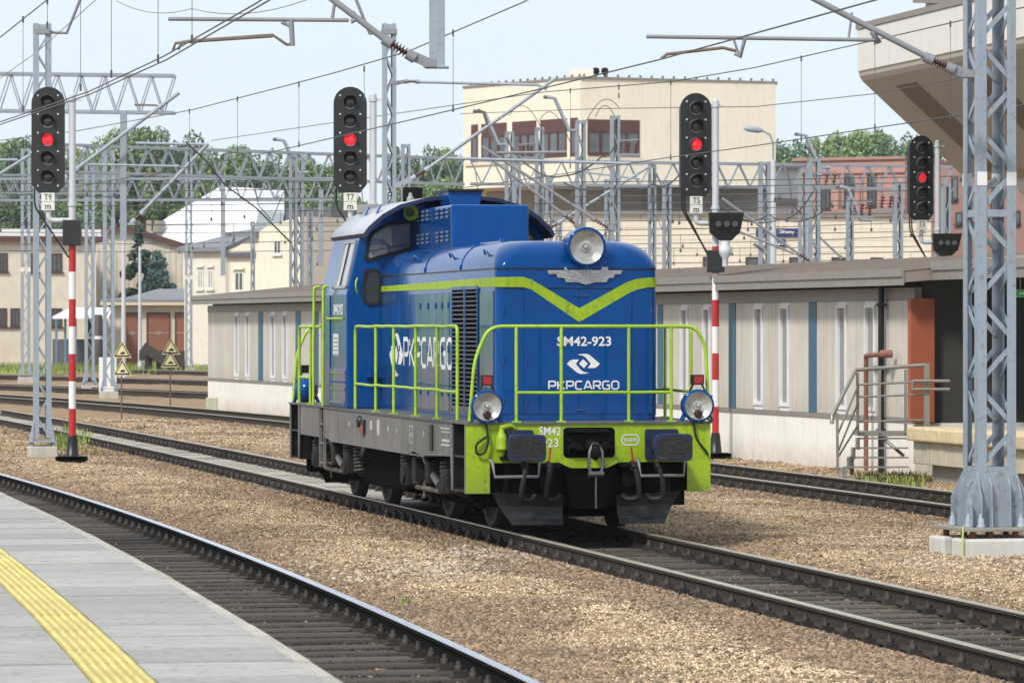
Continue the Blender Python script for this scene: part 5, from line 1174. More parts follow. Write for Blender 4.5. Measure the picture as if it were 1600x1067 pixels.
mb = MB(); A_ = [f.p(-.5, .3, z(380)), f.p(f.L + .5, .3, z(380)), f.p(f.t(386), -2, z(330)), f.p(f.t(352), -6, z(292)), f.p(f.t(292), -6, z(288)), f.p(f.t(225), -4, z(338))]
mb.prism(A_, tuple(-f.N * 5)); rfx = mb.build('roof', WROOF, lc)
for i in range(7):
    mb = MB(); mb.bar(Vector(A_[0]).lerp(Vector(A_[1]), .1 + i * .13) + f.N * .05, Vector(A_[4]).lerp(Vector(A_[3]), .1 + i * .13) + f.N * .05, .1, .1); mb.build('roof_seam', WROOF, rfx)
for a, b_ in ((232, 240), (243, 250)):
    mb = MB(); f.box(mb, f.t(a), f.t(b_), -1, .4, z(362), z(344)); mb.build('chimney', mat('grey_brown_chimney', lin('#9c9187'), .8), lc)
ld = thing('cream_villa', 'cream house with white window and grey tiled roof left of the engine cab', 'building')
f = Fac((PXX(352, 238), 238), (PXX(470, 234), 234)); z = lambda py: PZ(py, 236)
mb = MB(); n_ = [f.p(0, 0, -.3), f.p(f.L, 0, -.3), f.p(f.L, 0, z(340)), f.p(f.t(420), 0, z(352)), f.p(f.t(354), 0, z(396))]; mb.prism(n_, tuple(-f.N * 10)); mb.build('wall', CREAM, ld)
SLATE = mat('slate_tiles', lin('#7d7f86'), .6, var=.2, scale=6)
mb = MB(); f.box(mb, f.t(354), f.t(400), -2, .3, z(401), z(394)); mb.build('roof_ledge', mat('dark_slate', lin('#5c5d62'), .6), ld)
mb = MB(); A_ = [f.p(f.t(352), .4, z(370)), f.p(f.t(405), .4, z(370)), f.p(f.t(403), -4, z(356)), f.p(f.t(365), -4, z(356))]; mb.prism(A_, (0, 0, .25)); mb.build('roof', SLATE, ld)
mb = MB(); f.box(mb, f.t(374), f.t(445), -9, -4, z(356), z(322)); mb.build('mansard', mat('dark_slate', lin('#5c5d62'), .6), ld)
window(f, ld, f.t(367), f.t(381), z(455), z(424), LW, GL2, bars=1); window(f, ld, f.t(428), f.t(440), z(398), z(376), LW, GL2, bars=1)
mb = MB(); f.box(mb, f.t(365), f.t(383), .05, .2, z(421), z(418)); mb.build('window_hood', CREAM, ld)
le = thing('old_townhouse', 'pale old house with two tall narrow windows, left of the cream villa', 'building')
f = Fac((PXX(288, 250), 250), (PXX(353, 248), 248)); z = lambda py: PZ(py, 249)
mb = MB(); f.box(mb, 0, f.L, -10, 0, -.3, z(392)); mb.build('wall', mat('greyish_cream', lin('#d9d4c6'), .85, var=.1), le)
mb = MB(); A_ = [f.p(-.3, .4, z(394)), f.p(f.L + .3, .4, z(394)), f.p(f.L - .3, -4, z(366)), f.p(.6, -4, z(370))]; mb.prism(A_, (0, 0, .3)); mb.build('roof', SLATE, le)
for a, b_ in ((309, 318), (325, 334)):
    window(f, le, f.t(a), f.t(b_), z(452), z(422), LW, mat('curtain_glass', (.4, .4, .38), .2), bars=1); mb = MB(); f.box(mb, f.t(a - 1), f.t(b_ + 1), 0, .15, z(418), z(415)); mb.build('window_hood', LW, le)
lf = thing('garage_building', 'low beige garage with three brown roller doors and a grey hipped roof', 'building')
f = Fac((PXX(168, 264), 264), (PXX(330, 265), 265)); z = lambda py: PZ(py, 265)
mb = MB(); f.box(mb, 0, f.L, -10, 0, -.4, z(476)); mb.build('wall', CREAM2, lf)
mb = MB(); A_ = [f.p(-.5, .6, z(474)), f.p(f.L + 2, .6, z(474)), f.p(f.L + 2, -5, z(456)), f.p(f.t(255), -5, z(456)), f.p(f.t(205), -5, z(469))]; mb.prism(A_, (0, 0, .25)); mb.build('roof', SLATE, lf)
mb = MB(); f.box(mb, -.5, f.L + 2, .55, .7, z(477), z(473)); mb.build('gutter', mat('cream_gutter', lin('#d9c9a4'), .6), lf)
mb = MB(); t_ = .1
while t_ < f.L: f.box(mb, t_, t_ + .1, 0, .04, -.2, z(478)); t_ += .34
tag(mb.build('wall_rib', CREAM2, lf), kind='stuff')
for a, b_ in ((196, 215), (231, 264), (275, 309), (321, 329)):
    mb = MB(); f.box(mb, f.t(a), f.t(b_), .0, .07, -.3, z(491)); d_ = mb.build('roller_door', mat('brown_roller_door', lin('#8a5a45'), .6, var=.1), lf)
    mb = MB(); f.box(mb, f.t(a), f.t(b_), .07, .1, z(521), z(519.5)); f.box(mb, f.t((a + b_) / 2) - .2, f.t((a + b_) / 2) + .2, .07, .1, z(523), z(518)); mb.build('door_rail', mat('door_rail', (.35, .3, .27), .5), d_)
    mb = MB(); f.box(mb, f.t(a) - .08, f.t(a) - .004, 0, .12, -.3, z(490)); f.box(mb, f.t(b_) + .004, f.t(b_) + .08, 0, .12, -.3, z(490)); f.box(mb, f.t(a) - .08, f.t(b_) + .08, 0, .12, z(490.5), z(488)); mb.build('door_frame', WINFR, d_)
# small open shelter roof
lg = thing('open_shelter', 'open shelter with flat pale roof on thin blue posts in front of the depot', 'shelter')
Y = 258.0
mb = MB(); a = PX(82, 498, Y); b_ = PX(205, 490, Y); mb.add([tuple(a), tuple(PX(170, 498, Y)), tuple(PX(178, 484, Y + 5)), tuple(PX(110, 484, Y + 5))] + [tuple(Vector(v) + Vector((0, 0, .15))) for v in (a, PX(170, 498, Y), PX(178, 484, Y + 5), PX(110, 484, Y + 5))], [(3, 2, 1, 0), (4, 5, 6, 7), (0, 1, 5, 4), (1, 2, 6, 5), (2, 3, 7, 6), (3, 0, 4, 7)]); mb.build('roof', WROOF, lg)
for px in (88, 102, 118, 134, 150, 166):
    mb = MB(); q = PX(px, 500, Y + 1); mb.bar((q.x, q.y, -.2), (q.x, q.y, q.z + .1), .14, .14); mb.build('post', mat('dull_blue', lin('#5f7f93'), .5), lg)
mb = MB(); q0 = PX(82, 530, Y + 3); q1 = PX(160, 530, Y + 3); mb.bx(q0.x, q1.x, Y + 3, Y + 3.3, -.2, q0.z); mb.build('low_wall', mat('dark_slate', lin('#5c5d62'), .6), lg)
# brown round posts or tanks beside the mast
for (px, w, top, yb, lab) in ((141, 9, 499, 575, 'slimmer dark brown upright cylinder beside the far mast'), (153, 14, 493, 577, 'thicker dark brown upright cylinder beside the far mast')):
    Y = 2.62 * FPX / (yb - HY); q = PX(px, top, Y); r = w / 2 / FPX * Y
    tk = thing('brown_cylinder', lab, 'tank', (q.x, Y, -.2), group='dark brown upright cylinders at the left')
    mb = MB(); mb.lathe((0, 0, 0), (0, 0, 1), [(r, 0), (r, q.z + .2), (r * .7, q.z + .26)], 16); mb.build('body', mat('dark_brown_steel', lin('#473c39'), .6, var=.2), tk)
    mb = MB(); zb_ = PZ(530, Y) + .2; mb.lathe((0, 0, zb_), (0, 0, 1), [(r * 1.03, 0), (r * 1.03, .2)], 16); mb.build('white_band', WHITEP, tk)
# white hut, bins
for (px0, px1, y0, y1, m, nm, lab, cat) in ((10, 34, 527, 556, mat('white_hut', lin('#e6e6e4'), .5), 'white_hut', 'small white hut at the far left edge of the yard', 'hut'), (16, 29, 543, 559, mat('blue_bin', lin('#1f4f9a'), .4), 'waste_bin', 'blue waste bin in front of the white hut', 'bin'), (48, 57, 529, 552, mat('yellow_bin', lin('#d2a81f'), .4), 'waste_bin', 'yellow waste bin right of the white hut', 'bin')):
    Y = 285.0 if nm == 'white_hut' else 268.0; a = PX(px0, y1, Y); b_ = PX(px1, y0, Y)
    t_ = thing(nm, lab, cat, ((a.x + b_.x) / 2, Y, -.2)); w = (b_.x - a.x) / 2; h = b_.z + .2
    if nm == 'white_hut':
        mb = MB(); mb.bx(-w, w, 0, 2, 0, h); mb.build('wall', m, t_); mb = MB(); mb.prism([(-w - .1, -.1, h + .003), (w + .1, -.1, h + .003), (w + .1, -.1, h + .1), (-w - .1, -.1, h + .25)], (0, 2.2, 0)); mb.build('roof', WROOF, t_)
    else:
        mb = MB(); mb.add([(-w * .85, 0, .1), (w * .85, 0, .1), (w * .85, .5, .1), (-w * .85, .5, .1), (-w, -.05, h * .85), (w, -.05, h * .85), (w, .55, h * .85), (-w, .55, h * .85)], [(3, 2, 1, 0), (4, 5, 6, 7), (0, 1, 5, 4), (1, 2, 6, 5), (2, 3, 7, 6), (3, 0, 4, 7)]); mb.build('body', m, t_)
        mb = MB(); mb.prism([(-w * 1.05, -.1, h * .855), (w * 1.05, -.1, h * .855), (w * .8, -.1, h), (-w * .8, -.1, h)], (0, .7, 0)); mb.build('lid', m, t_)
        mb = MB(); mb.tube([(-w * .8, .55, .1), (w * .8, .55, .1)], .1, 8); mb.build('wheel', RUBBER, t_)
# buffer stop of dark timber
bs = thing('buffer_stop', 'dark timber buffer stop with a slanting beam in front of the brown garage doors', 'buffer stop')
Y = 232.0
mb = MB(); mb.bar(tuple(PX(224, 541, Y)), tuple(PX(268, 572, Y)), .7, .55); mb.build('slanting_beam', mat('dark_timber', lin('#3f3a36'), .85, var=.3), bs)
mb = MB(); mb.bar(tuple(PX(218, 555, Y + 1)), tuple(PX(288, 556, Y + 1)), .6, .6); mb.build('cross_beam', mat('dark_timber', lin('#3f3a36')), bs)
for px in (232, 250, 268, 283):
    mb = MB(); q = PX(px, 560, Y + .6); mb.bar((q.x, q.y, -.2), (q.x, q.y, q.z), .4, .4); mb.build('post', mat('dark_timber', lin('#3f3a36')), bs)
# ------------------------------------------------------------------ colour light signals
SIGBLK = mat('signal_black', (.016, .018, .02), .42, var=.2, scale=6)
SIGGLASS = mat('dark_signal_glass', (.045, .045, .045), .12, var=.3, scale=9, coat=.5)
SIGRED = mat('lit_red_glass', (.9, .03, .05), .12, var=.75, scale=9, coat=.6, emit=.55)
BOLT = mat('white_bolt', (.6, .6, .6), .5)
POLEW = mat('pale_grey_pole', lin('#c6cad0'), .45, var=.08, scale=2, streak=.15)
BOARD = mat('signal_board', lin('#dadad2'), .6, var=.08, dirt=.25); BINK = mat('board_ink', (.02, .02, .02), .6)
def signal(px, Y, hx, board, label, lampbox, rot, cable2):
    x = PXX(px, Y); z0 = -.2
    r = thing('colour_light_signal', label, 'signal', (x, Y, z0), 0, 'five lamp colour light signals showing red')
    o = -z0; dx = PXX(hx, Y) - x
    mb = MB(); mb.tube([(0, 0, 4.0 + o), (0, 0, 6.82 + o)], .066, 16); mb.tube([(0, 0, 6.82 + o), (0, 0, 6.87 + o)], [.066, .03], 16)
    for z in (6.7, 4.72): mb.lathe((0, 0, z + o), (0, 0, 1), [(.085, 0), (.085, .06)], 14)
    mb.bx(-.02, .16, -.03, .03, 6.71 + o, 6.745 + o); mb.build('upper_pole', POLEW, r)
    mb = MB(); z = .38
    for k in range(7): mb.lathe((0, 0, z + o), (0, 0, 1), [(.067, 0), (.067, .517)], 16, mi=k % 2); z += .517
    mb.build('banded_pole', [REDP, WHITEP], r)
    mb = MB(); mb.lathe((0, 0, o - .02), (0, 0, 1), [(.17, 0), (.12, .04), (.095, .3), (.08, .41)], 16); mb.build('pole_foot', BLACK_PAINT, r)
    mb = MB(); mb.bx(-.27, .27, -.2, .2, .1, .2); mb.bx(-.3, .3, -.16, -.2, .12, .2)
    for s_ in (-1, 1): mb.bx(s_ * .14 - .04, s_ * .14 + .04, -.15, .15, -.03, .1)
    mb.build('base_frame', DARK_STEEL, r, bevel=.01, seg=1)
    mb = MB(); mb.bx(-.17, .17, -.14, .1, (3.98 if not lampbox else 3.5) + o, (4.46 if not lampbox else 3.93) + o); bxz = mb.build('junction_box', SIGBLK, r, bevel=.012)
    hz = 5.97 + o                             # centre of the head
    Mh = Matrix.Translation((dx, -.08, hz)) @ Matrix.Rotation(rot, 4, 'Z')
    W2, H2 = .315, 1.0
    sta = [(W2 * math.cos(R(a)), H2 - W2 + W2 * math.sin(R(a))) for a in range(0, 181, 12)] + [(-W2 * math.cos(R(a)), -(H2 - W2) - W2 * math.sin(R(a))) for a in range(0, 181, 12)]
    # the lower corners are cut rather than round
    sta = [(W2 * math.cos(R(a)), H2 - W2 + W2 * math.sin(R(a))) for a in range(0, 181, 10)] + [(-W2, -H2 + .16), (-W2 + .13, -H2), (W2 - .13, -H2), (W2, -H2 + .16)]
    mb = MB(Mh); mb.prism([(a, -.02, b_) for a, b_ in sta], (0, .05, 0)); mb.prism([(a * .9, .031, b_ * .96) for a, b_ in sta], (0, .16, 0)); hd = mb.build('signal_head', SIGBLK, r)
    for i in range(5):
        cz = .71 - i * .352
        mb = MB(Mh); n_ = 20; ri, ro = .118, .132; vs = []; fs = []
        for k in range(n_ + 1):
            a = R(-40 + 260 * k / n_); ln = .07 + .13 * max(0, math.sin(a))
            for rr in (ri, ro):
                vs.append((rr * math.cos(a), -.021, cz + rr * math.sin(a))); vs.append((rr * math.cos(a), -.021 - ln, cz + rr * math.sin(a)))
        for k in range(n_):
            q = 4 * k; fs += [(q, q + 1, q + 5, q + 4), (q + 2, q + 6, q + 7, q + 3), (q + 1, q + 3, q + 7, q + 5)]
        mb.add(vs, fs, 0, True); vz = mb.build('lamp_visor', SIGBLK, hd)
        mb = MB(Mh); mb.lathe((0, -.021, cz), (0, -1, 0), [(.135, 0), (.135, .012), (.118, .014), (.118, 0)], 24, cap0=False, cap1=False); mb.build('lamp_rim', mat('grey_rim', (.2, .2, .2), .4), hd)
        mb = MB(Mh); mb.lathe((0, -.022, cz), (0, -1, 0), [(.117, 0), (.1, .02), (.06, .034), (.02, .04)], 24); mb.build('signal_lens', SIGRED if i == 2 else SIGGLASS, hd)
        mb = MB(Mh)
        for s_ in (-1, 1): mb.lathe((s_ * .19, -.02, cz + .125), (0, -1, 0), [(.02, 0), (.016, .02)], 8)
        if i == 4:
            for s_ in (-1, 1): mb.lathe((s_ * .19, -.02, cz - .17), (0, -1, 0), [(.02, 0), (.016, .02)], 8)
        mb.build('bolt', BOLT, hd)
    # name board
    for k, tx in enumerate(board):
        mb = MB(Mh); mb.bx(-.125, .125, -.03, -.01, -1.16 - k * .17, -1.0 - k * .17); bd = mb.build('name_board', BOARD, r)
        l_ = lettering(tx, .16, BINK, r, tuple(Mh @ Vector((0, -.0325, -1.14 - k * .17))), (math.cos(rot), math.sin(rot), 0), width=.14 if k == 0 else .11, height=.115 if k == 0 else .08, bold=.001); l_.parent = bd
    zb = hz - 1.52
    mb = MB(); mb.tube(curve([(dx, -.03, hz - 1.0), (dx, -.03, zb), (0, 0, zb)], .1), .052, 10); mb.build('head_bracket', POLEW, r)
    for c in range(2 if cable2 else 1):
        e = c * .05
        mb = MB(); mb.tube(curve([(dx - .27 + e, .02, hz + .55 if cable2 else hz - .92), (dx - .27 + e, .0, hz - 1.25), (-.06, -.07, (3.75 if not lampbox else 3.7) + o - e)], .12), .018, 6); mb.build('cable', RUBBER, r)
    if lampbox:
        lz = 4.45 + o; Ml = Matrix.Translation((.18, -.2, lz))
        mb = MB(Ml); mb.add([(-.3, -.05, -.2), (.28, -.05, -.2), (.28, .2, -.2), (-.3, .2, -.2), (-.33, -.2, .2), (.36, -.2, .2), (.3, .2, .2), (-.33, .2, .2)], [(3, 2, 1, 0), (4, 5, 6, 7), (0, 1, 5, 4), (1, 2, 6, 5), (2, 3, 7, 6), (3, 0, 4, 7)])
        mb.add([(-.1, 0, -.34), (.12, 0, -.34), (.12, .15, -.34), (-.1, .15, -.34), (-.28, -.04, -.203), (.26, -.04, -.203), (.26, .19, -.203), (-.28, .19, -.203)], [(3, 2, 1, 0), (4, 5, 6, 7), (0, 1, 5, 4), (1, 2, 6, 5), (2, 3, 7, 6), (3, 0, 4, 7)])
        lb_ = mb.build('shunting_lamp_box', SIGBLK, r, bevel=.01)
        mb = MB(Ml)
        for k in range(3): mb.lathe((-.14 + k * .16, -.1, -.02), (0, -1, 0), [(.06, 0), (.06, .06)], 12)
        mb.build('lamp_socket', SIGGLASS, lb_)
        mb = MB(Ml); mb.lathe((0, .05, -.34), (0, 0, -1), [(.09, 0), (.09, .1), (.13, .14), (.12, .26), (.06, .34), (.06, .5)], 12); mb.tube([(0, .05, -.5), (-.15, .18, -.62)], .06, 8); mb.build('lamp_bracket', POLEW, lb_)
    return r
signal(113, 75, 76, ('T9', 'm'), 'colour light signal with board T9 at the left edge', False, R(-2), False)
signal(583, 75, 547.5, ('T7', 'm'), 'colour light signal with board T7 rising behind the engine cab', False, R(2), False)
signal(1118, 77, 1087, ('T5', 'm'), 'colour light signal with board T5 right of the engine nose', True, R(14), True)
signal(1465, 94, 1439, ('T3', 'm'), 'colour light signal with board T3 behind the pavilion roof, next to the right lattice mast', True, R(20), True)
# ------------------------------------------------------------------ lattice masts and gantries
def lattice_mast(px, Y, w, zt, label, zb=-.2, m=ZINC, pitch=.55, base=True, rz=.2, band=None, group='grey lattice masts of the overhead line', cw=None):
    x = PXX(px, Y); r = thing('lattice_mast', label, 'mast', (x, Y, zb), rz, group); H = zt - zb; cw = cw or w * .3
    for s_ in (-1, 1):
        mb = MB(); xc = s_ * (w / 2 - cw / 2); mb.bx(xc - cw / 2, xc + cw / 2, -.1, -.085, .45 if base else 0, H); mb.bx(xc - cw / 2, xc + cw / 2, .085, .1, .45 if base else 0, H); xo = xc + s_ * cw / 2; mb.bx(min(xo, xo - s_ * .015), max(xo, xo - s_ * .015), -.084, .084, .45 if base else 0, H)
        mb.build('chord', m, r)
        if band: mb = MB(); mb.bx(xc - cw / 2 - .002, xc + cw / 2 + .002, -.104, .104, band, band + .22); mb.build('white_band', WHITEP, r)
    mb = MB(); z = .5; s_ = 1
    while z + pitch < H:
        for y in (-.08, .08): mb.bar((s_ * (w / 2 - cw * .6), y, z), (-s_ * (w / 2 - cw * .6), y, z + pitch), .035, .012, up=(0, 1, 0))
        z += pitch; s_ = -s_
    mb.bx(-w / 2, w / 2, -.09, .09, H - .12, H - .02)
    tag(mb.build('lacing', m, r), kind='stuff')
    if base:
        mb = MB(); mb.bx(-w * .8, w * .8, -.3, .3, -.15, .28); mb.build('foundation', CONC, r, bevel=.02)
        mb = MB(); mb.bx(-w * .75, w * .75, -.26, .26, .36, .39)
        for s_ in (-1, 1):
            mb.prism([(s_ * w * .5, -.12, .39), (s_ * w * .72, -.12, .39), (s_ * w * .5, -.12, .75)], (0, .24, 0))
            for y in (-.2, .2): mb.lathe((s_ * w * .6, y, .28), (0, 0, 1), [(.03, 0), (.03, .16)], 6)
        mb.build('base_plate', m, r)
    return r
lattice_mast(66, 78.7, .35, 8.45, 'slender lattice mast on a white concrete block beside the T9 signal', pitch=.36)
lattice_mast(608, 80, .26, 8.55, 'slender lattice mast rising to the sky right behind the T7 signal', pitch=.4)
lattice_mast(40, 190, .45, 11.0, 'heavy lattice mast with a white band at the far left, left of the T9 signal', band=5.3)
lattice_mast(140, 163, .4, 9.2, 'lattice mast between the T9 signal and the white footed mast')
wm = lattice_mast(170, 147, .42, 9.0, 'lattice mast standing in front of a white base shield by the warning triangles', pitch=.5)
q = PX(158, 623, 150); q2 = PX(185, 558, 150); mb = MB(); mb.bx(q.x, q2.x, 149.2, 149.3, -.2, q2.z); tag(mb.build('white_shield', WHITEP), 'white upright board behind the foot of a lattice mast', 'board')
lattice_mast(295, 235, .42, 13.0, 'lattice mast with white band in front of the garage doors', band=5.5)
mid = [(458, 150, .28, 9.0, 'thin lattice mast left of the cab, left one of a close pair'), (467, 158, .36, 9.2, 'stouter lattice mast left of the cab, right one of a close pair'), (484, 175, .25, 7.6, 'short lattice mast just left of the engine cab window'),
       (634, 140, .3, 8.9, 'lattice mast above the left end of the engine roof'), (796, 140, .3, 9.35, 'lattice mast in front of the left half of the cream block ribbon window'), (808, 165, .28, 9.6, 'thin lattice mast close right of the mast by the window ribbon'),
       (843, 142, .3, 9.6, 'lattice mast in front of the middle of the left window ribbon'), (858, 168, .28, 8.8, 'thin mast between two taller masts before the cream block'), (873, 172, .26, 7.2, 'shortest mast before the left face of the cream block'),
       (907, 140, .34, 9.75, 'tall lattice mast at the corner of the cream block'), (950, 165, .26, 8.6, 'thin dark edged mast beside the tall mast right of the block corner'), (961, 138, .32, 9.8, 'tall lattice mast before the right hand brown window'),
       (1019, 150, .28, 8.7, 'lattice mast before the blank right face of the cream block'), (1042, 145, .3, 7.8, 'plain lattice mast left of the T5 signal'), (1194, 150, .42, 8.7, 'lattice mast at the right end of the cream block beside the lamp post'),
       (1254, 150, .3, 8.4, 'dark edged mast left of the pink building'), (1272, 140, .42, 8.4, 'broad lattice mast at the left corner of the pink building'), (1328, 135, .22, 6.9, 'short mast in front of the pink building windows'), (1403, 132, .3, 7.3, 'mast left of the T3 signal'), (1478, 120, .26, 6.8, 'mast between the T3 signal and the right lattice mast'),
       (395, 215, .22, 8.2, 'thin mast in front of the cream villa')]
for px, Y, w, zt, lab in mid: lattice_mast(px, Y, w, zt, lab, m=ZINC_FAR, pitch=.6, base=False, rz=.25)
def truss(p, q, h, label, n_, posts=(), m=ZINC_FAR, dw=.036):
    p = Vector(p); q = Vector(q); r = thing('gantry_beam', label, 'gantry', tuple(p), 0, 'lattice gantries across the tracks'); d = q - p; side = Vector((0, .7, 0))
    mb = MB()
    for s_ in (0, 1):
        for zz in (0, h): mb.bar(side * s_ + Vector((0, 0, zz)), d + side * s_ + Vector((0, 0, zz)), .085, .085)
    mb.build('chord', m, r)
    mb = MB()
    for i in range(n_):
        a = d * (i / n_); b_ = d * ((i + .5) / n_); c = d * ((i + 1) / n_)
        for s_ in (0, 1):
            mb.bar(a + side * s_ + Vector((0, 0, h)), b_ + side * s_, dw, dw); mb.bar(b_ + side * s_, c + side * s_ + Vector((0, 0, h)), dw, dw)
        mb.bar(a + Vector((0, 0, h)), a + side + Vector((0, 0, h)), dw, dw)
    tag(mb.build('lacing', m, r), kind='stuff')
    for px in posts:
        Yp = p.y + d.y * ((px_at := (px)) - 0) * 0 if False else None
    return r
def gpt(px, py, Y): return tuple(PX(px, py, Y))
truss(gpt(-60, 172, 123), gpt(272, 176, 123), 1.15, 'high lattice gantry beam ending in the sky at the upper left', 9)
truss(gpt(100, 268, 140), gpt(725, 288, 147), .95, 'nearer long lattice gantry in front of the tree line left of the cream block', 20)
truss(gpt(-60, 313, 166), gpt(520, 312, 168), .9, 'farther lattice gantry in front of the white roofed house', 22)
truss(gpt(735, 287, 147), gpt(1490, 296, 154), .88, 'long lattice gantry crossing in front of the cream block and the pink building', 22)
truss(gpt(-80, 300, 180), gpt(190, 302, 184), .8, 'far lattice gantry behind the T9 signal at the left', 10)
# hanging posts
def drop_post(px0, px1, pyb, Y, zt, label, m=MASTBLUE):
    w = (px1 - px0) / FPX * Y; x = PXX((px0 + px1) / 2, Y); zb = PZ(pyb, Y); r = thing('hanging_post', label, 'mast', (x, Y, zb))
    mb = MB(); H = zt - zb; t_ = .012
    mb.bx(-w / 2, w / 2, -.07, -.07 + t_, 0, H); mb.bx(-w / 2, w / 2, .07 - t_, .07, 0, H); mb.bx(-t_ / 2, t_ / 2, -.057, .057, 0, H); mb.bx(-w / 2 - .002, -w / 2 + .012, -.056, .056, 0, H); mb.build('post', m, r)
    mb = MB(); mb.bx(-w * .75, w * .75, -.12, .12, -.02, -.003); mb.build('end_plate', m, r)
    return r
drop_post(671, 695, 104, 43.3, 8.0, 'grey steel post hanging down from above at the top of the sky')
lm_ = lattice_mast(-600, 41.4, .42, 9.2, 'lattice mast carrying the gantry over the platform, beyond the left edge')
truss((5.3, 44.3, 8.0), (PXX(-600, 41.4), 41.3, 8.0), .9, 'lattice gantry above the engine that carries the hanging post', 14, m=MASTBLUE)
drop_post(188, 198, 375, 123, 9.1, 'grey post hanging from the high gantry at the left', m=ZINC_FAR)
drop_post(345, 352, 430, 166, 8.8, 'thin post hanging from the farther gantry in front of the villa', m=ZINC_FAR)
drop_post(498, 505, 415, 160, 8.0, 'thin post hanging left of the engine cab', m=ZINC_FAR)
# tall pale pole and street lamp
def plain_pole(px, Y, r_, zt, label, name='lamp_post', cat='pole', m=POLEW):
    t_ = thing(name, label, cat, (PXX(px, Y), Y, -.2)); mb = MB(); mb.tube([(0, 0, 0), (0, 0, zt + .2)], [r_ * 1.2, r_ * .8], 10); mb.build('pole', m, t_)
    mb = MB(); mb.lathe((0, 0, 0), (0, 0, 1), [(r_ * 1.9, 0), (r_ * 1.9, .3), (r_ * 1.25, .5)], 10); mb.build('pole_base', m, t_); return t_
plain_pole(193, 205, .11, PZ(352, 205), 'plain white pole in front of the conifer')
plain_pole(218.5, 240, .1, PZ(385, 240), 'thin grey pole in front of the garage doors')
sl_ = plain_pole(1208, 150, .13, PZ(250, 150), 'white street lamp with a curved arm in front of the cream block right edge', 'street_lamp', 'street lamp')
zt_ = PZ(250, 150) + .2
mb = MB(); mb.tube([(0, 0, zt_), (-.0, 0, zt_ + .6), (-.12, 0, zt_ + .95), (-.4, 0, zt_ + 1.1)], .04, 8); mb.build('arm', ZINC_FAR, sl_)
mb = MB(); mb.lathe((-.38, 0, zt_ + 1.1), (-1, 0, .12), [(.05, 0), (.12, .2), (.1, .6), (.02, .75)], 10); mb.build('lamp_head', ZINC_FAR, sl_)
# ------------------------------------------------------------------ large lattice mast at the right
bm_ = thing('lattice_mast', 'large blue grey four legged lattice mast on a bolted base at the right edge', 'mast', (PXX(1546, 44.6), 44.6, -.2), R(15), 'grey lattice masts of the overhead line')
A = .228; LWd = .105
for sx in (-1, 1):
    for sy in (-1, 1):
        mb = MB(); x, y = sx * A, sy * A
        mb.bx(min(x, x - sx * LWd), max(x, x - sx * LWd), min(y, y - sy * .013), max(y, y - sy * .013), 1.0, 9.2); mb.bx(min(x, x - sx * .013), max(x, x - sx * .013), min(y - sy * .0135, y - sy * .11), max(y - sy * .0135, y - sy * .11), 1.0, 9.2)
        lg_ = mb.build('leg', MASTBLUE, bm_)
        zb_ = PZ(291, 44.6) + .2; mb = MB(); e = .003; mb.bx(min(x + sx * e, x - sx * (LWd + e)), max(x + sx * e, x - sx * (LWd + e)), min(y + sy * e, y - sy * .016), max(y + sy * e, y - sy * .016), zb_, zb_ + .15); mb.build('white_band', WHITEP, lg_)
z = 1.1; k = 0
while z < 8.9:
    for sx_, ax in ((-1, 'x'), (1, 'x'), (-1, 'y'), (1, 'y')):
        s_ = 1 if (k + (1 if ax == 'y' else 0)) % 2 else -1; off_ = sx_ * (A - .03)
        p, q = ((-s_ * (A - .07), off_, z), (s_ * (A - .07), off_, z + .33)) if ax == 'y' else ((off_, -s_ * (A - .06), z), (off_, s_ * (A - .06), z + .33))
        mb = MB(); mb.bar(p, q, .055, .012, up=(0, 1, 0) if ax == 'y' else (1, 0, 0)); mb.build('brace', MASTBLUE, bm_)
    z += .48; k += 1
mb = MB()
for z in (PZ(334, 44.6) + .2, 1.03):
    for s_ in (-1, 1):
        mb = MB(); mb.bx(-A + .02, A - .02, s_ * (A - .02) - .01, s_ * (A - .02) + .01, z - .04, z + .04); mb.build('strut', MASTBLUE, bm_)
        mb = MB(); mb.bx(s_ * (A - .025) - .01, s_ * (A - .025) + .01, -A + .03, A - .03, z - .04, z + .04); mb.build('strut', MASTBLUE, bm_)
for k in range(4):
    M4 = Matrix.Rotation(k * math.pi / 2, 4, 'Z')
    mb = MB(M4); mb.prism([(-A - .0, -A - .016, 1.0), (A + .0, -A - .016, 1.0), (.37, -A - .016, .72), (.37, -A - .016, .402), (-.37, -A - .016, .402), (-.37, -A - .016, .72)], (0, .013, 0)); gp = mb.build('gusset_plate', MASTBLUE, bm_)
    mb = MB(M4)
    for x in (-.34, -.1, .12): mb.prism([(x - .008, -A - .0165, .402), (x - .008, -A - .11, .402), (x - .008, -A - .09, .86 if abs(x) < .2 else .66), (x - .008, -A - .0165, .95 if abs(x) < .2 else .72)], (.016, 0, 0))
    mb.build('rib', MASTBLUE, gp)
    mb = MB(M4)
    for x in (-.24, .24): mb.lathe((x, -A - .12, .402), (0, 0, 1), [(.05, 0), (.05, .03), (.035, .031), (.035, .1), (.022, .101), (.022, .15)], 8)
    mb.build('anchor_bolt', ZINC, gp)
mb = MB(); mb.bx(-.5, .5, -.5, .5, .36, .4); mb.build('base_plate', mat('dull_base_plate', lin('#8f8d84'), .6, var=.2), bm_, bevel=.006)
mb = MB()
for x in (-.36, -.15, .15, .36):
    for y in (-.4, .4): mb.lathe((x, y, .28), (0, 0, 1), [(.035, 0), (.035, .08)], 6)
mb.build('levelling_nut', RUST, bm_)
mb = MB(); mb.bx(-.5, .55, -.52, -.1, -.25, .28); mb.build('foundation', mat('pale_foundation', lin('#c9c8c2'), .85, var=.12, scale=4, streak=.3, streak_col=(.3, .28, .24)), bm_, bevel=.03)
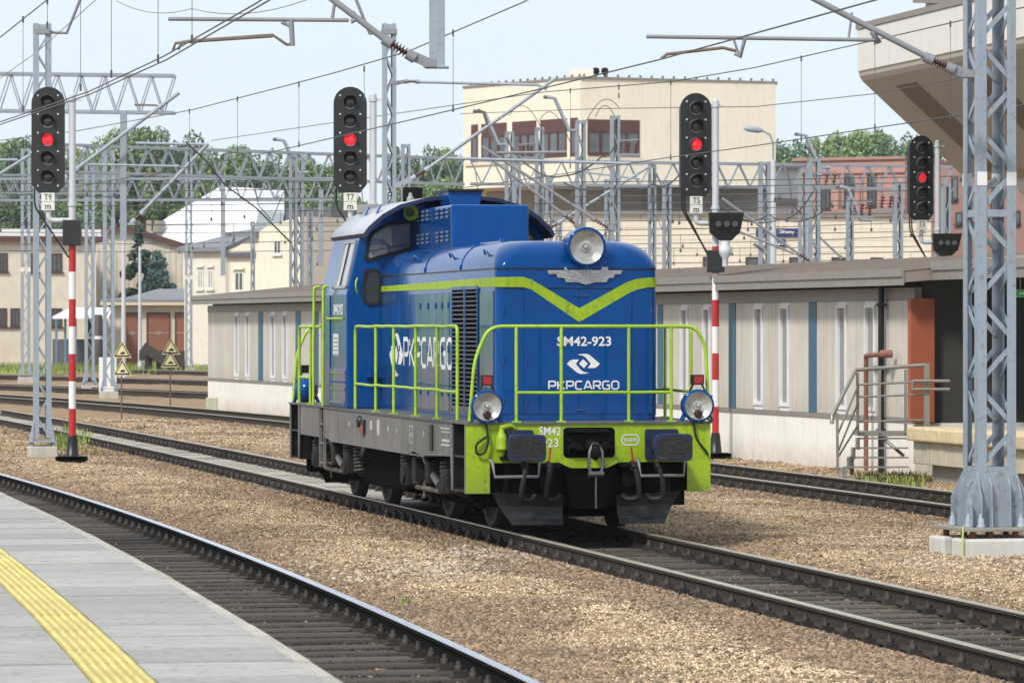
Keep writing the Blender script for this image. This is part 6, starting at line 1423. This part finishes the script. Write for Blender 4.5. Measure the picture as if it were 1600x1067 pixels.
mb = MB(); mb.bx(-.54, .5, .05, .5, -.25, .28); mb.build('foundation', mat('pale_foundation', lin('#c9c8c2')), bm_, bevel=.03)
mb = MB(); mb.add([(x, -.523, z) for x, z in ((.1, -.03), (.32, -.05), (.45, -.04), (.46, .02), (.38, .05), (.3, .04), (.24, .1), (.19, .05), (.12, .04))], [tuple(range(9))]); mb.build('rust_stain', RUST, bm_)
mb = MB(); mb.tube([(-.51, -.5, .42), (-.53, -.53, .3), (-.53, -.54, -.05)], .012, 6); mb.build('earth_wire', mat('yellow_green_wire', lin('#b7b86a'), .6), bm_)
# ------------------------------------------------------------------ cantilever arms
def insulator(mb, p, q, r=.06, n_=5):
    p = Vector(p); q = Vector(q); d = (q - p); Ln = d.length; prof = []
    for i in range(n_): u = Ln * i / n_; prof += [(r * .45, u), (r * 1.5, u + Ln * .35 / n_), (r * .5, u + Ln * .6 / n_)]
    mb.lathe(p, d, prof + [(r * .45, Ln)], 10)
def cantilever(label, Y, main, ins, extra=(), r=.035, group='cantilever arms holding the contact wires', mt=GREYTUBE):
    c = thing('cantilever_arm', label, 'cantilever', gpt(*main[0][:2], Y), 0, group); O = Vector(c.location)
    def L_(p): return Vector(PX(p[0], p[1], Y + (p[2] if len(p) > 2 else 0))) - O
    mb = MB(); mb.tube([L_(p) for p in main], r, 10); mb.build('main_tube', mt, c)
    if ins:
        a, b_ = L_(ins[0]), L_(ins[1]); mb = MB(); mb.tube([a + (a - b_).normalized() * r * 3, a], r * 1.7, 10); mb.build('end_cap', mt, c); mb = MB(); mb.tube([b_, b_ + (b_ - a).normalized() * r * 3], r * 1.7, 10); mb.build('end_cap', mt, c)
        mb = MB(); insulator(mb, a, b_, r * 1.3); mb.build('insulator', INSUL, c)
        if len(ins) > 2: mb = MB(); mb.bar(b_, L_(ins[2]), r * 1.2, r * 3); e = L_(ins[2]); mb.bx(e.x - r * 2, e.x + r * 2, e.y - .1, e.y + .1, e.z - .04, e.z + .04); mb.build('hinge_bracket', mt, c)
    for nm, pts, rr in extra: mb = MB(); mb.tube([L_(p) for p in pts], rr, 8); mb.build(nm, mt if nm != 'steady_arm' else mat('bronze_arm', lin('#6d5f50'), .45), c)
    return c
cantilever('thick cantilever tube from the right lattice mast reaching up to the left over the engine', 43.6, [(1455, 93), (1275, 0), (1140, -70)], [(1458, 95), (1478, 104), (1512, 116)],
    [('steady_tube', [(1010, 57.5), (1370, 63)], .022), ('clamp', [(1362, 50), (1374, 68), (1368, 62)], .03), ('hanger_rod', [(1331, 20), (1326, 60)], .014), ('drop_bracket', [(1164, 60), (1156, 90), (1148, 84)], .022), ('drop_bracket', [(1146, 61), (1156, 90)], .014), ('steady_arm', [(1150, 80), (1130, 75), (1042, 85), (1033, 92)], .018)])
cantilever('thick cantilever tube with brown insulator fixed to the hanging post at the top', 42.6, [(604, 64), (520, 0), (430, -70)], [(612, 69), (636, 84), (672, 100)],
    [('steady_tube', [(263, 30), (545, 32)], .022), ('hanger_rod', [(523, 4), (519, 30)], .018), ('clamp', [(550, 20), (560, 30), (548, 34)], .03), ('drop_bracket', [(455, 32), (457, 72)], .028), ('drop_bracket', [(440, 35), (455, 42)], .02), ('steady_arm', [(458, 70), (448, 70), (426, 55), (300, 64), (285, 66), (278, 78)], .016), ('steady_arm', [(426, 57), (290, 66), (274, 68), (270, 80)], .016)])
cantilever('long straight cantilever tube slanting up in front of the cream block left corner', 79, [(668, 264), (868, 123)], [(664, 267), (650, 276), (622, 290)], [('steady_tube', [(690, 247), (985, 256)], .03), ('top_tube', [(655, 128.5), (840, 133), (855, 140)], .028), ('steady_arm', [(770, 222), (756, 176), (746, 172)], .03)], mt=ZINC)
cantilever('horizontal tie tube with small insulator on the mast behind the T7 signal', 79.5, [(652, 128), (660, 128.4)], [(650, 128), (638, 127.5), (618, 130)], (), r=.026)
cantilever('long cantilever tube slanting up from the hanging post at the left', 122.5, [(120, 264), (280, 145)], [(116, 268), (106, 276), (98, 282)], [('steady_tube', [(135, 257), (280, 260)], .035), ('steady_arm', [(210, 164), (245, 165), (252, 172)], .03)], mt=ZINC, r=.06)
cantilever('cantilever tube slanting down to the left in front of the white roofed house', 135, [(222, 332), (325, 225)], [(220, 335), (212, 343), (205, 350)], [('steady_tube', [(212, 224), (326, 226)], .05), ('steady_arm', [(225, 277), (258, 268)], .03)], mt=ZINC, r=.06)
cantilever('grey cantilever tube at the far left edge, left of the T9 signal', 120, [(-20, 284), (46, 243)], None, [('steady_tube', [(-20, 250), (28, 250)], .04)], mt=ZINC, r=.05)
cantilever('dark tube slanting down right to the tall mast right of the block corner', 136, [(753, 229), (940, 350)], [(930, 344), (950, 356), (961, 360)], [('top_tube', [(776, 239), (885, 238)], .05)], r=.05)
cantilever('dark tube slanting down right to the mast at the block corner', 138, [(772, 252), (892, 344)], [(884, 338), (898, 350), (907, 354)], [], r=.05)
cantilever('pale tube slanting up right between the masts below the cream block', 146, [(870, 350), (1012, 262)], [(872, 349), (860, 356), (850, 362)], [('steady_tube', [(905, 268), (1000, 280)], .035)], mt=ZINC, r=.05)
cantilever('dark tube slanting down right beside the T5 signal lamp box', 132, [(1128, 310), (1255, 402)], [(1250, 398), (1264, 408), (1272, 410)], [], r=.045)
cantilever('dark tube slanting down right below the blue station sign', 140, [(1150, 360), (1240, 396)], [(1182, 384), (1192, 392), (1196, 395)], [], r=.04)
cantilever('tube slanting down right to the short mast before the pink building', 131, [(1280, 370), (1318, 406)], [(1316, 404), (1324, 411), (1328, 412)], [], r=.04)
for i, (px, py, Y, lab) in enumerate(((432, 218, 150, 'bent arm with wire end on the mast pair left of the cab'), (745, 174, 140, 'bent arm on top of the mast by the left window ribbon'), (855, 152, 140, 'bent arm on top of the tall mast at the block corner'), (1247, 210, 150, 'bent arm on top of the mast left of the pink building'), (1312, 292, 135, 'bent arm on top of the short mast before the pink building'))):
    h_ = thing('feeder_arm', lab, 'bracket', gpt(px, py, Y), 0, 'bent feeder arms on mast tops'); k = Y / FPX
    mb = MB(); mb.tube([(0, 0, 0), (12 * k, 0, -2 * k), (34 * k, 0, -52 * k), (50 * k, 0, -52 * k)], .07, 8); mb.build('arm', ZINC_FAR, h_)
    mb = MB(); mb.lathe((0, 0, 0), (-1, 0, 0), [(.05, 0), (.07, .06), (.05, .14)], 8); mb.build('insulator', mat('grey_insulator', (.12, .12, .12), .4), h_)
hb = thing('feeder_arm', 'bent arm on top of the slender mast beside the T9 signal', 'bracket', gpt(66, 50, 78.7), 0, 'bent feeder arms on mast tops')
k = 78.7 / FPX; mb = MB(); mb.tube([(-8 * k, 0, 0), (38 * k, 0, -2 * k), (60 * k, 0, 52 * k), (70 * k, 0, 90 * k)], .035, 8); mb.build('arm', GREYTUBE, hb); mb = MB(); mb.bx(-.16, .16, -.13, .13, -.05, .05); mb.build('clamp', GREYTUBE, hb)
hb = thing('feeder_arm', 'bent arm at the top of the slender mast behind the T7 signal', 'bracket', gpt(608, 50, 80), 0, 'bent feeder arms on mast tops')
k = 80 / FPX; mb = MB(); mb.tube([(8 * k, 0, 0), (-30 * k, 0, -3 * k), (-50 * k, 0, 46 * k), (-62 * k, 0, 80 * k)], .035, 8); mb.build('arm', GREYTUBE, hb); mb = MB(); mb.bx(-.16, .16, -.13, .13, -.05, .05); mb.build('clamp', GREYTUBE, hb)
for px, py, Y, lab in ((980, 235, 138, 'red brown disconnector with three insulators on the mast before the right brown window'), (828, 240, 142, 'red brown insulators on the mast before the left window ribbon'), (1290, 285, 140, 'red brown insulator cluster on the broad mast by the pink building'), (1345, 332, 135, 'red brown insulator cluster on the short mast before the pink building'), (1390, 320, 132, 'red brown insulator cluster on the mast left of the T3 signal')):
    d_ = thing('disconnector', lab, 'switch', gpt(px, py, Y), 0, 'red brown line switches on masts')
    mb = MB()
    for i in range(3): insulator(mb, (-.28 + i * .28, 0, -.1), (-.22 + i * .28, 0, .3), .07, 4)
    mb.build('insulator', mat('red_insulator', lin('#5e2a22'), .35), d_)
    mb = MB(); mb.bx(-.45, .45, -.06, .06, -.2, -.1); mb.bar((-.4, 0, .32), (.4, 0, .38), .05, .05); mb.build('frame', GREYTUBE, d_)
# ------------------------------------------------------------------ wires
def wire(label, pts, r=.009, group='overhead wires', hang=(), m=WIREM, name='overhead_wire', sag=0):
    """pts: (photo column, photo row, distance); hang: list of (t along the wire, length of the dropper)"""
    P_ = [PX(*p) for p in pts]
    w = thing(name, label, 'wire', tuple(P_[0]), 0, group); O = P_[0]
    fine = []
    for a, b_ in zip(P_, P_[1:]):
        n_ = 8
        for i in range(n_): t_ = i / n_; fine.append(a.lerp(b_, t_) - O - Vector((0, 0, sag * 4 * t_ * (1 - t_))))
    fine.append(P_[-1] - O)
    mb = MB(); mb.tube(fine, r, 5); mb.build('cable', m, w)
    return w
def droppers(parent, tops, r=.004):
    O = Vector(parent.location)
    for (px, py0, py1, Y) in tops:
        a = PX(px, py0, Y) - O; b_ = PX(px, py1, Y) - O
        mb = MB(); mb.tube([a, b_], r, 5); 
        for e in (a, b_): mb.bx(e.x - .012, e.x + .012, e.y - .01, e.y + .01, e.z - .045, e.z + .045)
        mb.build('dropper', WIREM, parent)
def YC_(py, z=5.3): return (z - CZ) * FPX / (HY - py)
def contact(lab, pts, **k): return wire(lab, [(px, py, YC_(py, k.get('z', 5.3))) for px, py in pts], r=k.get('r', .0085))
contact('contact wire running down over the engine track to the left', [(1560, -55), (1370, 0), (1033, 93), (850, 138), (640, 188), (441, 234), (400, 243), (130, 290), (-20, 314)])
c1w = contact('upper one of the paired contact wires over the near track', [(430, -14), (400, 6), (255, 89), (140, 143), (0, 191), (-40, 204)])
contact('lower one of the paired contact wires over the near track', [(470, -28), (400, 13), (260, 94), (140, 148), (0, 195), (-40, 208)])
w = wire('carrying wire above the near track at the upper left corner', [(90, -10, 51.5), (74, 0, 52), (0, 59, 56), (-40, 88, 59)])
droppers(w, [(36, 31, 170, 54), (74, 2, 40, 52), (300, -40, 62, 40), (174, -20, 116, 47), (247, -60, 92, 43), (126, -20, 137, 49)])
w = wire('carrying wire rising over the engine to the upper right', [(840, -8, 48), (820, 3, 48.9), (640, 80, 55), (527, 113, 59.5), (441, 136, 64), (300, 172, 73), (120, 205, 86), (-20, 222, 98)])
droppers(w, [(708, 52, 170, 52.5), (569, 108, 152, 57.5), (467, 132, 226, 62.7), (371, 155, 235, 68), (296, 174, 255, 73)])
contact('contact wire over the third track crossing the T5 signal', [(1640, 158), (1507, 179), (1180, 228), (1040, 247), (860, 275), (640, 305)])
w = wire('carrying wire over the third track crossing the beige deck', [(1620, 8, 54), (1526, 27, 55), (1180, 106, 62.8), (1050, 128, 66), (851, 144, 73), (720, 163, 80), (500, 195, 92), (330, 220, 105)])
droppers(w, [(1252, 92, 217, 61), (1367, 66, 199, 58), (1485, 38, 181, 55.5), (1048, 129, 246, 66), (967, 136, 150, 69), (891, 142, 260, 71)])
w = wire('wire crossing low in front of the beige deck and the T3 signal', [(1620, 100, 70), (1365, 147, 78), (1180, 167, 84), (940, 170, 92), (720, 178, 102)])
w = wire('grey wire rising left over the trees to the upper left', [(480, 0, 80), (300, 14, 95), (182, 2, 105)], sag=.2)
wire('thin wire crossing the sky behind the T9 signal', [(150, 0, 70), (60, 80, 80), (-10, 130, 88)], r=.007)
wire('thick feeder cable sagging from the cantilever left of the cab', [(290, 222, 130), (320, 250, 131), (352, 290, 132), (400, 325, 134), (455, 380, 136)], r=.03)
wire('twisted cable sagging between masts above the engine nose', [(790, 215, 139), (830, 262, 139), (880, 275, 138), (940, 245, 137), (962, 225, 137)], r=.03, sag=.15)
wire('lower sagging cable between the masts and the T5 signal', [(880, 285, 139), (960, 292, 138), (1020, 288, 140), (1060, 275, 141)], r=.03, sag=.2)
wire('sagging cable between the T5 signal and the pink building masts', [(1120, 310, 140), (1200, 335, 140), (1270, 300, 139)], r=.03, sag=.5)
wire('second sagging cable above the blue sign', [(1130, 325, 138), (1220, 342, 138), (1300, 318, 137)], r=.025, sag=.3)
ORD = ['first', 'second', 'third', 'fourth', 'fifth', 'sixth', 'seventh', 'eighth', 'ninth', 'tenth', 'eleventh', 'twelfth', 'thirteenth']
random.seed(11)
defs = []
for i in range(13):
    y0 = 285 + i * 10.5; defs.append((860 + random.uniform(-40, 60), y0 + random.uniform(-3, 3), 1470 + random.uniform(-60, 40), y0 - random.uniform(4, 16), 125 + 4 * i, f'thin wire crossing low in front of the cream station wing, {ORD[i]} from the top'))
for i in range(10):
    y0 = 283 + i * 12; defs.append((-20, y0 + random.uniform(-5, 5), 540, y0 + random.uniform(-6, 8), 130 + 6 * i, f'thin wire crossing low in front of the left buildings, {ORD[i]} from the top'))
for (x0, y0, x1, y1, Y, lab) in defs:
    w = wire(lab, [(x0, y0, Y), ((x0 + x1) / 2, (y0 + y1) / 2 + random.uniform(0, 4), Y - 2), (x1, y1, Y - 4)], r=.017, group='thin distant wires before the cream wing' if x0 > 500 else 'thin distant wires before the left buildings')
    n_ = random.randint(4, 7); tp = []
    for k in range(n_):
        t_ = random.random(); px = x0 + (x1 - x0) * t_; py = y0 + (y1 - y0) * t_; tp.append((px, py, py + random.uniform(6, 26), Y - 4 * t_))
    O = Vector(w.location); mb = MB()
    for (px, a, b_, Yd) in tp: mb.tube([PX(px, a, Yd) - O, PX(px, b_, Yd) - O], .012, 4); e = PX(px, b_, Yd) - O; mb.bx(e.x - .04, e.x + .04, e.y - .03, e.y + .03, e.z - .06, e.z + .06)
    tag(mb.build('dropper', WIREM, w), kind='stuff')
JL = ['above the engine housing', 'under the left edge of the cream block', 'just left of the T5 board', 'right of the street lamp pole', 'in front of the cream villa', 'right of the T7 signal']
for i, (px, Y) in enumerate(((640, 150), (742, 148), (1100, 150), (1230, 150), (395, 150), (560, 150))):
    wire(f'thin curved jumper loop hanging from the gantry {JL[i]}', [(px, 262, Y), (px + 8, 320, Y), (px + 30, 345, Y + 1), (px + 48, 300, Y + 1)], r=.018, group='curved jumper loops', name='jumper_loop')
AL = ['by the left window ribbon', 'at the middle of the left ribbon', 'right of the block corner', 'before the right brown window', 'left of the T5 signal']
for (px, py, Y, w_, h_) in ((795, 165, 140, 60, 55), (842, 175, 142, 50, 50), (930, 165, 138, 46, 60), (968, 155, 138, -60, 50), (1000, 330, 145, 40, 40)):
    p_ = [(px + w_ * (i / 8), py + h_ - h_ * math.sin(math.pi * min(1, i / 8 * .75 + .25)), Y) for i in range(9)]
    wire(f'thin arched wire loop above the mast top {AL.pop(0)}', p_, r=.014, group='arched wire loops over the masts', name='jumper_loop')
# ------------------------------------------------------------------ warning triangles
def tri_sign(px, yc, Yb, label, base_py):
    Y = Yb; t_ = thing('warning_sign', label, 'sign', (PXX(px, Y), Y, -.15), 0, 'yellow warning triangles on thin posts')
    k = Y / FPX
    mb = MB(); mb.tube([(0, 0, 0), (0, 0, PZ(yc[0] - 10, Y) + .15)], .025, 6); mb.build('post', mat('rusty_post', (.12, .1, .09), .7), t_)
    for yy_ in yc:
        z = PZ(yy_, Y) + .15; s_ = 12.5 * k; dx_ = random.uniform(-1.5, 1.5) * k
        f3 = lambda q, o: [(dx_ + x * q, o, z + zz * q) for x, zz in ((-s_, -s_ * .75), (s_, -s_ * .75), (0, s_ * 1.05))]
        mb = MB(); mb.prism(f3(1, -.05), (0, .02, 0)); b_ = mb.build('triangle', BLACK_PAINT, t_)
        mb = MB(); mb.prism(f3(1.16, -.045), (0, .01, 0)); mb.build('rim', mat('pale_sign_yellow', lin('#d9cfa0'), .6), b_)
        mb = MB(); mb.add(f3(.76, -.054), [(0, 1, 2)]); mb.build('face', mat('pale_sign_yellow', lin('#d9cfa0'), .6), b_)
        mb = MB(); mb.add([(dx_ + x * s_, -.058, z + zz * s_) for x, zz in ((-.35, -.42), (.3, -.42), (.38, -.25), (.15, -.1), (-.1, -.18))], [(0, 1, 2, 3, 4)]); mb.build('pictogram', BLACK_PAINT, b_)
    return t_
tri_sign(190, (548, 576), 111, 'pair of yellow warning triangles on a thin post, nearer and left', 659)
tri_sign(266, (543, 563), 130, 'pair of yellow warning triangles on a thin post, farther and right', 637)
# ------------------------------------------------------------------ trees
def leafmesh(name, blobs, n_, size, m, flat=1.0):
    C_ = np.array([b_[:3] for b_ in blobs]); Rb = np.array([b_[3] for b_ in blobs]); w = Rb ** 2 / (Rb ** 2).sum()
    i = np.random.choice(len(blobs), n_, p=w); d = np.random.randn(n_, 3); d /= np.linalg.norm(d, axis=1)[:, None]
    P_ = C_[i] + d * (Rb[i] * np.random.uniform(.55, 1.12, n_) ** .6)[:, None] * np.array([1, 1, flat])
    nrm = d * .5 + np.random.randn(n_, 3) * .6 + np.array([0, 0, .35]); nrm /= np.linalg.norm(nrm, axis=1)[:, None]
    t1 = np.cross(nrm, np.random.randn(n_, 3)); t1 /= np.linalg.norm(t1, axis=1)[:, None]; t2 = np.cross(nrm, t1)
    s_ = np.random.uniform(.6, 1.3, n_)[:, None] * size
    V = np.stack([P_ - t1 * s_, P_ - t2 * s_ * .55, P_ + t1 * s_, P_ + t2 * s_ * .55], 1).reshape(-1, 3)
    return big_mesh(name, V, np.arange(n_ * 4).reshape(-1, 4), [m])
def leafmat(name, col):
    m = mat(name, col, .6, var=.35, scale=.45, island=.45, rand=.18, spec=.2); b_ = m.node_tree.nodes['Principled BSDF']; b_.inputs['Subsurface Weight'].default_value = 0; b_.inputs['Transmission Weight'].default_value = 0; return m
LEAVES = [leafmat('leaf_mid_green', lin('#71875a')), leafmat('leaf_yellow_green', lin('#879966')), leafmat('leaf_dark_green', lin('#587056'))]  # greens lightened to paint distance haze into the leaf colour
BARK = mat('bark', (.07, .055, .04), .9, var=.3)
def make_tree(h, w, lm, seed):
    rs = np.random.RandomState(seed); bl = []
    for i in range(44):
        a = rs.rand() * 6.28; zz = rs.uniform(.25, 1); rr = w / 2 * math.sqrt(max(.05, 1 - ((zz - .5) / .58) ** 2)) * rs.uniform(.35, .95)
        bl.append((rr * math.cos(a), rr * math.sin(a), zz * h * .93, rs.uniform(.055, .145) * w))
    np.random.seed(seed); t_ = thing('deciduous_tree', 'tree', 'tree'); cm = leafmesh('crown', bl, 6500, .19 * h / 12, lm); link('crown', cm, t_)
    mb = MB(); mb.tube([(0, 0, -.5), (.1, 0, h * .2), (0, .1, h * .45), (.15, .1, h * .75)], [.035 * h * .6, .025 * h * .6, .018 * h * .6, .01 * h * .6], 8)
    for b_ in bl[:12]: mb.tube([(0, 0, h * .25 + b_[2] * .25), (b_[0] * .5, b_[1] * .5, b_[2] * .75), b_[:3]], [.09, .06, .02], 5)
    mb.build('trunk', BARK, t_); return t_
protos = [make_tree(12, 9, LEAVES[0], 1), make_tree(12, 8, LEAVES[1], 2), make_tree(12, 9.5, LEAVES[2], 3), make_tree(12, 7, LEAVES[0], 4)]
used = [False] * 4
spots = []                                   # column, top row, distance, width factor, which
for px, py in ((-8, 225), (22, 208), (48, 205), (72, 222), (128, 222), (150, 216), (182, 205), (212, 188), (240, 190), (266, 196), (290, 218)): spots.append((px, py, 'over the roofs at the left'))
for px, py in ((318, 232), (344, 222), (372, 218), (398, 226), (424, 230), (450, 238), (476, 236), (500, 242), (522, 246)): spots.append((px, py, 'in the tree line left of the cab'))
for px, py in ((654, 220), (672, 236), (690, 222), (710, 224), (728, 226)): spots.append((px, py, 'left of the cream block'))
for px, py in ((1216, 218), (1240, 212), (1262, 208), (1286, 204), (1310, 202), (1334, 194), (1360, 193), (1384, 200), (1408, 205), (1430, 212), (1452, 220)): spots.append((px, py, 'above the pink building'))
kinds = ['mid green', 'yellow green', 'dark green', 'slim green']
random.seed(5)
for j, (px, py, where) in enumerate(spots):
    i = (j * 7 + j // 3) % 4; Y = random.uniform(345, 400); o = protos[i] if not used[i] else copy_tree(protos[i]); used[i] = True
    zt = PZ(py, Y); zb = 5.5; k = (zt - zb) / 12.2
    o.location = (PXX(px, Y), Y, zb); o.scale = (k * random.uniform(.62, .85), k * .8, k); o.rotation_euler = (0, 0, random.uniform(0, 6.28))
    cnt = sum(1 for q in spots[:j] if q[2] == where); tag(o, f'{kinds[i]} broadleaf tree {where}, {ORD[cnt]} from the left', 'tree', f'trees {where}')
LC = {}
lowspots = [(px, 315 + random.uniform(-18, 12)) for px in range(-10, 130, 20)] + [(px, 300 + random.uniform(-12, 15)) for px in range(300, 560, 24)] + [(px, 275 + random.uniform(-12, 12)) for px in range(650, 740, 22)] + [(px, 238 + random.uniform(-8, 8)) for px in range(1215, 1440, 26)]
for j, (px, py) in enumerate(lowspots):
    i = (j * 5) % 4; Y = random.uniform(335, 345) if px < 1000 else 330; o = copy_tree(protos[i]); zt = PZ(py, Y); zb = 3.0; k = (zt - zb) / 12.2; o.location = (PXX(px, Y), Y, zb); o.scale = (k * 1.1, k * .9, k); o.rotation_euler = (0, 0, random.uniform(0, 6.28)); o.name = 'shrubby_tree'
    wh = 'behind the far left roofs' if px < 200 else 'behind the gantries' if px < 600 else 'by the cream block' if px < 800 else 'over the pink building'
    LC[wh] = LC.get(wh, -1) + 1; tag(o, f'lower {kinds[i]} bushy tree {wh}, {ORD[LC[wh]]} from the left', 'tree', f'lower bushy trees {wh}')
for p_ in protos:
    for c in p_.children: pass
# hill behind the town
hx_ = np.linspace(-316, 316, 110); hy_ = np.linspace(300, 620, 30); HX_, HY_ = np.meshgrid(hx_, hy_); HZ_ = -.6 + 7.0 * smooth(305, 360, HY_) + 1.5 * vnoise(HX_, HY_, .03, 3) * smooth(330, 380, HY_)
idx = np.arange(HX_.size).reshape(HX_.shape); Fh = np.stack([idx[:-1, :-1], idx[:-1, 1:], idx[1:, 1:], idx[1:, :-1]], -1).reshape(-1, 4)
tag(link('hill', big_mesh('hill', np.stack([HX_, HY_, HZ_], -1).reshape(-1, 3), Fh, [mat('hill_grass', lin('#66804a'), .9, var=.3, scale=.2)], True)), kind='structure')
# blue conifer and dark tree by the garage
def conifer(px, Y, ytop, w, label, col, seed, base=-.2):
    x = PXX(px, Y); H = PZ(ytop, Y) - base; rs = np.random.RandomState(seed); bl = []
    for i in range(60):
        u = rs.uniform(.06, .98); r_ = w / 2 * (1 - u) ** .85 * rs.uniform(.5, 1); a = rs.rand() * 6.28; bl.append((r_ * math.cos(a), r_ * math.sin(a), u * H - .25 * r_, max(.22, .2 * w * (1 - u) + .12)))
    t_ = thing('conifer', label, 'tree', (x, Y, base)); np.random.seed(seed); link('crown', leafmesh('crown', bl, 14000, .2, leafmat('needle_' + str(seed), col), .6), t_)
    mb = MB(); mb.tube([(0, 0, -.2), (0, 0, H * .97)], [.2, .03], 8); mb.build('trunk', BARK, t_)
conifer(247, 276, 386, 5.0, 'blue grey conifer behind the garage roof', lin('#56706c'), 21)
conifer(217, 279, 350, 4.6, 'darker green conifer left of the blue grey one', lin('#3b5540'), 22)
# ------------------------------------------------------------------ weeds and grass
def tuft(name, spots_, m, n_, h, spread, label):
    V = []; 
    for (x, y, z) in spots_:
        for i in range(n_):
            a = random.uniform(0, 6.28); px, py = x + random.gauss(0, spread), y + random.gauss(0, spread * 2); hh = h * random.uniform(.4, 1.2); ln = random.uniform(.1, .6) * hh; wv = .012 + .01 * random.random()
            V += [(px - wv * math.cos(a + 1.57), py - wv * math.sin(a + 1.57), z), (px + wv * math.cos(a + 1.57), py + wv * math.sin(a + 1.57), z), (px + ln * math.cos(a) + wv * .3, py + ln * math.sin(a), z + hh), (px + ln * math.cos(a) - wv * .3, py + ln * math.sin(a), z + hh)]
    V = np.array(V); tag(link(name, big_mesh(name, V, np.arange(len(V)).reshape(-1, 4), [m])), label, 'grass', kind='stuff')
WEED = leafmat('weed_green', lin('#93a75c')); DRYG = leafmat('dry_grass', lin('#b0a468'))
g = lambda px, py: tuple(PX(px, py, 2.6 * FPX / (py - HY)))[:2] + (-.18,)
tuft('grass', [g(px, py) for px, py in ((92, 705), (97, 690), (100, 700), (124, 690), (130, 695), (104, 680))], WEED, 30, .3, .12, 'green weeds growing round the foot of the T9 signal')
tuft('grass', [g(random.uniform(5, 175), random.uniform(700, 716)) for _ in range(60)], DRYG, 12, .1, .3, 'short dry grass beside the T9 signal foundation')
q_ = [tuple(PX(random.uniform(1345, 1432), 0, 0))[:0] for _ in range(0)]
tuft('grass', [(PXX(px, Yq), Yq, -.2) for px, Yq in [(random.uniform(1345, 1436), random.uniform(64.2, 67)) for _ in range(30)]], WEED, 22, .2, .16, 'weeds growing under the steel stair')
tuft('grass', [(PXX(px, Yq), Yq, -.2) for px, Yq in [(random.uniform(1345, 1436), random.uniform(64.2, 67)) for _ in range(24)]], DRYG, 18, .2, .16, 'dry grass under the steel stair')
tuft('grass', [g(px, py) for px, py in ((1305, 842), (630, 945), (1002, 806), (460, 790), (283, 640), (225, 650))], WEED, 14, .09, .05, 'small weeds in the gravel')
tuft('grass', [(random.uniform(-40, -12), random.uniform(226, 262), -.2) for _ in range(900)], WEED, 14, .4, .5, 'grass strip along the garage and depot yard')
# ------------------------------------------------------------------ air: one closed box of thin even haze round the whole scene
mb = MB(); mb.bx(-330, 330, -30, 660, -1.9, 32)
hzm = bpy.data.materials.new('haze'); hzm.use_nodes = True; hn_ = hzm.node_tree.nodes
hn_.remove(hn_['Principled BSDF']); pv = hn_.new('ShaderNodeVolumePrincipled'); pv.inputs['Density'].default_value = .00018; pv.inputs['Color'].default_value = (.93, .95, .97, 1); pv.inputs['Anisotropy'].default_value = .3
hzm.node_tree.links.new(pv.outputs[0], hn_['Material Output'].inputs['Volume'])
tag(mb.build('haze', hzm), 'thin pale summer haze over the yard', 'haze', kind='stuff')
